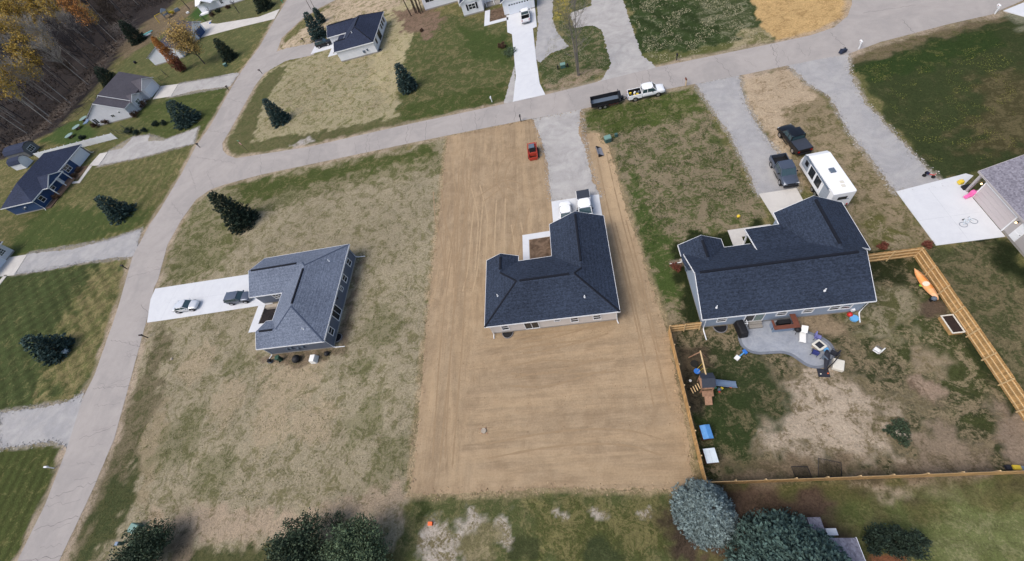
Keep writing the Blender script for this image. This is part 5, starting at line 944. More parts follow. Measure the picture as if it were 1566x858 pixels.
# ------------------------------------------------------------------ street furniture
def mailbox(label, x, y, rz, m, post=None, tall=1.05, g='mailboxes along the two streets'):
    t = thing('mailbox', label, 'mailbox', (x, y, 0), rz, g)
    mb = MB(); mb.box((0, 0, tall / 2), (.13, .13, tall)); mb.box((.12, 0, tall * .82), (.5, .09, .09)); mb.build('post', post or m, t)
    b = MB(); pr = [(-.12, 0), (.12, 0), (.12, .13), (.085, .2), (0, .23), (-.085, .2), (-.12, .13)]; b.loft([[(-.12, y_, tall + z_ - .02) for y_, z_ in pr], [(.45, y_, tall + z_ - .02) for y_, z_ in pr]]); b.build('box', m, t, bevel=.01)
    MB().box((.15, .15, tall + .15), (.05, .02, .18)).build('flag', M['red'], t)
for a in (('black mailbox on a black post below the long white driveway', 226, 516.5, PI, 'blackm'), ('black mailbox on the lawn opposite the grey house', 194, 411, 0, 'blackm'), ('white mailbox at the lower left beside the street', 83, 716, 0, 'white'), ('white mailbox by the white concrete drive across the street', 752.5, 156, -PI / 2, 'white'),
          ('dark mailbox on a timber post in front of the patchy green lot', 1048.5, 131, PI / 2, 'deckw'), ('white mailbox beside the blue rubbish bin', 1313, 75, PI / 2, 'white'), ('white mailbox at the top right corner next to the white drive', 1521, 21.5, PI / 2, 'white'),
          ('black mailbox on the corner by the drive of the white house across the street', 401, 112.5, PI, 'blackm'), ('black mailbox in the grass by the drive of the grey-brown roofed house', 350, 137.5, 0, 'blackm'), ('black mailbox by the mouth of the blue house gravel drive', 306, 225.5, 0, 'blackm'), ('small green mailbox beside the street at the top edge', 433, 5, 0, 'sgreen'),
          ('black mailbox on a thin post by the weedy green field', 1034.5, 92, -PI / 2, 'blackm'), ('short black mailbox beside the bare soil lot', 797, 186, PI / 2, 'blackm'), ('black mailbox beside the dark spruce near the asphalt drive', 466, 65, PI, 'blackm')):
    x, y = at(a[1], a[2]); mailbox(a[0], x, y, a[3], M[a[4]], M['woodl'] if a[4] == 'deckw' else None)
# stop sign with the street blade above it
x, y = at(380, 232); t = thing('stop_sign', 'red octagonal stop sign with a green street name blade at the corner', 'road sign', (x, y, 0), math.radians(-35))
MB().tube([(0, 0, 0), (0, 0, 3.0)], .035, 8).build('post', M['blackm'], t)
oc = [(.38 * math.cos(PI / 8 + k * PI / 4), .38 * math.sin(PI / 8 + k * PI / 4)) for k in range(8)]
def plate(P, y0, y1, zc): q = MB(); q.loft([[(px_, y0, zc + pz_) for px_, pz_ in P], [(px_, y1, zc + pz_) for px_, pz_ in P]]); return q
pl = plate(oc, -.06, -.04, 2.35).build('sign_plate', M['white'], t); plate([(a * .92, b * .92) for a, b in oc], -.07, -.06, 2.35).build('sign_face', M['stop'], pl)
def text(s, size, loc, rot, m, parent):
    c = bpy.data.curves.new('lettering', 'FONT'); c.body = s; c.size = size; c.align_x = 'CENTER'; c.align_y = 'CENTER'; c.extrude = .004
    o = bpy.data.objects.new('lettering', c); COL.objects.link(o); dg = bpy.context.evaluated_depsgraph_get(); me = bpy.data.meshes.new_from_object(o.evaluated_get(dg)); bpy.data.objects.remove(o)
    me.materials.clear(); me.materials.append(m); ob = bpy.data.objects.new('lettering', me); COL.objects.link(ob); ob.location = loc; ob.rotation_euler = rot; ob.parent = parent; return ob
text('STOP', .3, (0, -.078, 2.35), (PI / 2, 0, 0), M['white'], t)
MB().box((0, 0, 3.05), (.75, .03, .2)).build('name_blade', M['sgreen'], t)
def util(label, x, y, rz=0, s=(.85, .75, .75), m='util', g='green utility cabinets in the verges'):
    t = thing('utility_cabinet', label, 'utility box', (x, y, 0), rz, g); MB().box((0, 0, s[2] * .42), (s[0], s[1], s[2] * .84)).build('cabinet', M['utild'], t, bevel=.03)
    MB().box((0, -.03, s[2] * .92), (s[0] * 1.06, s[1] * 1.1, s[2] * .2), ty=.85).build('lid', M[m], t, bevel=.03)
util('pale green transformer box at the edge of the sandy track', 5.3, 54.9, .15, (1.0, .9, .9)); util('small dark green pedestal next to the transformer by the patchy lot', 6.75, 55.6, .1, (.45, .4, .6), 'utild')
x, y = at(861, 103); util('green transformer between two posts on the verge by the bare tree', x, y, 0, (.95, .8, .8))
for k, (u, v) in enumerate(((853.5, 106), (868.5, 103))):
    x, y = at(u, v); tag(MB().tube([(0, 0, 0), (0, 0, .8)], .14, 8).build('pedestal', M['blackm'], loc=(x, y, 0)), ['dark pedestal left of the green transformer near the bare tree', 'dark pedestal right of the green transformer near the bare tree'][k], 'pedestal', 'pedestals by the transformer')
x, y = at(214, 808); util('pale green transformer beside the round bush at the lower left', x, y, -.25, (1.1, .95, .95)); x, y = at(188, 831); util('small blue-grey pedestal left of the round bush at the lower left', x, y, 0, (.4, .4, .8), 'slide')
x, y = at(346, 101); util('green utility box below the conifer near the far driveway', x, y, .4, (.9, .8, .8))
for k, (u, v) in enumerate(((102, 540), (105.5, 537))):
    x, y = at(u, v); tag(MB().tube([(0, 0, 0), (0, 0, .7)], .22, 10).build('canister', M['tin'], loc=(x, y, 0), bevel=.04), ['white canister at the foot of the left spruce, nearer one', 'white canister at the foot of the left spruce, farther one'][k], 'canister', 'white canisters by the spruce')
def bin_(label, x, y, rz, m, tilt=0):
    t = thing('rubbish_bin', label, 'wheelie bin', (x, y, 0), rz); MB().box((0, 0, .5), (.42, .46, .95), tx=1.25, ty=1.2).build('body', m, t, bevel=.03); MB().box((0, 0, 1.02), (.6, .66, .08)).build('lid', m, t, bevel=.03)
    for s in (-1, 1): MB().tube([(-.26, s * .22, .12), (-.26, s * .3, .12)], .12, 10).build('wheel', M['tyre'], t)
    if tilt: t.rotation_euler = (tilt, 0, rz); t.location = (x, y, .25)
x, y = at(1293, 79); bin_('dark blue rubbish bin tipped over at the street edge by the white mailbox', x, y, -1.2, mat('navy_bin_plastic', C(38, 46, 66), rough=.5), 1.35)
# utility poles / tall thin trunks near the far spruces handled with the trees
# ------------------------------------------------------------------ things around the grey house
tag(MB().ball((0, 0, .45), .6, 14, 8, sz=.8).build('fire_pit_cover', M['black'], loc=(-42.1, 22.1, 0), smooth=True), 'round black grill cover beside the wall of the grey house', 'grill cover')
mb = MB(); mb.box((0, 0, .45), (.95, 1.15, .9), tx=.8, ty=.85); tag(mb.build('covered_box', M['fab_w'], loc=(-39.2, 21.8, 0), bevel=.08, ), 'white covered box standing beside the grey house wall', 'covered box')
bin_('dark green rubbish bin against the grey house wall', -44.9, 22.4, .3, mat('green_bin_plastic', C(40, 74, 62), rough=.5)); tag(MB().ball((0, 0, .25), .38, 10, 6, sz=.7).build('bucket_grill', M['black'], loc=(-37.5, 22.5, 0), smooth=True), 'small black kettle near the corner of the grey house', 'kettle grill')
t = thing('hose_reel', 'dark garden hose reel by the left corner of the grey house', 'hose reel', (-46.6, 22.3, 0)); MB().tube([(0, -.2, .4), (0, .2, .4)], .3, 12).build('drum', M['black'], t); MB().box((0, 0, .15), (.5, .5, .3)).build('stand', M['mgrey'], t)
tag(MB().ball((0, 0, .05), .35, 8, 5, sz=.5, jit=.15).build('rock', M['stone'], loc=(*at(1043, 399), 0)), 'pale flat rock beside the left gable of the fenced house', 'rock')
tag(MB().ball((0, 0, .08), .22, 8, 5, sz=.5, jit=.15).build('rock', M['stone'], loc=(*at(263, 549), 0)), 'small stone in the field below the long white driveway', 'rock')
tag(MB().tube([(0, 0, 0), (0, 0, .16)], .3, 14).build('well_cap', M['stone'], loc=(*at(740, 659), 0)), 'round grey cap standing out of the bare graded soil', 'well cap')
for k, (u, v) in enumerate(((735, 656), (737, 663), (745, 663), (743, 654))): tag(MB().ball((0, 0, .02), .1, 7, 4, sz=.5, jit=.2).build('clod', M['playw'], loc=(*at(u, v), 0)), ['dark clod up and left of the round grey cap', 'dark clod just below the round grey cap', 'dark clod to the right of the round grey cap', 'dark clod above the round grey cap'][k], 'clod', 'clods around the well cap')
mb = MB(); mb.box((0, 0, .15), (.45, .35, .3)); tag(mb.build('marker_box', M['plast_o'], loc=(*at(659, 801), 0)), 'bright orange box on the pale patch at the bottom', 'box')
tag(MB().ball((0, 0, .2), .22, 10, 6).build('ball', M['plast_y'], loc=(*at(1129, 332), 0), smooth=True), 'yellow ball in the grass in front of the navy-roofed house', 'ball')
# ------------------------------------------------------------------ back yard
def chair(label, x, y, rz, m, fr='blackm', g=None, h=.45):
    t = thing('patio_chair', label, 'chair', (x, y, .09), rz, g); MB().box((0, 0, h), (.55, .55, .09)).build('seat', M[m], t, bevel=.02)
    MB().box((-.3, 0, h + .38), (.09, .55, .65)).build('backrest', M[m], t, bevel=.02)
    for sx in (-1, 1):
        for sy in (-1, 1): MB().tube([(sx * .24, sy * .25, h), (sx * .28, sy * .28, 0)], .022, 6).build('leg', M[fr], t)
    for s in (-1, 1): MB().tube([(-.28, s * .3, h + .25), (.26, s * .3, h + .22), (.26, s * .3, h)], .025, 6).build('armrest', M[fr], t)
chair('lavender cushioned chair near the curved right end of the patio', 22.0, 17.9, -.5, 'fab_l', g='chairs on the curved patio'); chair('navy cushioned chair drawn up to the fire table', 21.15, 16.3, 1.0, 'fab_n', g='chairs on the curved patio')
chair('grey chair half hidden by the folded umbrella', 21.85, 15.55, .4, 'mgrey', g='chairs on the curved patio'); chair('dark grey chair at the lower right rim of the patio', 22.75, 16.05, 2.4, 'umb', g='chairs on the curved patio')
t = thing('fire_table', 'square stone rimmed fire table on the patio', 'fire table', (21.72, 16.95, .09), .5); MB().box((0, 0, .3), (.8, .8, .6)).build('base', M['stone'], t); MB().box((0, 0, .63), (1.0, 1.0, .07)).build('top', M['fab_c'], t, bevel=.02); MB().box((0, 0, .68), (.6, .6, .03)).build('burner', M['umb'], t)
t = thing('side_stool', 'round light blue stool beside the fire table', 'stool', (22.25, 16.55, .09)); MB().tube([(0, 0, .36), (0, 0, .42)], .24, 16).build('seat', M['plast_lb'], t); MB().tube([(0, 0, 0), (0, 0, .36)], .12, 10).build('stem', M['plast_lb'], t)
t = thing('garden_umbrella', 'folded charcoal cantilever umbrella leaning over its base at the patio edge', 'umbrella', (21.3, 14.25, 0), 0)
MB().box((0, 0, .06), (1.0, .85, .12), rz=-.15).build('base_plate', M['umb'], t, bevel=.02); MB().tube([(.1, .1, .1), (.9, .7, .9), (1.4, 1.2, 1.6)], .05, 8).build('pole', M['blackm'], t)
MB().tube([(.1, .2, .5), (.35, .9, .9), (.6, 1.6, 1.1), (.75, 2.0, 1.0)], [.1, .24, .26, .1], 8).build('canopy', M['umb'], t)
for x in (-.3, .35): MB().box((x, -.1, .14), (.12, .1, .05), rz=.2).build('weight_handle', M['plast_o'] if x > 0 else M['fab_c'], t)
tag(MB().box((0, 0, .28), (.95, 1.15, .5), rz=.0).build('storage_box', M['fab_c'], loc=(22.75, 14.85, 0), bevel=.06), 'cream cushion box on the grass off the patio corner', 'storage box')
bpy.data.objects['storage_box'].rotation_euler = (0, 0, -.45)
t = thing('sun_lounger', 'white sun lounger on the patio next to the bar counter', 'lounger', (20.8, 18.4, .09), -.35); MB().box((0, -.2, .3), (.6, 1.4, .08)).build('seat', M['fab_w'], t, bevel=.03); MB().box((0, .75, .55), (.6, .75, .08), M=Matrix.Rotation(.5, 4, 'X')).build('backrest', M['fab_w'], t, bevel=.02)
for sx in (-1, 1):
    for sy in (-.75, .35): MB().box((sx * .26, sy, .14), (.05, .05, .28)).build('leg', M['white'], t)
t = thing('kettle_grill', 'black kettle grill behind the white lounger', 'grill', (20.35, 18.85, .09)); MB().ball((0, 0, .75), .33, 12, 8, sz=.8).build('bowl', M['black'], t, smooth=True)
for k in range(3): MB().tube([(0, 0, .6), (.3 * math.cos(k * 2.1), .3 * math.sin(k * 2.1), 0)], .02, 5).build('leg', M['blackm'], t)
t = thing('gas_grill', 'large grill under a black cover against the house wall', 'grill', (15.1, 19.7, 0), .08); mb = MB(); mb.box((0, 0, .6), (1.0, 1.9, 1.1), tx=.78, ty=.88); mb.build('cover', M['black'], t, bevel=.16)
t = thing('bar_counter', 'L-shaped russet timber bar counter against the house wall on the patio', 'bar counter', (19.3, 19.6, .09))
mb = MB(); mb.box((0, -.45, 1.05), (2.5, .45, .08)); mb.build('counter', M['deckw'], t, bevel=.01); MB().box((1.0, .35, 1.05), (.55, 1.2, .082)).build('counter', M['deckw'], t, bevel=.01); MB().box((-1.12, .1, 1.05), (.22, .7, .08)).build('counter', M['deckw'], t)
MB().box((0, -.42, .52), (2.4, .14, 1.0)).build('front_panel', M['slide'], t); MB().box((1.15, .3, .52), (.14, 1.0, 1.0)).build('side_panel', M['slide'], t); MB().box((-1.12, .1, .52), (.1, .6, 1.0)).build('side_panel', M['slide'], t); MB().box((.1, .3, .4), (1.2, .5, .8)).build('cabinet', M['black'], t)
t = thing('concrete_steps', 'two-tread concrete steps under the sliding door', 'steps', (16.7, 20.1, 0)); MB().box((0, 0, .17), (1.35, .7, .34)).build('tread', M['step'], t, bevel=.015); MB().box((0, .2, .43), (1.35, .35, .18)).build('tread', M['step'], t, bevel=.015)
tag(MB().ball((0, 0, .22), .27, 12, 8).build('ball', M['plast_r'], loc=(26.0, 20.2, 0), smooth=True), 'red ball against the house wall beside the downspout', 'ball'); tag(MB().tube([(0, 0, 0), (0, 0, .25)], .38, 16).build('basin', M['plast_lb'], loc=(26.25, 19.75, 0)), 'light blue round basin beside the red ball', 'basin')
t = thing('toy_basketball_hoop', 'toy hoop lying with white backboard and blue pole at the left patio edge', 'toy hoop', (13.95, 16.6, 0), .4); MB().tube([(0, 0, .2), (1.0, .2, .12)], .07, 8).build('pole', M['plast_lb'], t); MB().box((-.1, 0, .25), (.5, .45, .25), rz=.3).build('backboard', M['fab_w'], t, bevel=.03); MB().box((1.05, .2, .15), (.3, .5, .2)).build('base', M['plast_b'], t)
# play tower with swing beam, slide, ladder
t = thing('play_tower', 'timber play tower with dark roof, grey slide and swing beam by the left fence', 'play set', (9.9, 13.8, 0), -.03)
mb = MB()
for sx in (-.55, .55):
    for sy in (-.6, .6): MB().box((sx, sy, 1.1), (.1, .1, 2.2)).build('post', M['playw'], t)
MB().box((0, 0, 1.25), (1.2, 1.3, .1)).build('platform', M['playw'], t)
mb.add([(-.65, -.75, 2.2), (.65, -.75, 2.2), (.65, 0, 2.75), (-.65, 0, 2.75), (.65, .75, 2.2), (-.65, .75, 2.2)], [(0, 1, 2, 3), (3, 2, 4, 5)]); mb.add([(-.65, -.75, 2.12), (.65, -.75, 2.12), (.65, 0, 2.67), (-.65, 0, 2.67), (.65, .75, 2.12), (-.65, .75, 2.12)], [(3, 2, 1, 0), (5, 4, 2, 3)]); mb.build('roof', M['vinylc'], t)
for k in range(5): MB().box((0, -.72 - .12 * k, .9 - k * .02), (1.1, .1, .05)).build('deck_board', M['playw'], t)
MB().box((0, -1.55, .45), (.7, .95, .06), M=Matrix.Translation((0, -1.55, .45)) @ Matrix.Rotation(.62, 4, 'X') @ Matrix.Translation((0, 1.55, -.45))).build('climbing_wall', M['playw'], t)
for k in range(4): MB().box((-.75 - .2 * k, -.25 - .06 * k, 1.15 - .27 * k), (.09, .6, .06), rz=.25).build('ladder_rung', M['woodl'], t)
mb = MB(); prs = []
for k in range(9):
    u = k / 8; x_ = .6 + 2.5 * u; z_ = 1.25 * (1 - u) ** 1.1 + .14; prs.append([(x_, -.3, z_ + .18), (x_, -.26, z_), (x_, .26, z_), (x_, .3, z_ + .18), (x_, .34, z_ + .16), (x_, .3, z_ - .05), (x_, -.3, z_ - .05), (x_, -.34, z_ + .16)])
mb.loft(prs); mb.build('slide', M['slide'], t)
MB().box((-.05, 1.85, 2.28), (.12, 2.6, .14)).build('swing_beam', M['woodl'], t)
for s in (-1, 1): MB().tube([(-.05, 3.05, 2.25), (-.05 + s * .85, 3.35, 0)], .06, 6).build('beam_leg', M['playw'], t)
sw = MB().tube([(-.45, 1.6, .4), (-.45, 1.6, .5)], .32, 14).build('swing_seat', M['plast_b'], t)
for s in (-1, 1): MB().tube([(-.05, 1.6 + s * .25, 2.25), (-.42, 1.6 + s * .2, .5)], .018, 4).build('rope', M['plast_y'], t)
MB().tube([(-.55, 2.45, .45), (-.55, 2.45, .5)], .4, 16).build('tyre_swing', M['mesh'], t)
tag(MB().ball((0, 0, .15), .15, 10, 6).build('ball', M['fab_w'], loc=(8.65, 14.55, 0), smooth=True), 'white ball between the fence and the play tower', 'ball')
for k, (x, y, m_, lb, s) in enumerate(((10.9, 13.62, 'sgreen', 'green toy next to the tower post below the slide', .2), (11.25, 13.4, 'mgrey', 'grey ride-on toy under the slide', .3), (11.52, 13.5, 'plast_y', 'yellow toy digger under the middle of the slide', .22), (11.98, 13.6, 'umb', 'dark toy tyre under the slide', .25), (12.45, 13.6, 'plast_o', 'orange toy near the foot of the slide', .24), (11.2, 13.15, 'plast_r', 'red toy below the grey ride-on toy', .15))):
    mb = MB(); mb.box((0, 0, s * .5), (s * 1.3, s, s * .8), tx=.7, ty=.8, rz=k); mb.box((s * .6, 0, s * .4), (s * .5, s * .5, s * .5), rz=k); tag(mb.build('toy', M[m_], loc=(x, y, 0), bevel=.03), lb, 'toy', 'toys under the slide')
def hutch(label, x, y, rz, w, l_, h, top, body, corr=False):
    t = thing('hutch', label, 'hutch', (x, y, 0), rz); MB().box((0, 0, h / 2), (w * .92, l_ * .92, h)).build('cage', body, t)
    if corr:
        mb = MB()
        for s in (-1, 1): mb.box((s * w / 4, 0, h + .06), (w / 2 - .02, l_, .04), M=None)
        for k in range(14): mb.tube([(-w / 2 + .03, -l_ / 2 + l_ * (k + .5) / 14, h + .075), (w / 2 - .03, -l_ / 2 + l_ * (k + .5) / 14, h + .075)], .025, 5)
        mb.build('lid', top, t)
    else:
        mb = MB(); mb.loft([[(-w / 2, -l_ / 2, h - .1), (-w / 2, -l_ / 2, h + .02), (0, -l_ / 2, h + .2), (w / 2, -l_ / 2, h + .02), (w / 2, -l_ / 2, h - .1)], [(-w / 2, l_ / 2, h - .1), (-w / 2, l_ / 2, h + .02), (0, l_ / 2, h + .2), (w / 2, l_ / 2, h + .02), (w / 2, l_ / 2, h - .1)]]); mb.build('tarp', top, t)
    for sx in (-1, 1):
        for sy in (-1, 1): MB().box((sx * w * .45, sy * l_ * .45, h / 2), (.07, .07, h)).build('post', M['deckw'], t)
hutch('hutch under a blue tarp along the left yard fence', 8.8, 9.1, .06, .95, 1.3, .95, M['tarp'], M['deckw']); hutch('hutch with corrugated white lid near the lower left fence corner', 8.65, 6.95, .05, 1.1, 1.3, .85, M['tin'], M['deckw'], True)
# kayak leaning at the right fence, planter, misc
t = thing('kayak', 'orange and cream kayak lying beside the right-hand fence', 'kayak', (34.05, 22.65, .2), math.radians(-86))
t.rotation_euler[0] = .35; rs = []
for k in range(13):
    u = k / 12 * 2 - 1; w_ = .38 * math.sqrt(max(0, 1 - u * u)) ** 1.3 + .012; z_ = .1 + .14 * u * u; rs.append([(u * 1.95, -w_, z_ + .14), (u * 1.95, -w_ * .6, z_ - .08), (u * 1.95, w_ * .6, z_ - .08), (u * 1.95, w_, z_ + .14), (u * 1.95, 0, z_ + .24)])
mb = MB(); mb.loft(rs); mb.build('hull', M['kayak'], t, smooth=True); MB().tube([(0, 0, .30), (.0, 0, .36)], .28, 16).build('cockpit', mat('cream_hull_band', C(226, 206, 184), rough=.4), t)
tag(MB().ball((0, 0, .15), .22, 9, 6, sx=1.6, sz=.5).build('paddle_float', M['plast_g'], loc=(33.85, 22.7, 0), smooth=True), 'lime green float beside the kayak', 'float'); t = thing('small_grill', 'small grey and black grill at the tip of the kayak', 'grill', (33.85, 20.9, 0)); MB().ball((0, 0, .45), .25, 10, 6).build('bowl', M['mgrey'], t)
for s in (-1, 1): MB().box((s * .18, 0, .2), (.04, .35, .4)).build('leg', M['black'], t)
t = thing('raised_planter', 'raised timber planter filled with dark soil against the right fence', 'planter', (33.95, 17.95, 0), .02)
for s in (-1, 1): MB().box((s * .5, 0, .25), (.06, 1.9, .5)).build('side_board', M['wood'], t); MB().box((0, s * .92, .25), (.94, .06, .5)).build('end_board', M['wood'], t); MB().box((s * .5, 0, .52), (.12, 2.0, .035)).build('rim', M['fab_c'], t); MB().box((0, s * .95, .52), (.88, .12, .034)).build('rim', M['fab_c'], t)
MB().box((0, 0, .24), (.94, 1.8, .44)).build('soil_fill', M['soilb'], t)
chair('pale folding chair standing alone on the bare yard', 26.55, 15.95, 2.2, 'fab_w', 'chrome', h=.4)
def goal(label, pts, hgt):
    t = thing('net_frame', label, 'net frame', (pts[0][0], pts[0][1], 0), 0, 'dark netting frames lying by the rear fence'); o = Vector((*pts[0], 0)); q = [Vector((*p, hh)) - o for p, hh in zip(pts, hgt)]
    fr = MB()
    for a, b in zip(q, q[1:] + q[:1]): fr.tube([a, b], .03, 5)
    fr.build('frame', M['blackm'], t); nt_ = MB()
    for k in range(1, 14):
        u = k / 14; nt_.tube([q[0].lerp(q[1], u), q[3].lerp(q[2], u)], .010, 3); nt_.tube([q[0].lerp(q[3], u), q[1].lerp(q[2], u)], .010, 3)
    nt_.build('net', M['mesh'], t)
goal('dark net frame leaning near the rear fence, the taller right-hand one', [(17.6, 6.3), (19.25, 5.85), (19.2, 4.85), (17.35, 4.85)], [.9, .9, .1, .1]); goal('dark net frame by the rear fence, the lower left-hand one', [(15.3, 5.75), (16.6, 5.7), (16.8, 4.85), (15.5, 4.85)], [.6, .6, .1, .1])
t = thing('toy_slide', 'yellow and grey toy slide against the rear fence at the right edge', 'toy slide', (32.0, 5.0, 0), -.1); t.scale = (.75, .75, .75); MB().box((0, 0, .35), (.7, .5, .6)).build('platform', M['plast_y'], t, bevel=.05); MB().box((.8, 0, .25), (1.1, .45, .12)).build('chute', M['slide'], t, bevel=.03); MB().box((-.55, 0, .25), (.5, .5, .4)).build('steps', M['umb'], t, bevel=.03)
tag(MB().ball((0, 0, .15), .42, 8, 5, sz=.7, jit=.15).build('rock', M['stone'], loc=(25.0, 8.2, 0)), 'pale boulder ringed by weeds in the back yard', 'rock'); tag(MB().ball((0, 0, .1), .3, 8, 5, sz=.6, jit=.15).build('rock', M['stone'], loc=(25.45, 7.95, 0)), 'small stone right of the boulder ringed by weeds', 'rock')
# ------------------------------------------------------------------ front pad of the right-hand house
t = thing('toy_car_slide', 'bright pink toy slide on the white pad by the garage door', 'toy slide', (*at(1483, 300), .07), .35); MB().box((0, 0, .4), (.5, .5, .7), tx=.8).build('steps', M['plast_p'], t, bevel=.06); MB().box((.75, 0, .35), (1.1, .5, .12), M=Matrix.Rotation(.3, 4, 'Y')).build('chute', M['plast_p'], t, bevel=.04); MB().box((-.55, 0, .2), (.5, .4, .3)).build('base', M['plast_p'], t, bevel=.05)
tag(MB().box((0, 0, .25), (.5, .55, .45), tx=.8, ty=.8).build('toy', M['plast_y'], loc=(*at(1467, 281), .07), bevel=.08), 'pale yellow toy on the walk beside the right-hand garage', 'toy')
tag(MB().box((0, 0, .15), (.9, .6, .3), tx=.9).build('flower_box', M['black'], loc=(*at(1477, 288), .05), bevel=.03), 'dark flower box at the porch of the right-hand house', 'flower box')
def bike(label, x, y, z, rz, m, sc=.8, g=None):
    t = thing('bicycle', label, 'bicycle', (x, y, z), rz, g)
    for sx in (-.5, .5): MB().tube([(sx * sc + .3 * sc * math.cos(a), .3 * sc * math.sin(a), .05) for a in np.linspace(0, 2 * PI, 17)], .017, 5).build('wheel', M['mgrey'], t)
    mb = MB(); 
    for a, b in (((-.5, 0), (-.1, .4)), ((-.1, .4), (.4, .35)), ((-.05, .02), (.4, .35)), ((-.5, 0), (-.05, .02)), ((-.05, .02), (-.12, .45)), ((.5, 0), (.38, .5))): mb.tube([(a[0] * sc, a[1] * sc, .1), (b[0] * sc, b[1] * sc, .12)], .03, 6)
    mb.build('frame', M[m], t); MB().tube([(.38 * sc, .5 * sc, -.1 + .15), (.38 * sc, .5 * sc, .3)], .025, 6).build('handlebar', M['mgrey'], t); MB().box((-.13 * sc, .48 * sc, .12), (.2, .08, .12)).build('saddle', M['black'], t)
bike('pale blue child bicycle lying on the white pad', *at(1480, 342), .09, .25, 'tin', 1.15)
t = thing('tricycle', 'dark red and blue tricycle where gravel meets the white pad', 'tricycle', (*at(1419, 270), .02), -.9)
for p in ((-.35, -.28), (-.35, .28), (.45, 0)): MB().tube([(p[0], p[1] - .05, .2), (p[0], p[1] + .05, .2)], .2, 12).build('wheel', M['tyre'], t)
MB().tube([(-.35, 0, .3), (.4, 0, .45), (.45, 0, .7)], .05, 6).build('frame', M['plast_r'], t); MB().box((-.2, 0, .42), (.3, .3, .1)).build('saddle', mat('dark_navy_plastic', C(30, 34, 60)), t)
# ------------------------------------------------------------------ far left gardens
for k, (u, v) in enumerate(((116, 194), (105, 207), (127, 181))):
    x, y = at(u, v, .7); t = thing('garden_table', ['pale green octagonal table on the lawn, middle one of three by the grey house', 'pale green octagonal table on the lawn nearest the blue house', 'pale green octagonal table beside the wall of the pale grey house'][k], 'table', (x, y, 0), 0, 'octagonal garden tables')
    MB().tube([(0, 0, .68), (0, 0, .76)], 1.25, 8).build('tabletop', mat('pale_green_board', C(126, 150, 144), rough=.6), t)
    for s in (-1, 1): MB().box((s * .5, 0, .34), (.1, .8, .68)).build('leg', M['playw'], t)
for k, (u, v, m_) in enumerate(((226, 52, 'sgreen'), (224, 56, 'fab_w'))):
    x, y = at(u, v); t = thing('canoe', ['teal canoe lying on the lawn near the woods', 'white canoe lying beside the teal one'][k], 'canoe', (x, y, .1), .5); rs = []
    for j in range(9):
        q = j / 8 * 2 - 1; w_ = .45 * math.sqrt(1 - q * q) + .01; rs.append([(q * 2.3, -w_, .1), (q * 2.3, -w_ * .6, .4), (q * 2.3, w_ * .6, .4), (q * 2.3, w_, .1)])
    mb = MB(); mb.loft(rs); mb.build('hull', M[m_] if m_ != 'sgreen' else mat('teal_hull', C(110, 180, 178), rough=.4), t)
x, y = at(258, 27); t = thing('play_tower', 'far play set with yellow tube slide at the edge of the woods', 'play set', (x, y, 0), .6)
for sx in (-1, 1):
    for sy in (-1, 1): MB().box((sx, sy, 1.3), (.14, .14, 2.6)).build('post', M['mgrey'], t)
MB().box((0, 0, 1.3), (2.2, 2.2, .12)).build('platform', M['mgrey'], t); MB().box((0, 0, 2.9), (2.4, 2.4, .8), tx=.1, ty=.6).build('roof', M['mgrey'], t); MB().tube([(1.2, 0, 1.4), (2.2, .6, 1.0), (2.6, 1.6, .6), (2.0, 2.4, .35)], .42, 10).build('tube_slide', M['plast_y'], t); MB().box((-2.4, 0, 2.4), (3.0, .14, .14)).build('swing_beam', M['plast_y'], t); MB().tube([(-3.8, 0, 2.4), (-4.0, .9, 0)], .08, 6).build('beam_leg', M['plast_y'], t); MB().tube([(-3.8, 0, 2.4), (-4.0, -.9, 0)], .08, 6).build('beam_leg', M['plast_y'], t)
tag(MB().ball((0, 0, .4), .5, 10, 6).build('ball', M['black'], loc=(*at(208, 97), 0)), 'black ball alone on the lawn between the two far houses', 'ball')
for k, (u, v, s, m_, lb) in enumerate(((272, 17, 1.3, 'mgrey', 'grey covered wagon behind the far house'), (288, 20.5, .8, 'fab_w', 'white tub behind the far house'), (322, 36, .5, 'plast_b', 'blue tub at the end of the far concrete drive'))):
    mb = MB(); mb.box((0, 0, s * .4), (s * 1.5, s, s * .7), tx=.8, ty=.8, rz=.4); tag(mb.build('garden_tub', M[m_], loc=(*at(u, v), 0), bevel=.08), lb, 'tub')
def rail_fence(label, pts, h=1.2, step=2.4, g=None):
    t = thing('metal_fence', label, 'fence', (*pts[0], 0), 0, g); o = Vector((*pts[0], 0))
    for a, b in zip(pts, pts[1:]):
        a_ = Vector((*a, 0)) - o; b_ = Vector((*b, 0)) - o; nseg = max(1, int((b_ - a_).length / step))
        for k in range(nseg + 1): p = a_.lerp(b_, k / nseg); MB().box((p.x, p.y, h / 2), (.07, .07, h)).build('post', M['blackm'], t)
        for z in (.2, h - .05): MB().tube([a_ + Vector((0, 0, z)), b_ + Vector((0, 0, z))], .025, 4).build('rail', M['blackm'], t)
rail_fence('thin black metal fence south of the pale grey house', [at(190, 196), at(205, 207), at(120, 150)][:2] + [at(176, 204)], 1.3, 2.0)
rail_fence('thin black metal fence beside the white gabled garage', [at(236, 131), at(258, 118), at(251, 112)], 1.3, 2.0); rail_fence('thin black metal fence between the garden tables and the woods', [at(92, 196), at(120, 176), at(150, 148)], 1.3, 3.0); rail_fence('thin black metal fence by the shrubs of the top white house', [at(306, 24), at(318, 35)], 1.2, 2.0)
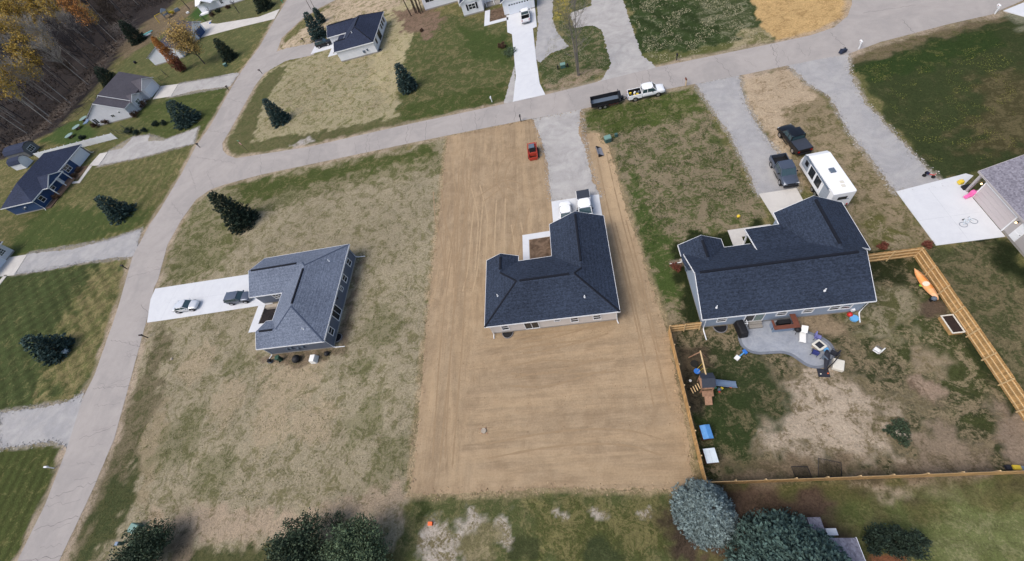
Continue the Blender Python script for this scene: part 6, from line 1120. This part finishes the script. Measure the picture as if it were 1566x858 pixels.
# ------------------------------------------------------------------ vegetation
def cards(name, P, D, Wd, Ln, m, parent, droop=None):
    """leaf sprays: P centres, D unit long axes, widths, lengths -> one mesh of small rhombic faces"""
    n_ = len(P); D = D / np.linalg.norm(D, axis=1, keepdims=True); R_ = rng.normal(size=(n_, 3)); S_ = np.cross(D, R_); S_ /= np.linalg.norm(S_, axis=1, keepdims=True) + 1e-9
    a = P - D * Ln[:, None] * .5; c = P + D * Ln[:, None] * .5; b = P + S_ * Wd[:, None] * .5; d = P - S_ * Wd[:, None] * .5
    co = np.stack([a, b, c, d], 1).reshape(-1, 3).astype(np.float32); me = bpy.data.meshes.new(name); me.vertices.add(n_ * 4); me.vertices.foreach_set('co', co.ravel())
    me.loops.add(n_ * 4); me.loops.foreach_set('vertex_index', np.arange(n_ * 4, dtype=np.int32)); me.polygons.add(n_); me.polygons.foreach_set('loop_start', np.arange(0, n_ * 4, 4, dtype=np.int32)); me.update(calc_edges=True); me.materials.append(m)
    o = bpy.data.objects.new(name, me); COL.objects.link(o); o.parent = parent; return o
def base_from(tip, foot, r):
    g = np.array(at(*foot)); d = g / np.linalg.norm(g); b = g + d * r; D_ = np.linalg.norm(at(*tip)); return float(b[0]), float(b[1]), float(H * (1 - np.linalg.norm(b) / D_))
def spruce_mesh(t, h, r, m, dens=1.0, size=1.0, blunt=.8):
    MB().tube([(0, 0, 0), (0, 0, h * .5), (0, 0, h * .96)], [h * .022, h * .014, .02], 8).build('trunk', M['bark'], t)
    nw = int(h * 3.2 / size ** .5); P, D, Wd, Ln = [], [], [], []
    for k in range(nw):
        z = .18 + (h - .2) * (k / nw) ** 1.05; R0 = r * (1 - z / h) ** blunt * (.93 + .14 * random.random()) + .06; R0 *= 1 if dens > 2 else .80 + .24 * ((k * .34 + random.uniform(-.1, .1)) % 1); nb = max(5, int(14 * dens * (.35 + R0 / r)))
        ph = random.random() * 6.3
        for j in range(nb):
            a = ph + 2 * PI * j / nb + random.uniform(-.2, .2); Rb = R0 * random.uniform(.86, 1.08); ns = max(3, int(Rb / (.17 * size)))
            for q in range(ns):
                u = (q + 1) / ns; rr = Rb * (.25 + .75 * u); zz = z - .22 * rr + .12 * rr * u
                for _ in range(3 if u < .99 else 8):
                    e = random.uniform(-.55, .55); s = random.uniform(.08, .2) * size
                    P.append((rr * math.cos(a) + random.gauss(0, .07) * size - math.sin(a) * e * rr * .16, rr * math.sin(a) + random.gauss(0, .07) * size + math.cos(a) * e * rr * .16, max(.05, zz + random.gauss(0, .05))))
                    D.append((math.cos(a + e * 2.2), math.sin(a + e * 2.2), random.uniform(-.3, .9))); Wd.append(s * random.uniform(.7, 1.2)); Ln.append(s * random.uniform(1.2, 2.0))
    return cards('crown', np.array(P), np.array(D), np.array(Wd), np.array(Ln), m, t)
protos = {}
def spruce(label, tip, foot, r, m='needle', dens=1.0, g='spruces', direct=None):
    x, y, h_ = direct or base_from(tip, foot, r)
    t = thing('spruce_tree', label, 'spruce', (x, y, 0), random.uniform(0, 6), g); spruce_mesh(t, h_ * 1.03, r * 1.18, M[m], dens, 1.5, blunt=.6); return t
for a in (('dark spruce beside the curve of the street above the grey house', (318, 298), (384, 348), 2.5, 'needle_k'), ('blue-green spruce with two white canisters at its foot, lower left lawn', (38, 513), (106, 542), 2.5), ('blue-green spruce on the lawn in front of the blue house', (141, 305), (196, 333), 2.4),
          ('wide dark spruce in front of the pale grey house', (249, 159), (296, 192), 3.3), ('dark spruce on the corner lot above the stop sign', (398, 154), (435, 190), 1.9), ('dark spruce at the right side of the straw lot across the street', (597, 101), (629, 143), 1.9),
          ('tall dark spruce left of the asphalt driveway across the street', (463, 20), (492, 61), 2.3), ('thin spruce between two bare stems at the top', (475, 13), (494, 36), 1.2), ('dark spruce on the lawn right of the yellow tree', (325, 60), (356, 93), 2.1, 'needle_k'),
          ('black-green spruce at the edge of the woods near the two canoes', (178, 33), (216, 66), 3.2, 'needle_k'), ('black-green spruce behind the pale grey house', (143, 103), (174, 128), 2.8, 'needle_k'), ('dark conifer at the top edge beside the white house', (375, -24), (409, 16), 2.8, 'needle_k')):
    spruce(*a)
t = thing('spruce_tree', 'silvery blue spruce at the lower left corner of the fenced yard', 'spruce', (6.9, 2.3, 0), 0, 'spruces'); spruce_mesh(t, 6.6, 2.7, M['needle_b'], 2.3, .85, .62)
t = thing('spruce_tree', 'huge green-blue spruce at the bottom edge', 'spruce', (12.3, -2.5, 0), 0, 'spruces'); spruce_mesh(t, 10.3, 4.9, M['needle_g'], 2.6, 1.15, .62)

def round_tree(name, label, cat, x, y, h, r, m, nc=70, nl=110, ls=.17, g=None, low=.12, squash=1.0, bark='bark', col=None, spread=.34):
    t = thing(name, label, cat, (x, y, 0), 0, g); tr = MB(); tr.tube([(0, 0, 0), (.05, .02, h * .3), (0, 0, h * .6)], [h * .03 + .03, h * .022 + .02, .03], 8); cz = h * (.5 + low / 2); rz = h * (.5 - low / 2); cs = []
    for k in range(nc):
        v = rng.normal(size=3); v /= np.linalg.norm(v); q = random.uniform(.55, 1.0) if k % 4 else random.uniform(.1, .6); cs.append((v[0] * r * q * .88, v[1] * r * q * .88, cz + v[2] * rz * q * .9))
    for c in cs[::5]: tr.tube([(0, 0, h * random.uniform(.15, .4)), (c[0] * .5, c[1] * .5, (c[2] + h * .3) / 2), c], [.05 + h * .006, .03, .012], 5)
    tr.build('trunk', M[bark], t)
    cs = np.array(cs); P = np.repeat(cs, nl, 0); sz = np.repeat(rng.uniform(.6, 1.25, nc), nl)[:, None]; V = rng.normal(size=P.shape); V /= np.linalg.norm(V, axis=1, keepdims=True); P = P + V * (rng.random((len(P), 1)) ** .4) * r * spread * sz
    P[:, 2] = np.maximum(P[:, 2], .08); L_ = rng.uniform(.7, 1.4, len(P)) * ls; cards('crown', P, V + rng.normal(size=V.shape) * .8, L_ * .7, L_ * 1.1, M[m], t); return t
x, y = at(247, 842); round_tree('broadleaf_tree', 'dark green rounded bush next to the pale transformer, bottom left', 'tree', x, y, 4.6, 3.0, 'leaf_d', 90, 130, .2, 'dark leafy trees along the bottom')
x, y = at(484, 838); round_tree('broadleaf_tree', 'dark green leafy tree at the bottom edge, left one of the touching pair', 'tree', x, y, 5.6, 3.2, 'leaf_d', 90, 150, .19, 'dark leafy trees along the bottom')
x, y = at(570, 845); round_tree('broadleaf_tree', 'mid green leafy tree at the bottom edge, right one of the touching pair', 'tree', x, y, 5.4, 3.3, 'leaf_m', 90, 150, .19, 'dark leafy trees along the bottom')
x, y = at(522, 800); round_tree('broadleaf_tree', 'thin grey-green shrub behind the pair of leafy trees at the bottom', 'shrub', x, y, 2.6, 1.6, 'leaf_d', 30, 34, .13, 'dark leafy trees along the bottom')
for k, (u, v, r) in enumerate(((1334, 828, 1.15), (1358, 829, 1.25), (1384, 832, 1.1))): x, y = at(u, v); round_tree('evergreen_shrub', ['dark evergreen shrub right of the small shingled building', 'dark evergreen shrub in the middle of the row at the lower right', 'dark evergreen shrub at the right end of the lower right row'][k], 'shrub', x, y, 2.1, r, 'needle_k', 40, 70, .15, 'row of dark shrubs at the lower right')
for k, (u, v, r, h_, m_, lb) in enumerate(((150.5, 194, 1.3, 1.6, 'leaf_br', 'brown shrub at the south wall of the pale grey house, left one'), (166, 189.5, 1.3, 1.6, 'leaf_br', 'brown shrub at the south wall of the pale grey house, right one'), (221, 163, 1.9, 2.2, 'leaf_br', 'large brown shrub in front of the pale grey house porch'), (209, 179, 1.2, 1.8, 'leaf_br', 'sparse shrub at the corner of the pale grey house'),
        (200, 203, 1.4, 1.3, 'needle_k', 'dark green shrub nearest the gravel turnaround of the blue house'), (211, 205, 1.0, 1.0, 'needle_k', 'low dark shrub beside the gravel turnaround'), (222, 202, 1.0, 1.0, 'needle_k', 'lone dark shrub above the gravel turnaround'), (240, 192, 1.2, 1.1, 'needle_k', 'round dark shrub left of the wide dark spruce'), (253, 190, 1.0, 1.0, 'needle_k', 'small shrub at the foot of the wide dark spruce'),
        (122, 262, 1.1, 1.1, 'leaf_br', 'dark shrub in the bed beside the blue house walk'), (115, 271, 1.0, 1.0, 'leaf_br', 'second shrub in the bed beside the blue house walk'), (90, 302, 1.3, 1.2, 'leaf_br', 'brown shrub at the porch of the blue house'), (128, 212, 1.1, 1.0, 'needle_k', 'dark shrub hiding against the white vinyl fence'),
        (326, 24, 1.2, 1.2, 'leaf_br', 'shrub at the rounded porch of the top white house'), (335, 19, 1.2, 1.2, 'needle_k', 'dark shrub at the wall of the top white house'), (350, 13, 1.0, 1.0, 'leaf_br', 'shrub in the bed of the top white house'), (1033.5, 410, .75, .7, 'leaf_r', 'russet shrub against the left gable wall of the fenced house'), (779, 82, 1.6, .7, 'leaf_m', 'green shrub around the twig pile on the lawn of the white house'), (768, 72, 1.0, .9, 'leaf_br', 'brown twig pile on the lawn of the large white house'),
        (645, 48, .5, .6, 'leaf_br', 'tiny brown bush on the lawn below the dark tree trunks'), (1376, 655, .9, .5, 'leaf_d', 'dark weeds circling the boulder, right side'), (1364, 660, .8, .5, 'leaf_d', 'dark weeds circling the boulder, left side'), (1378, 672, .7, .4, 'leaf_d', 'dark weeds circling the boulder, lower side'), (1418, 376, .6, .5, 'leaf_r', 'dry rust coloured weeds at the fence corner'), (1350, 378, .7, .5, 'leaf_r', 'dry rust coloured weeds by the short fence next to the garage'))):
    x, y = at(u, v); round_tree('shrub', lb, 'shrub', x, y, h_, r, m_, 22, 45, .2 if v < 230 else .12, 'garden shrubs and weeds')

def bare_mesh(t, h, rb, m, nb=26, twigs=5, leaf=None, lsz=.5, nl=0, top=.95, stems=1, r0=.16, spread=.22, lo=.35):
    tr = MB(); tips = []
    for s in range(stems):
        ox, oy = (random.uniform(-.3, .3), random.uniform(-.3, .3)) if stems > 1 else (0, 0); lx, ly = (random.uniform(-1, 1) * h * .1, random.uniform(-1, 1) * h * .1)
        p = [Vector((ox + lx * u ** 1.3, oy + ly * u ** 1.3, h * u * top)) for u in (0, .3, .6, .85, 1)]; tr.tube(p, [r0, r0 * .8, r0 * .5, r0 * .28, .02], 5, cap=False)
        for k in range(nb // stems):
            u = random.uniform(lo, .97); b = Vector((ox + lx * u ** 1.3, oy + ly * u ** 1.3, h * u * top)); a = random.uniform(0, 6.28); L_ = rb * random.uniform(.5, 1.1) * (1.15 - abs(u - .6)); d = Vector((math.cos(a), math.sin(a), random.uniform(.5, 1.4))).normalized(); e = b + d * L_
            tr.tube([b, b + d * L_ * .5 + Vector((0, 0, -.03 * L_)), e], [r0 * .32, r0 * .2, .015], 3, cap=False)
            for _ in range(twigs):
                q = b + d * L_ * random.uniform(.3, 1); d2 = (d + Vector((random.gauss(0, .6), random.gauss(0, .6), random.uniform(0, .6)))).normalized(); f = q + d2 * L_ * random.uniform(.3, .6); tr.tube([q, f], [r0 * .13 + .006, .008], 3, cap=False); tips.append(f)
                for _ in range(2): d3 = (d2 + Vector((random.gauss(0, .7), random.gauss(0, .7), random.uniform(-.1, .5)))).normalized(); w = f - d2 * L_ * .12; tr.tube([w, w + d3 * L_ * .28], [r0 * .08 + .005, .006], 3, cap=False); tips.append(w + d3 * L_ * .2)
    tr.build('trunk', m, t)
    if leaf:
        T = np.array(tips); P = T[rng.integers(0, len(T), nl)] + rng.normal(size=(nl, 3)) * rb * .10; L_ = rng.uniform(.6, 1.3, nl) * lsz; cards('crown', P, rng.normal(size=(nl, 3)), L_ * .7, L_, leaf, t)
    return t
t = thing('broadleaf_tree', 'broad pale yellow autumn tree in front of the far white house', 'tree', (*at(313, 97.5), 0), 0, 'autumn trees by the far white house'); bare_mesh(t, 8.8, 4.6, M['barkd'], 60, 7, M['leaf_p'], .34, 5200, r0=.2, lo=.22)
t = thing('broadleaf_tree', 'narrow autumn tree turning from orange at the top to russet at the foot', 'tree', (*at(281, 108.5), 0), 0, 'autumn trees by the far white house')
hh = 10.6; MB().tube([(0, 0, 0), (0, 0, hh * .9)], [.18, .03], 6).build('trunk', M['barkd'], t)
for z0, z1, m_ in ((.3, 3.6, 'leaf_r'), (3.2, 7.0, 'leaf_br'), (6.0, 10.6, 'leaf_o')):
    nl = 1500; z = rng.uniform(z0, z1, nl); R_ = 1.75 * np.sqrt(np.clip(1 - (z / hh) ** 2.2, .02, 1)) * np.clip(.55 + z / 4, 0, 1); a = rng.uniform(0, 6.28, nl); q = np.sqrt(rng.random(nl)) * (1 + .25 * np.sin(a * 3 + z)); P = np.stack([R_ * q * np.cos(a), R_ * q * np.sin(a), z], 1)
    cards('crown', P, rng.normal(size=(nl, 3)), rng.uniform(.16, .3, nl), rng.uniform(.25, .45, nl), mat('faded_orange_leaves', C(160, 106, 66), rough=.8, var=.25, scale=.6, island=.3) if m_ == 'leaf_br' else M[m_], t)
t = thing('bare_tree', 'tall bare grey tree on the grass island beside the street', 'tree', (*at(886, 116), 0)); bare_mesh(t, 15.5, 3.4, mat('ash_bark', C(112, 108, 102), rough=1), 56, 5, None, stems=4, r0=.1, lo=.18)
for k, (u, v, h_) in enumerate(((629, 24.6, 17), (635.5, 20, 18), (638, 21, 16), (641, 19.5, 18), (643.5, 21, 17), (646, 19, 16), (640, 16, 17), (634, 15, 15))):
    t = thing('bare_tree', ['leftmost dark trunk, standing apart from the cluster beside the large white house', 'left outer trunk within the cluster beside the large white house', 'second trunk from the left in the dark cluster at the top', 'middle trunk of the dark cluster at the top', 'trunk just right of the middle in the dark cluster at the top', 'rightmost dark trunk, nearest the wall of the large white house', 'thin trunk at the back of the dark cluster, behind its middle', 'thin trunk at the back left of the dark cluster'][k], 'tree', (*at(u, v), 0), k, 'cluster of dark trunks at the top'); bare_mesh(t, h_, 2.5, M['bark'], 18, 3, r0=.15, lo=.6)
for k, (u, v, h_) in enumerate(((492, 33, 13), (476, 15, 13))): t = thing('bare_tree', ['slim bare tree rising from the thin spruce at the top', 'slim bare tree at the street edge left of the thin spruce'][k], 'tree', (*at(u, v), 0), k); bare_mesh(t, h_, 1.4, M['bark'], 14, 2, r0=.09, lo=.55)
for k, (u, v, h_) in enumerate(((366, 20.5, 4.2), (327, 28, 3.6), (290, 14.5, 9))): t = thing('bare_tree', ['young dark bare tree on the lawn below the top white house', 'young bare tree at the end of the far concrete drive', 'dark bare tree behind the far white house'][k], 'tree', (*at(u, v), 0), k, 'young bare trees by the far houses'); bare_mesh(t, h_, h_ * .22, M['barkd'], 22, 4, r0=.07 + h_ * .012, lo=.3)
# the woods: a handful of grown trees, each then copied and placed one by one
kinds = []
for k in range(9):
    yel = k >= 5; t = thing('bare_tree' if not yel else 'yellow_tree', '', 'tree', (0, 0, -200), 0, 'trees of the woods')
    bk = [M['barkd'], M['barkg'], M['bark'], M['barkd'], M['barkg'], M['barkg'], M['barkd'], M['barkg'], M['barkd']][k]
    if yel: bare_mesh(t, 16, 3.4, bk, 44, 6, [M['leaf_y'], M['leaf_o'], M['leaf_y'], M['leaf_y']][k - 5], .46, [1150, 800, 700, 1050][k - 5], r0=.17, lo=.5)
    else: bare_mesh(t, 16 - (k == 2) * 5, 3.2, bk, 56, 8, None, r0=.14 + .05 * (k in (0, 3)), lo=[.35, .5, .2, .3, .55][k])
    kinds.append((t, kids(t)))
def proj(x, y, z=0): c = RM @ np.array([x, y, z - H]); return (CX + F * c[0] / c[2], CY + F * c[1] / c[2]) if c[2] > 1 else (9e9, 9e9)
WP = ats([(0, 236), (44, 214), (84, 190), (112, 160), (144, 124), (168, 88), (192, 56), (196, 20), (262, 2), (310, -34)]) + [(-160, 420), (-900, 900), (-1200, -100), (-420, 60)]
pts = []; tries = 0
YR = [((-5, -5), (60, 62)), ((-5, 20), (14, 62)), ((62, -5), (112, 22)), ((112, 4), (176, 50)), ((0, 74), (50, 104)), ((-5, 116), (12, 140)), ((-5, 130), (30, 150))]
while len(pts) < 285 and tries < 60000:
    tries += 1; x, y = random.uniform(-400, -120), random.uniform(88, 345); u, v = proj(x, y); u2, v2 = proj(x, y, 15)
    if u < -25 or v < -25 or u > 330: continue
    if sdist(WP, np.array([x]), np.array([y]))[0] < 1.0: continue
    if any((x - a) ** 2 + (y - b) ** 2 < 34 for a, b, *_ in pts): continue
    pts.append((x, y, u, v, u2, v2))
used = set()
for x, y, u, v, u2, v2 in pts:
    um, vm = proj(x, y, 12.5); yel = any(a[0] < um < b[0] and a[1] < vm < b[1] for a, b in YR) 
    k = random.choice([5, 7, 8] if um < 110 else [6, 6, 7]) if yel else random.choice([0, 1, 2, 1, 4, 4, 3])
    t, ch = kinds[k]; s = random.uniform(.82, 1.2)
    dp_ = sdist(WP, np.array([x]), np.array([y]))[0]; where = 'at the woodland edge' if dp_ < 9 else 'just inside the woods' if dp_ < 25 else 'well inside the woods' if dp_ < 50 else 'deep in the woods'
    near = 'behind the garden sheds' if u < 60 and v > 150 else 'at the left border' if u < 45 else 'above the garden tables' if u < 120 and v > 105 else 'behind the pale grey house' if u < 170 and v > 85 else 'left of the canoes' if u < 185 and v > 45 else 'at the top left' if u < 100 else 'near the play set' if u < 210 else 'beyond the play set'
    hgt = 'short' if s < .92 else 'tall' if s > 1.08 else 'middling'
    lb = (hgt + (' yellow-leaved ' if k != 6 else ' orange-leaved ') if yel else hgt + (' pale-trunked bare ' if k in (1, 4) else ' dark bare ')) + 'tree ' + where + ' ' + near
    if k not in used: used.add(k); r = t; r.location = (x, y, 0); r.rotation_euler = (0, 0, random.uniform(0, 6)); r.scale = (s, s, s); r['label'] = lb
    else: dup(t, (x, y, 0), random.uniform(0, 6), lb, (s, s, s), ch)
    r = None
for k, (t, ch) in enumerate(kinds):
    if k not in used:
        for c in ch: bpy.data.objects.remove(c)
        bpy.data.objects.remove(t)
# undergrowth at the edge of the woods: one mass of twigs and dry leaves
N_ = 44000; xx = rng.uniform(-400, -125, N_ * 5); yy = rng.uniform(85, 330, N_ * 5); sd_ = sdist(WP, xx, yy); kx = (sd_ > -3) & (fbm(xx * .12, yy * .12, 3) + np.clip((14 - sd_) / 40, 0, .2) > .5); xx, yy = xx[kx][:N_], yy[kx][:N_]
zz = rng.random(len(xx)) ** 1.5 * 3.2 * fbm(xx * .3, yy * .3, 2) + .05; o = cards('undergrowth', np.stack([xx, yy, zz], 1), rng.normal(size=(len(xx), 3)) + np.array([0, 0, 1.2]), rng.uniform(.12, .35, len(xx)), rng.uniform(.4, 1.1, len(xx)), mat('dry_undergrowth', C(64, 54, 46), rough=1, var=.35, scale=.3, island=.45), None)
tag(o, 'dense brown undergrowth of twigs and dead leaves covering the woodland floor', 'undergrowth', kind='stuff')
# tufts of taller weeds breaking up the lawns
def clear(x, y): return ~(((x > -77.5) & (x < -50) & (y > 31.8) & (y < 39.6)) | ((x > -53) & (x < -36) & (y > 22.8) & (y < 39.7)) | ((x > 17.4) & (x < 29.5) & (y > 27) & (y < 38)))
def tufts(name, label, poly, N_, m, s=.22, clump=.5, pxy=True):
    P = ats(poly); xs = [p[0] for p in P]; ys = [p[1] for p in P]; xx = rng.uniform(min(xs), max(xs), N_ * 4); yy = rng.uniform(min(ys), max(ys), N_ * 4); ok = clear(xx, yy) & (sdist(ats(ROAD), xx, yy) < 0) & (sdist(P, xx, yy) > .3) & (fbm(xx * .6, yy * .6, 3) > clump); xx, yy = xx[ok][:N_], yy[ok][:N_]
    z = rng.uniform(.03, .08, len(xx)); o = cards(name, np.stack([xx, yy, z], 1), rng.normal(size=(len(xx), 3)) * np.array([1, 1, .25]), rng.uniform(.4, 1, len(xx)) * s * .6, rng.uniform(.6, 1.3, len(xx)) * s, m, None); tag(o, label, 'weeds', kind='stuff')
seed = mat('pale_seed_heads', C(150, 146, 118), rough=1, var=.25, scale=2, island=.25); weed = mat('green_weeds', C(58, 74, 34), rough=1, var=.3, scale=1, island=.35); straw = mat('dry_straw', C(172, 154, 122), rough=1, var=.2, scale=2, island=.25)
tufts('seed_heads', 'pale seed heads scattered in rows over the weedy green field', [(958, -20), (1120, -20), (1165, 55), (1010, 98), (982, 84)], 5200, seed, .24, .5)
tufts('weeds', 'pale and green weeds on the grass island around the bare tree', [(850, 0), (900, 0), (880, 40), (920, 48), (934, 96), (905, 125), (836, 140), (828, 100)], 3200, seed, .17, .45)
tufts('weeds', 'weedy grass clumps on the patchy lot between the soil lot and gravel drive', [(895, 172), (1060, 132), (1160, 300), (1030, 380), (985, 398), (950, 300)], 9000, weed, .17, .52)
tufts('weeds', 'green clumps in the field around the grey house', [(240, 440), (345, 290), (680, 216), (630, 750), (120, 850), (210, 590)], 12000, mat('olive_weeds', C(76, 82, 42), rough=1, var=.3, scale=1, island=.3), .15, .56)
tufts('straw', 'straw tufts on the lot of the white house across the street', [(392, 205), (425, 130), (470, 100), (590, 40), (610, 100), (585, 165)], 6000, straw, .2, .48)
tufts('dandelions', 'yellow-green tufts on the dark right-hand lawn', [(1310, 100), (1560, 60), (1560, 240), (1480, 250), (1420, 250)], 2500, mat('yellow_green_weeds', C(122, 122, 60), rough=1, var=.2, scale=1, island=.3), .13, .55)
# clods on the graded soil
P = ats(SOIL); xx = rng.uniform(-26, 8, 9000); yy = rng.uniform(10, 75, 9000); ok = (sdist(P, xx, yy) > .3) & (sdist(ats([(812, 180), (828, 215), (837, 250), (840, 340), (935, 340), (900, 225), (888, 160)]), xx, yy) < 0) & ~((xx > -9.4) & (xx < -4) & (yy > 31) & (yy < 38.4)); xx, yy = xx[ok], yy[ok]; o = cards('clods', np.stack([xx, yy, rng.uniform(.015, .05, len(xx))], 1), rng.normal(size=(len(xx), 3)) * np.array([1, 1, .3]), rng.uniform(.03, .1, len(xx)), rng.uniform(.05, .14, len(xx)), mat('soil_clods', C(140, 112, 84), rough=1, var=.3, scale=2, island=.35), None); tag(o, 'small clods and pebbles scattered over the graded soil', 'clods', kind='stuff')

# loose stone spilling from the gravel into the grass
px_, py_ = [], []
for g_ in GRV + [SOIL]:
    gp_ = ats(g_); xs = [p[0] for p in gp_]; ys = [p[1] for p in gp_]; n_ = int((max(xs) - min(xs) + max(ys) - min(ys)) * 260); xx = rng.uniform(min(xs) - 1, max(xs) + 1, n_); yy = rng.uniform(min(ys) - 1, max(ys) + 1, n_); sd_ = sdist(gp_, xx, yy)
    ok = (np.abs(sd_) < .25 + .5 * rng.random(n_) ** 2) & (sdist(RP, xx, yy) < 0) & clear(xx, yy)
    if g_ is not SOIL: px_.append(xx[ok]); py_.append(yy[ok])
    else: sx2, sy2 = xx[ok], yy[ok]
xx = np.concatenate(px_); yy = np.concatenate(py_)
def scatter(name, label, xx, yy, m, lo, hi): o = cards(name, np.stack([xx, yy, rng.uniform(.018, .04, len(xx))], 1), rng.normal(size=(len(xx), 3)) * np.array([1, 1, .12]), rng.uniform(lo, hi, len(xx)), rng.uniform(lo, hi, len(xx)) * 1.4, m, None); tag(o, label, 'gravel', kind='stuff')
scatter('loose_gravel', 'loose grey stone scattered along the edges of the gravel drives', xx, yy, mat('loose_stone', C(160, 157, 152), rough=1, var=.15, scale=2, island=.3), .06, .2)
scatter('loose_soil', 'crumbs of soil and straw spilling over the edge of the graded lot', sx2, sy2, mat('loose_soil_crumbs', C(154, 134, 106), rough=1, var=.2, scale=2, island=.3), .06, .22)
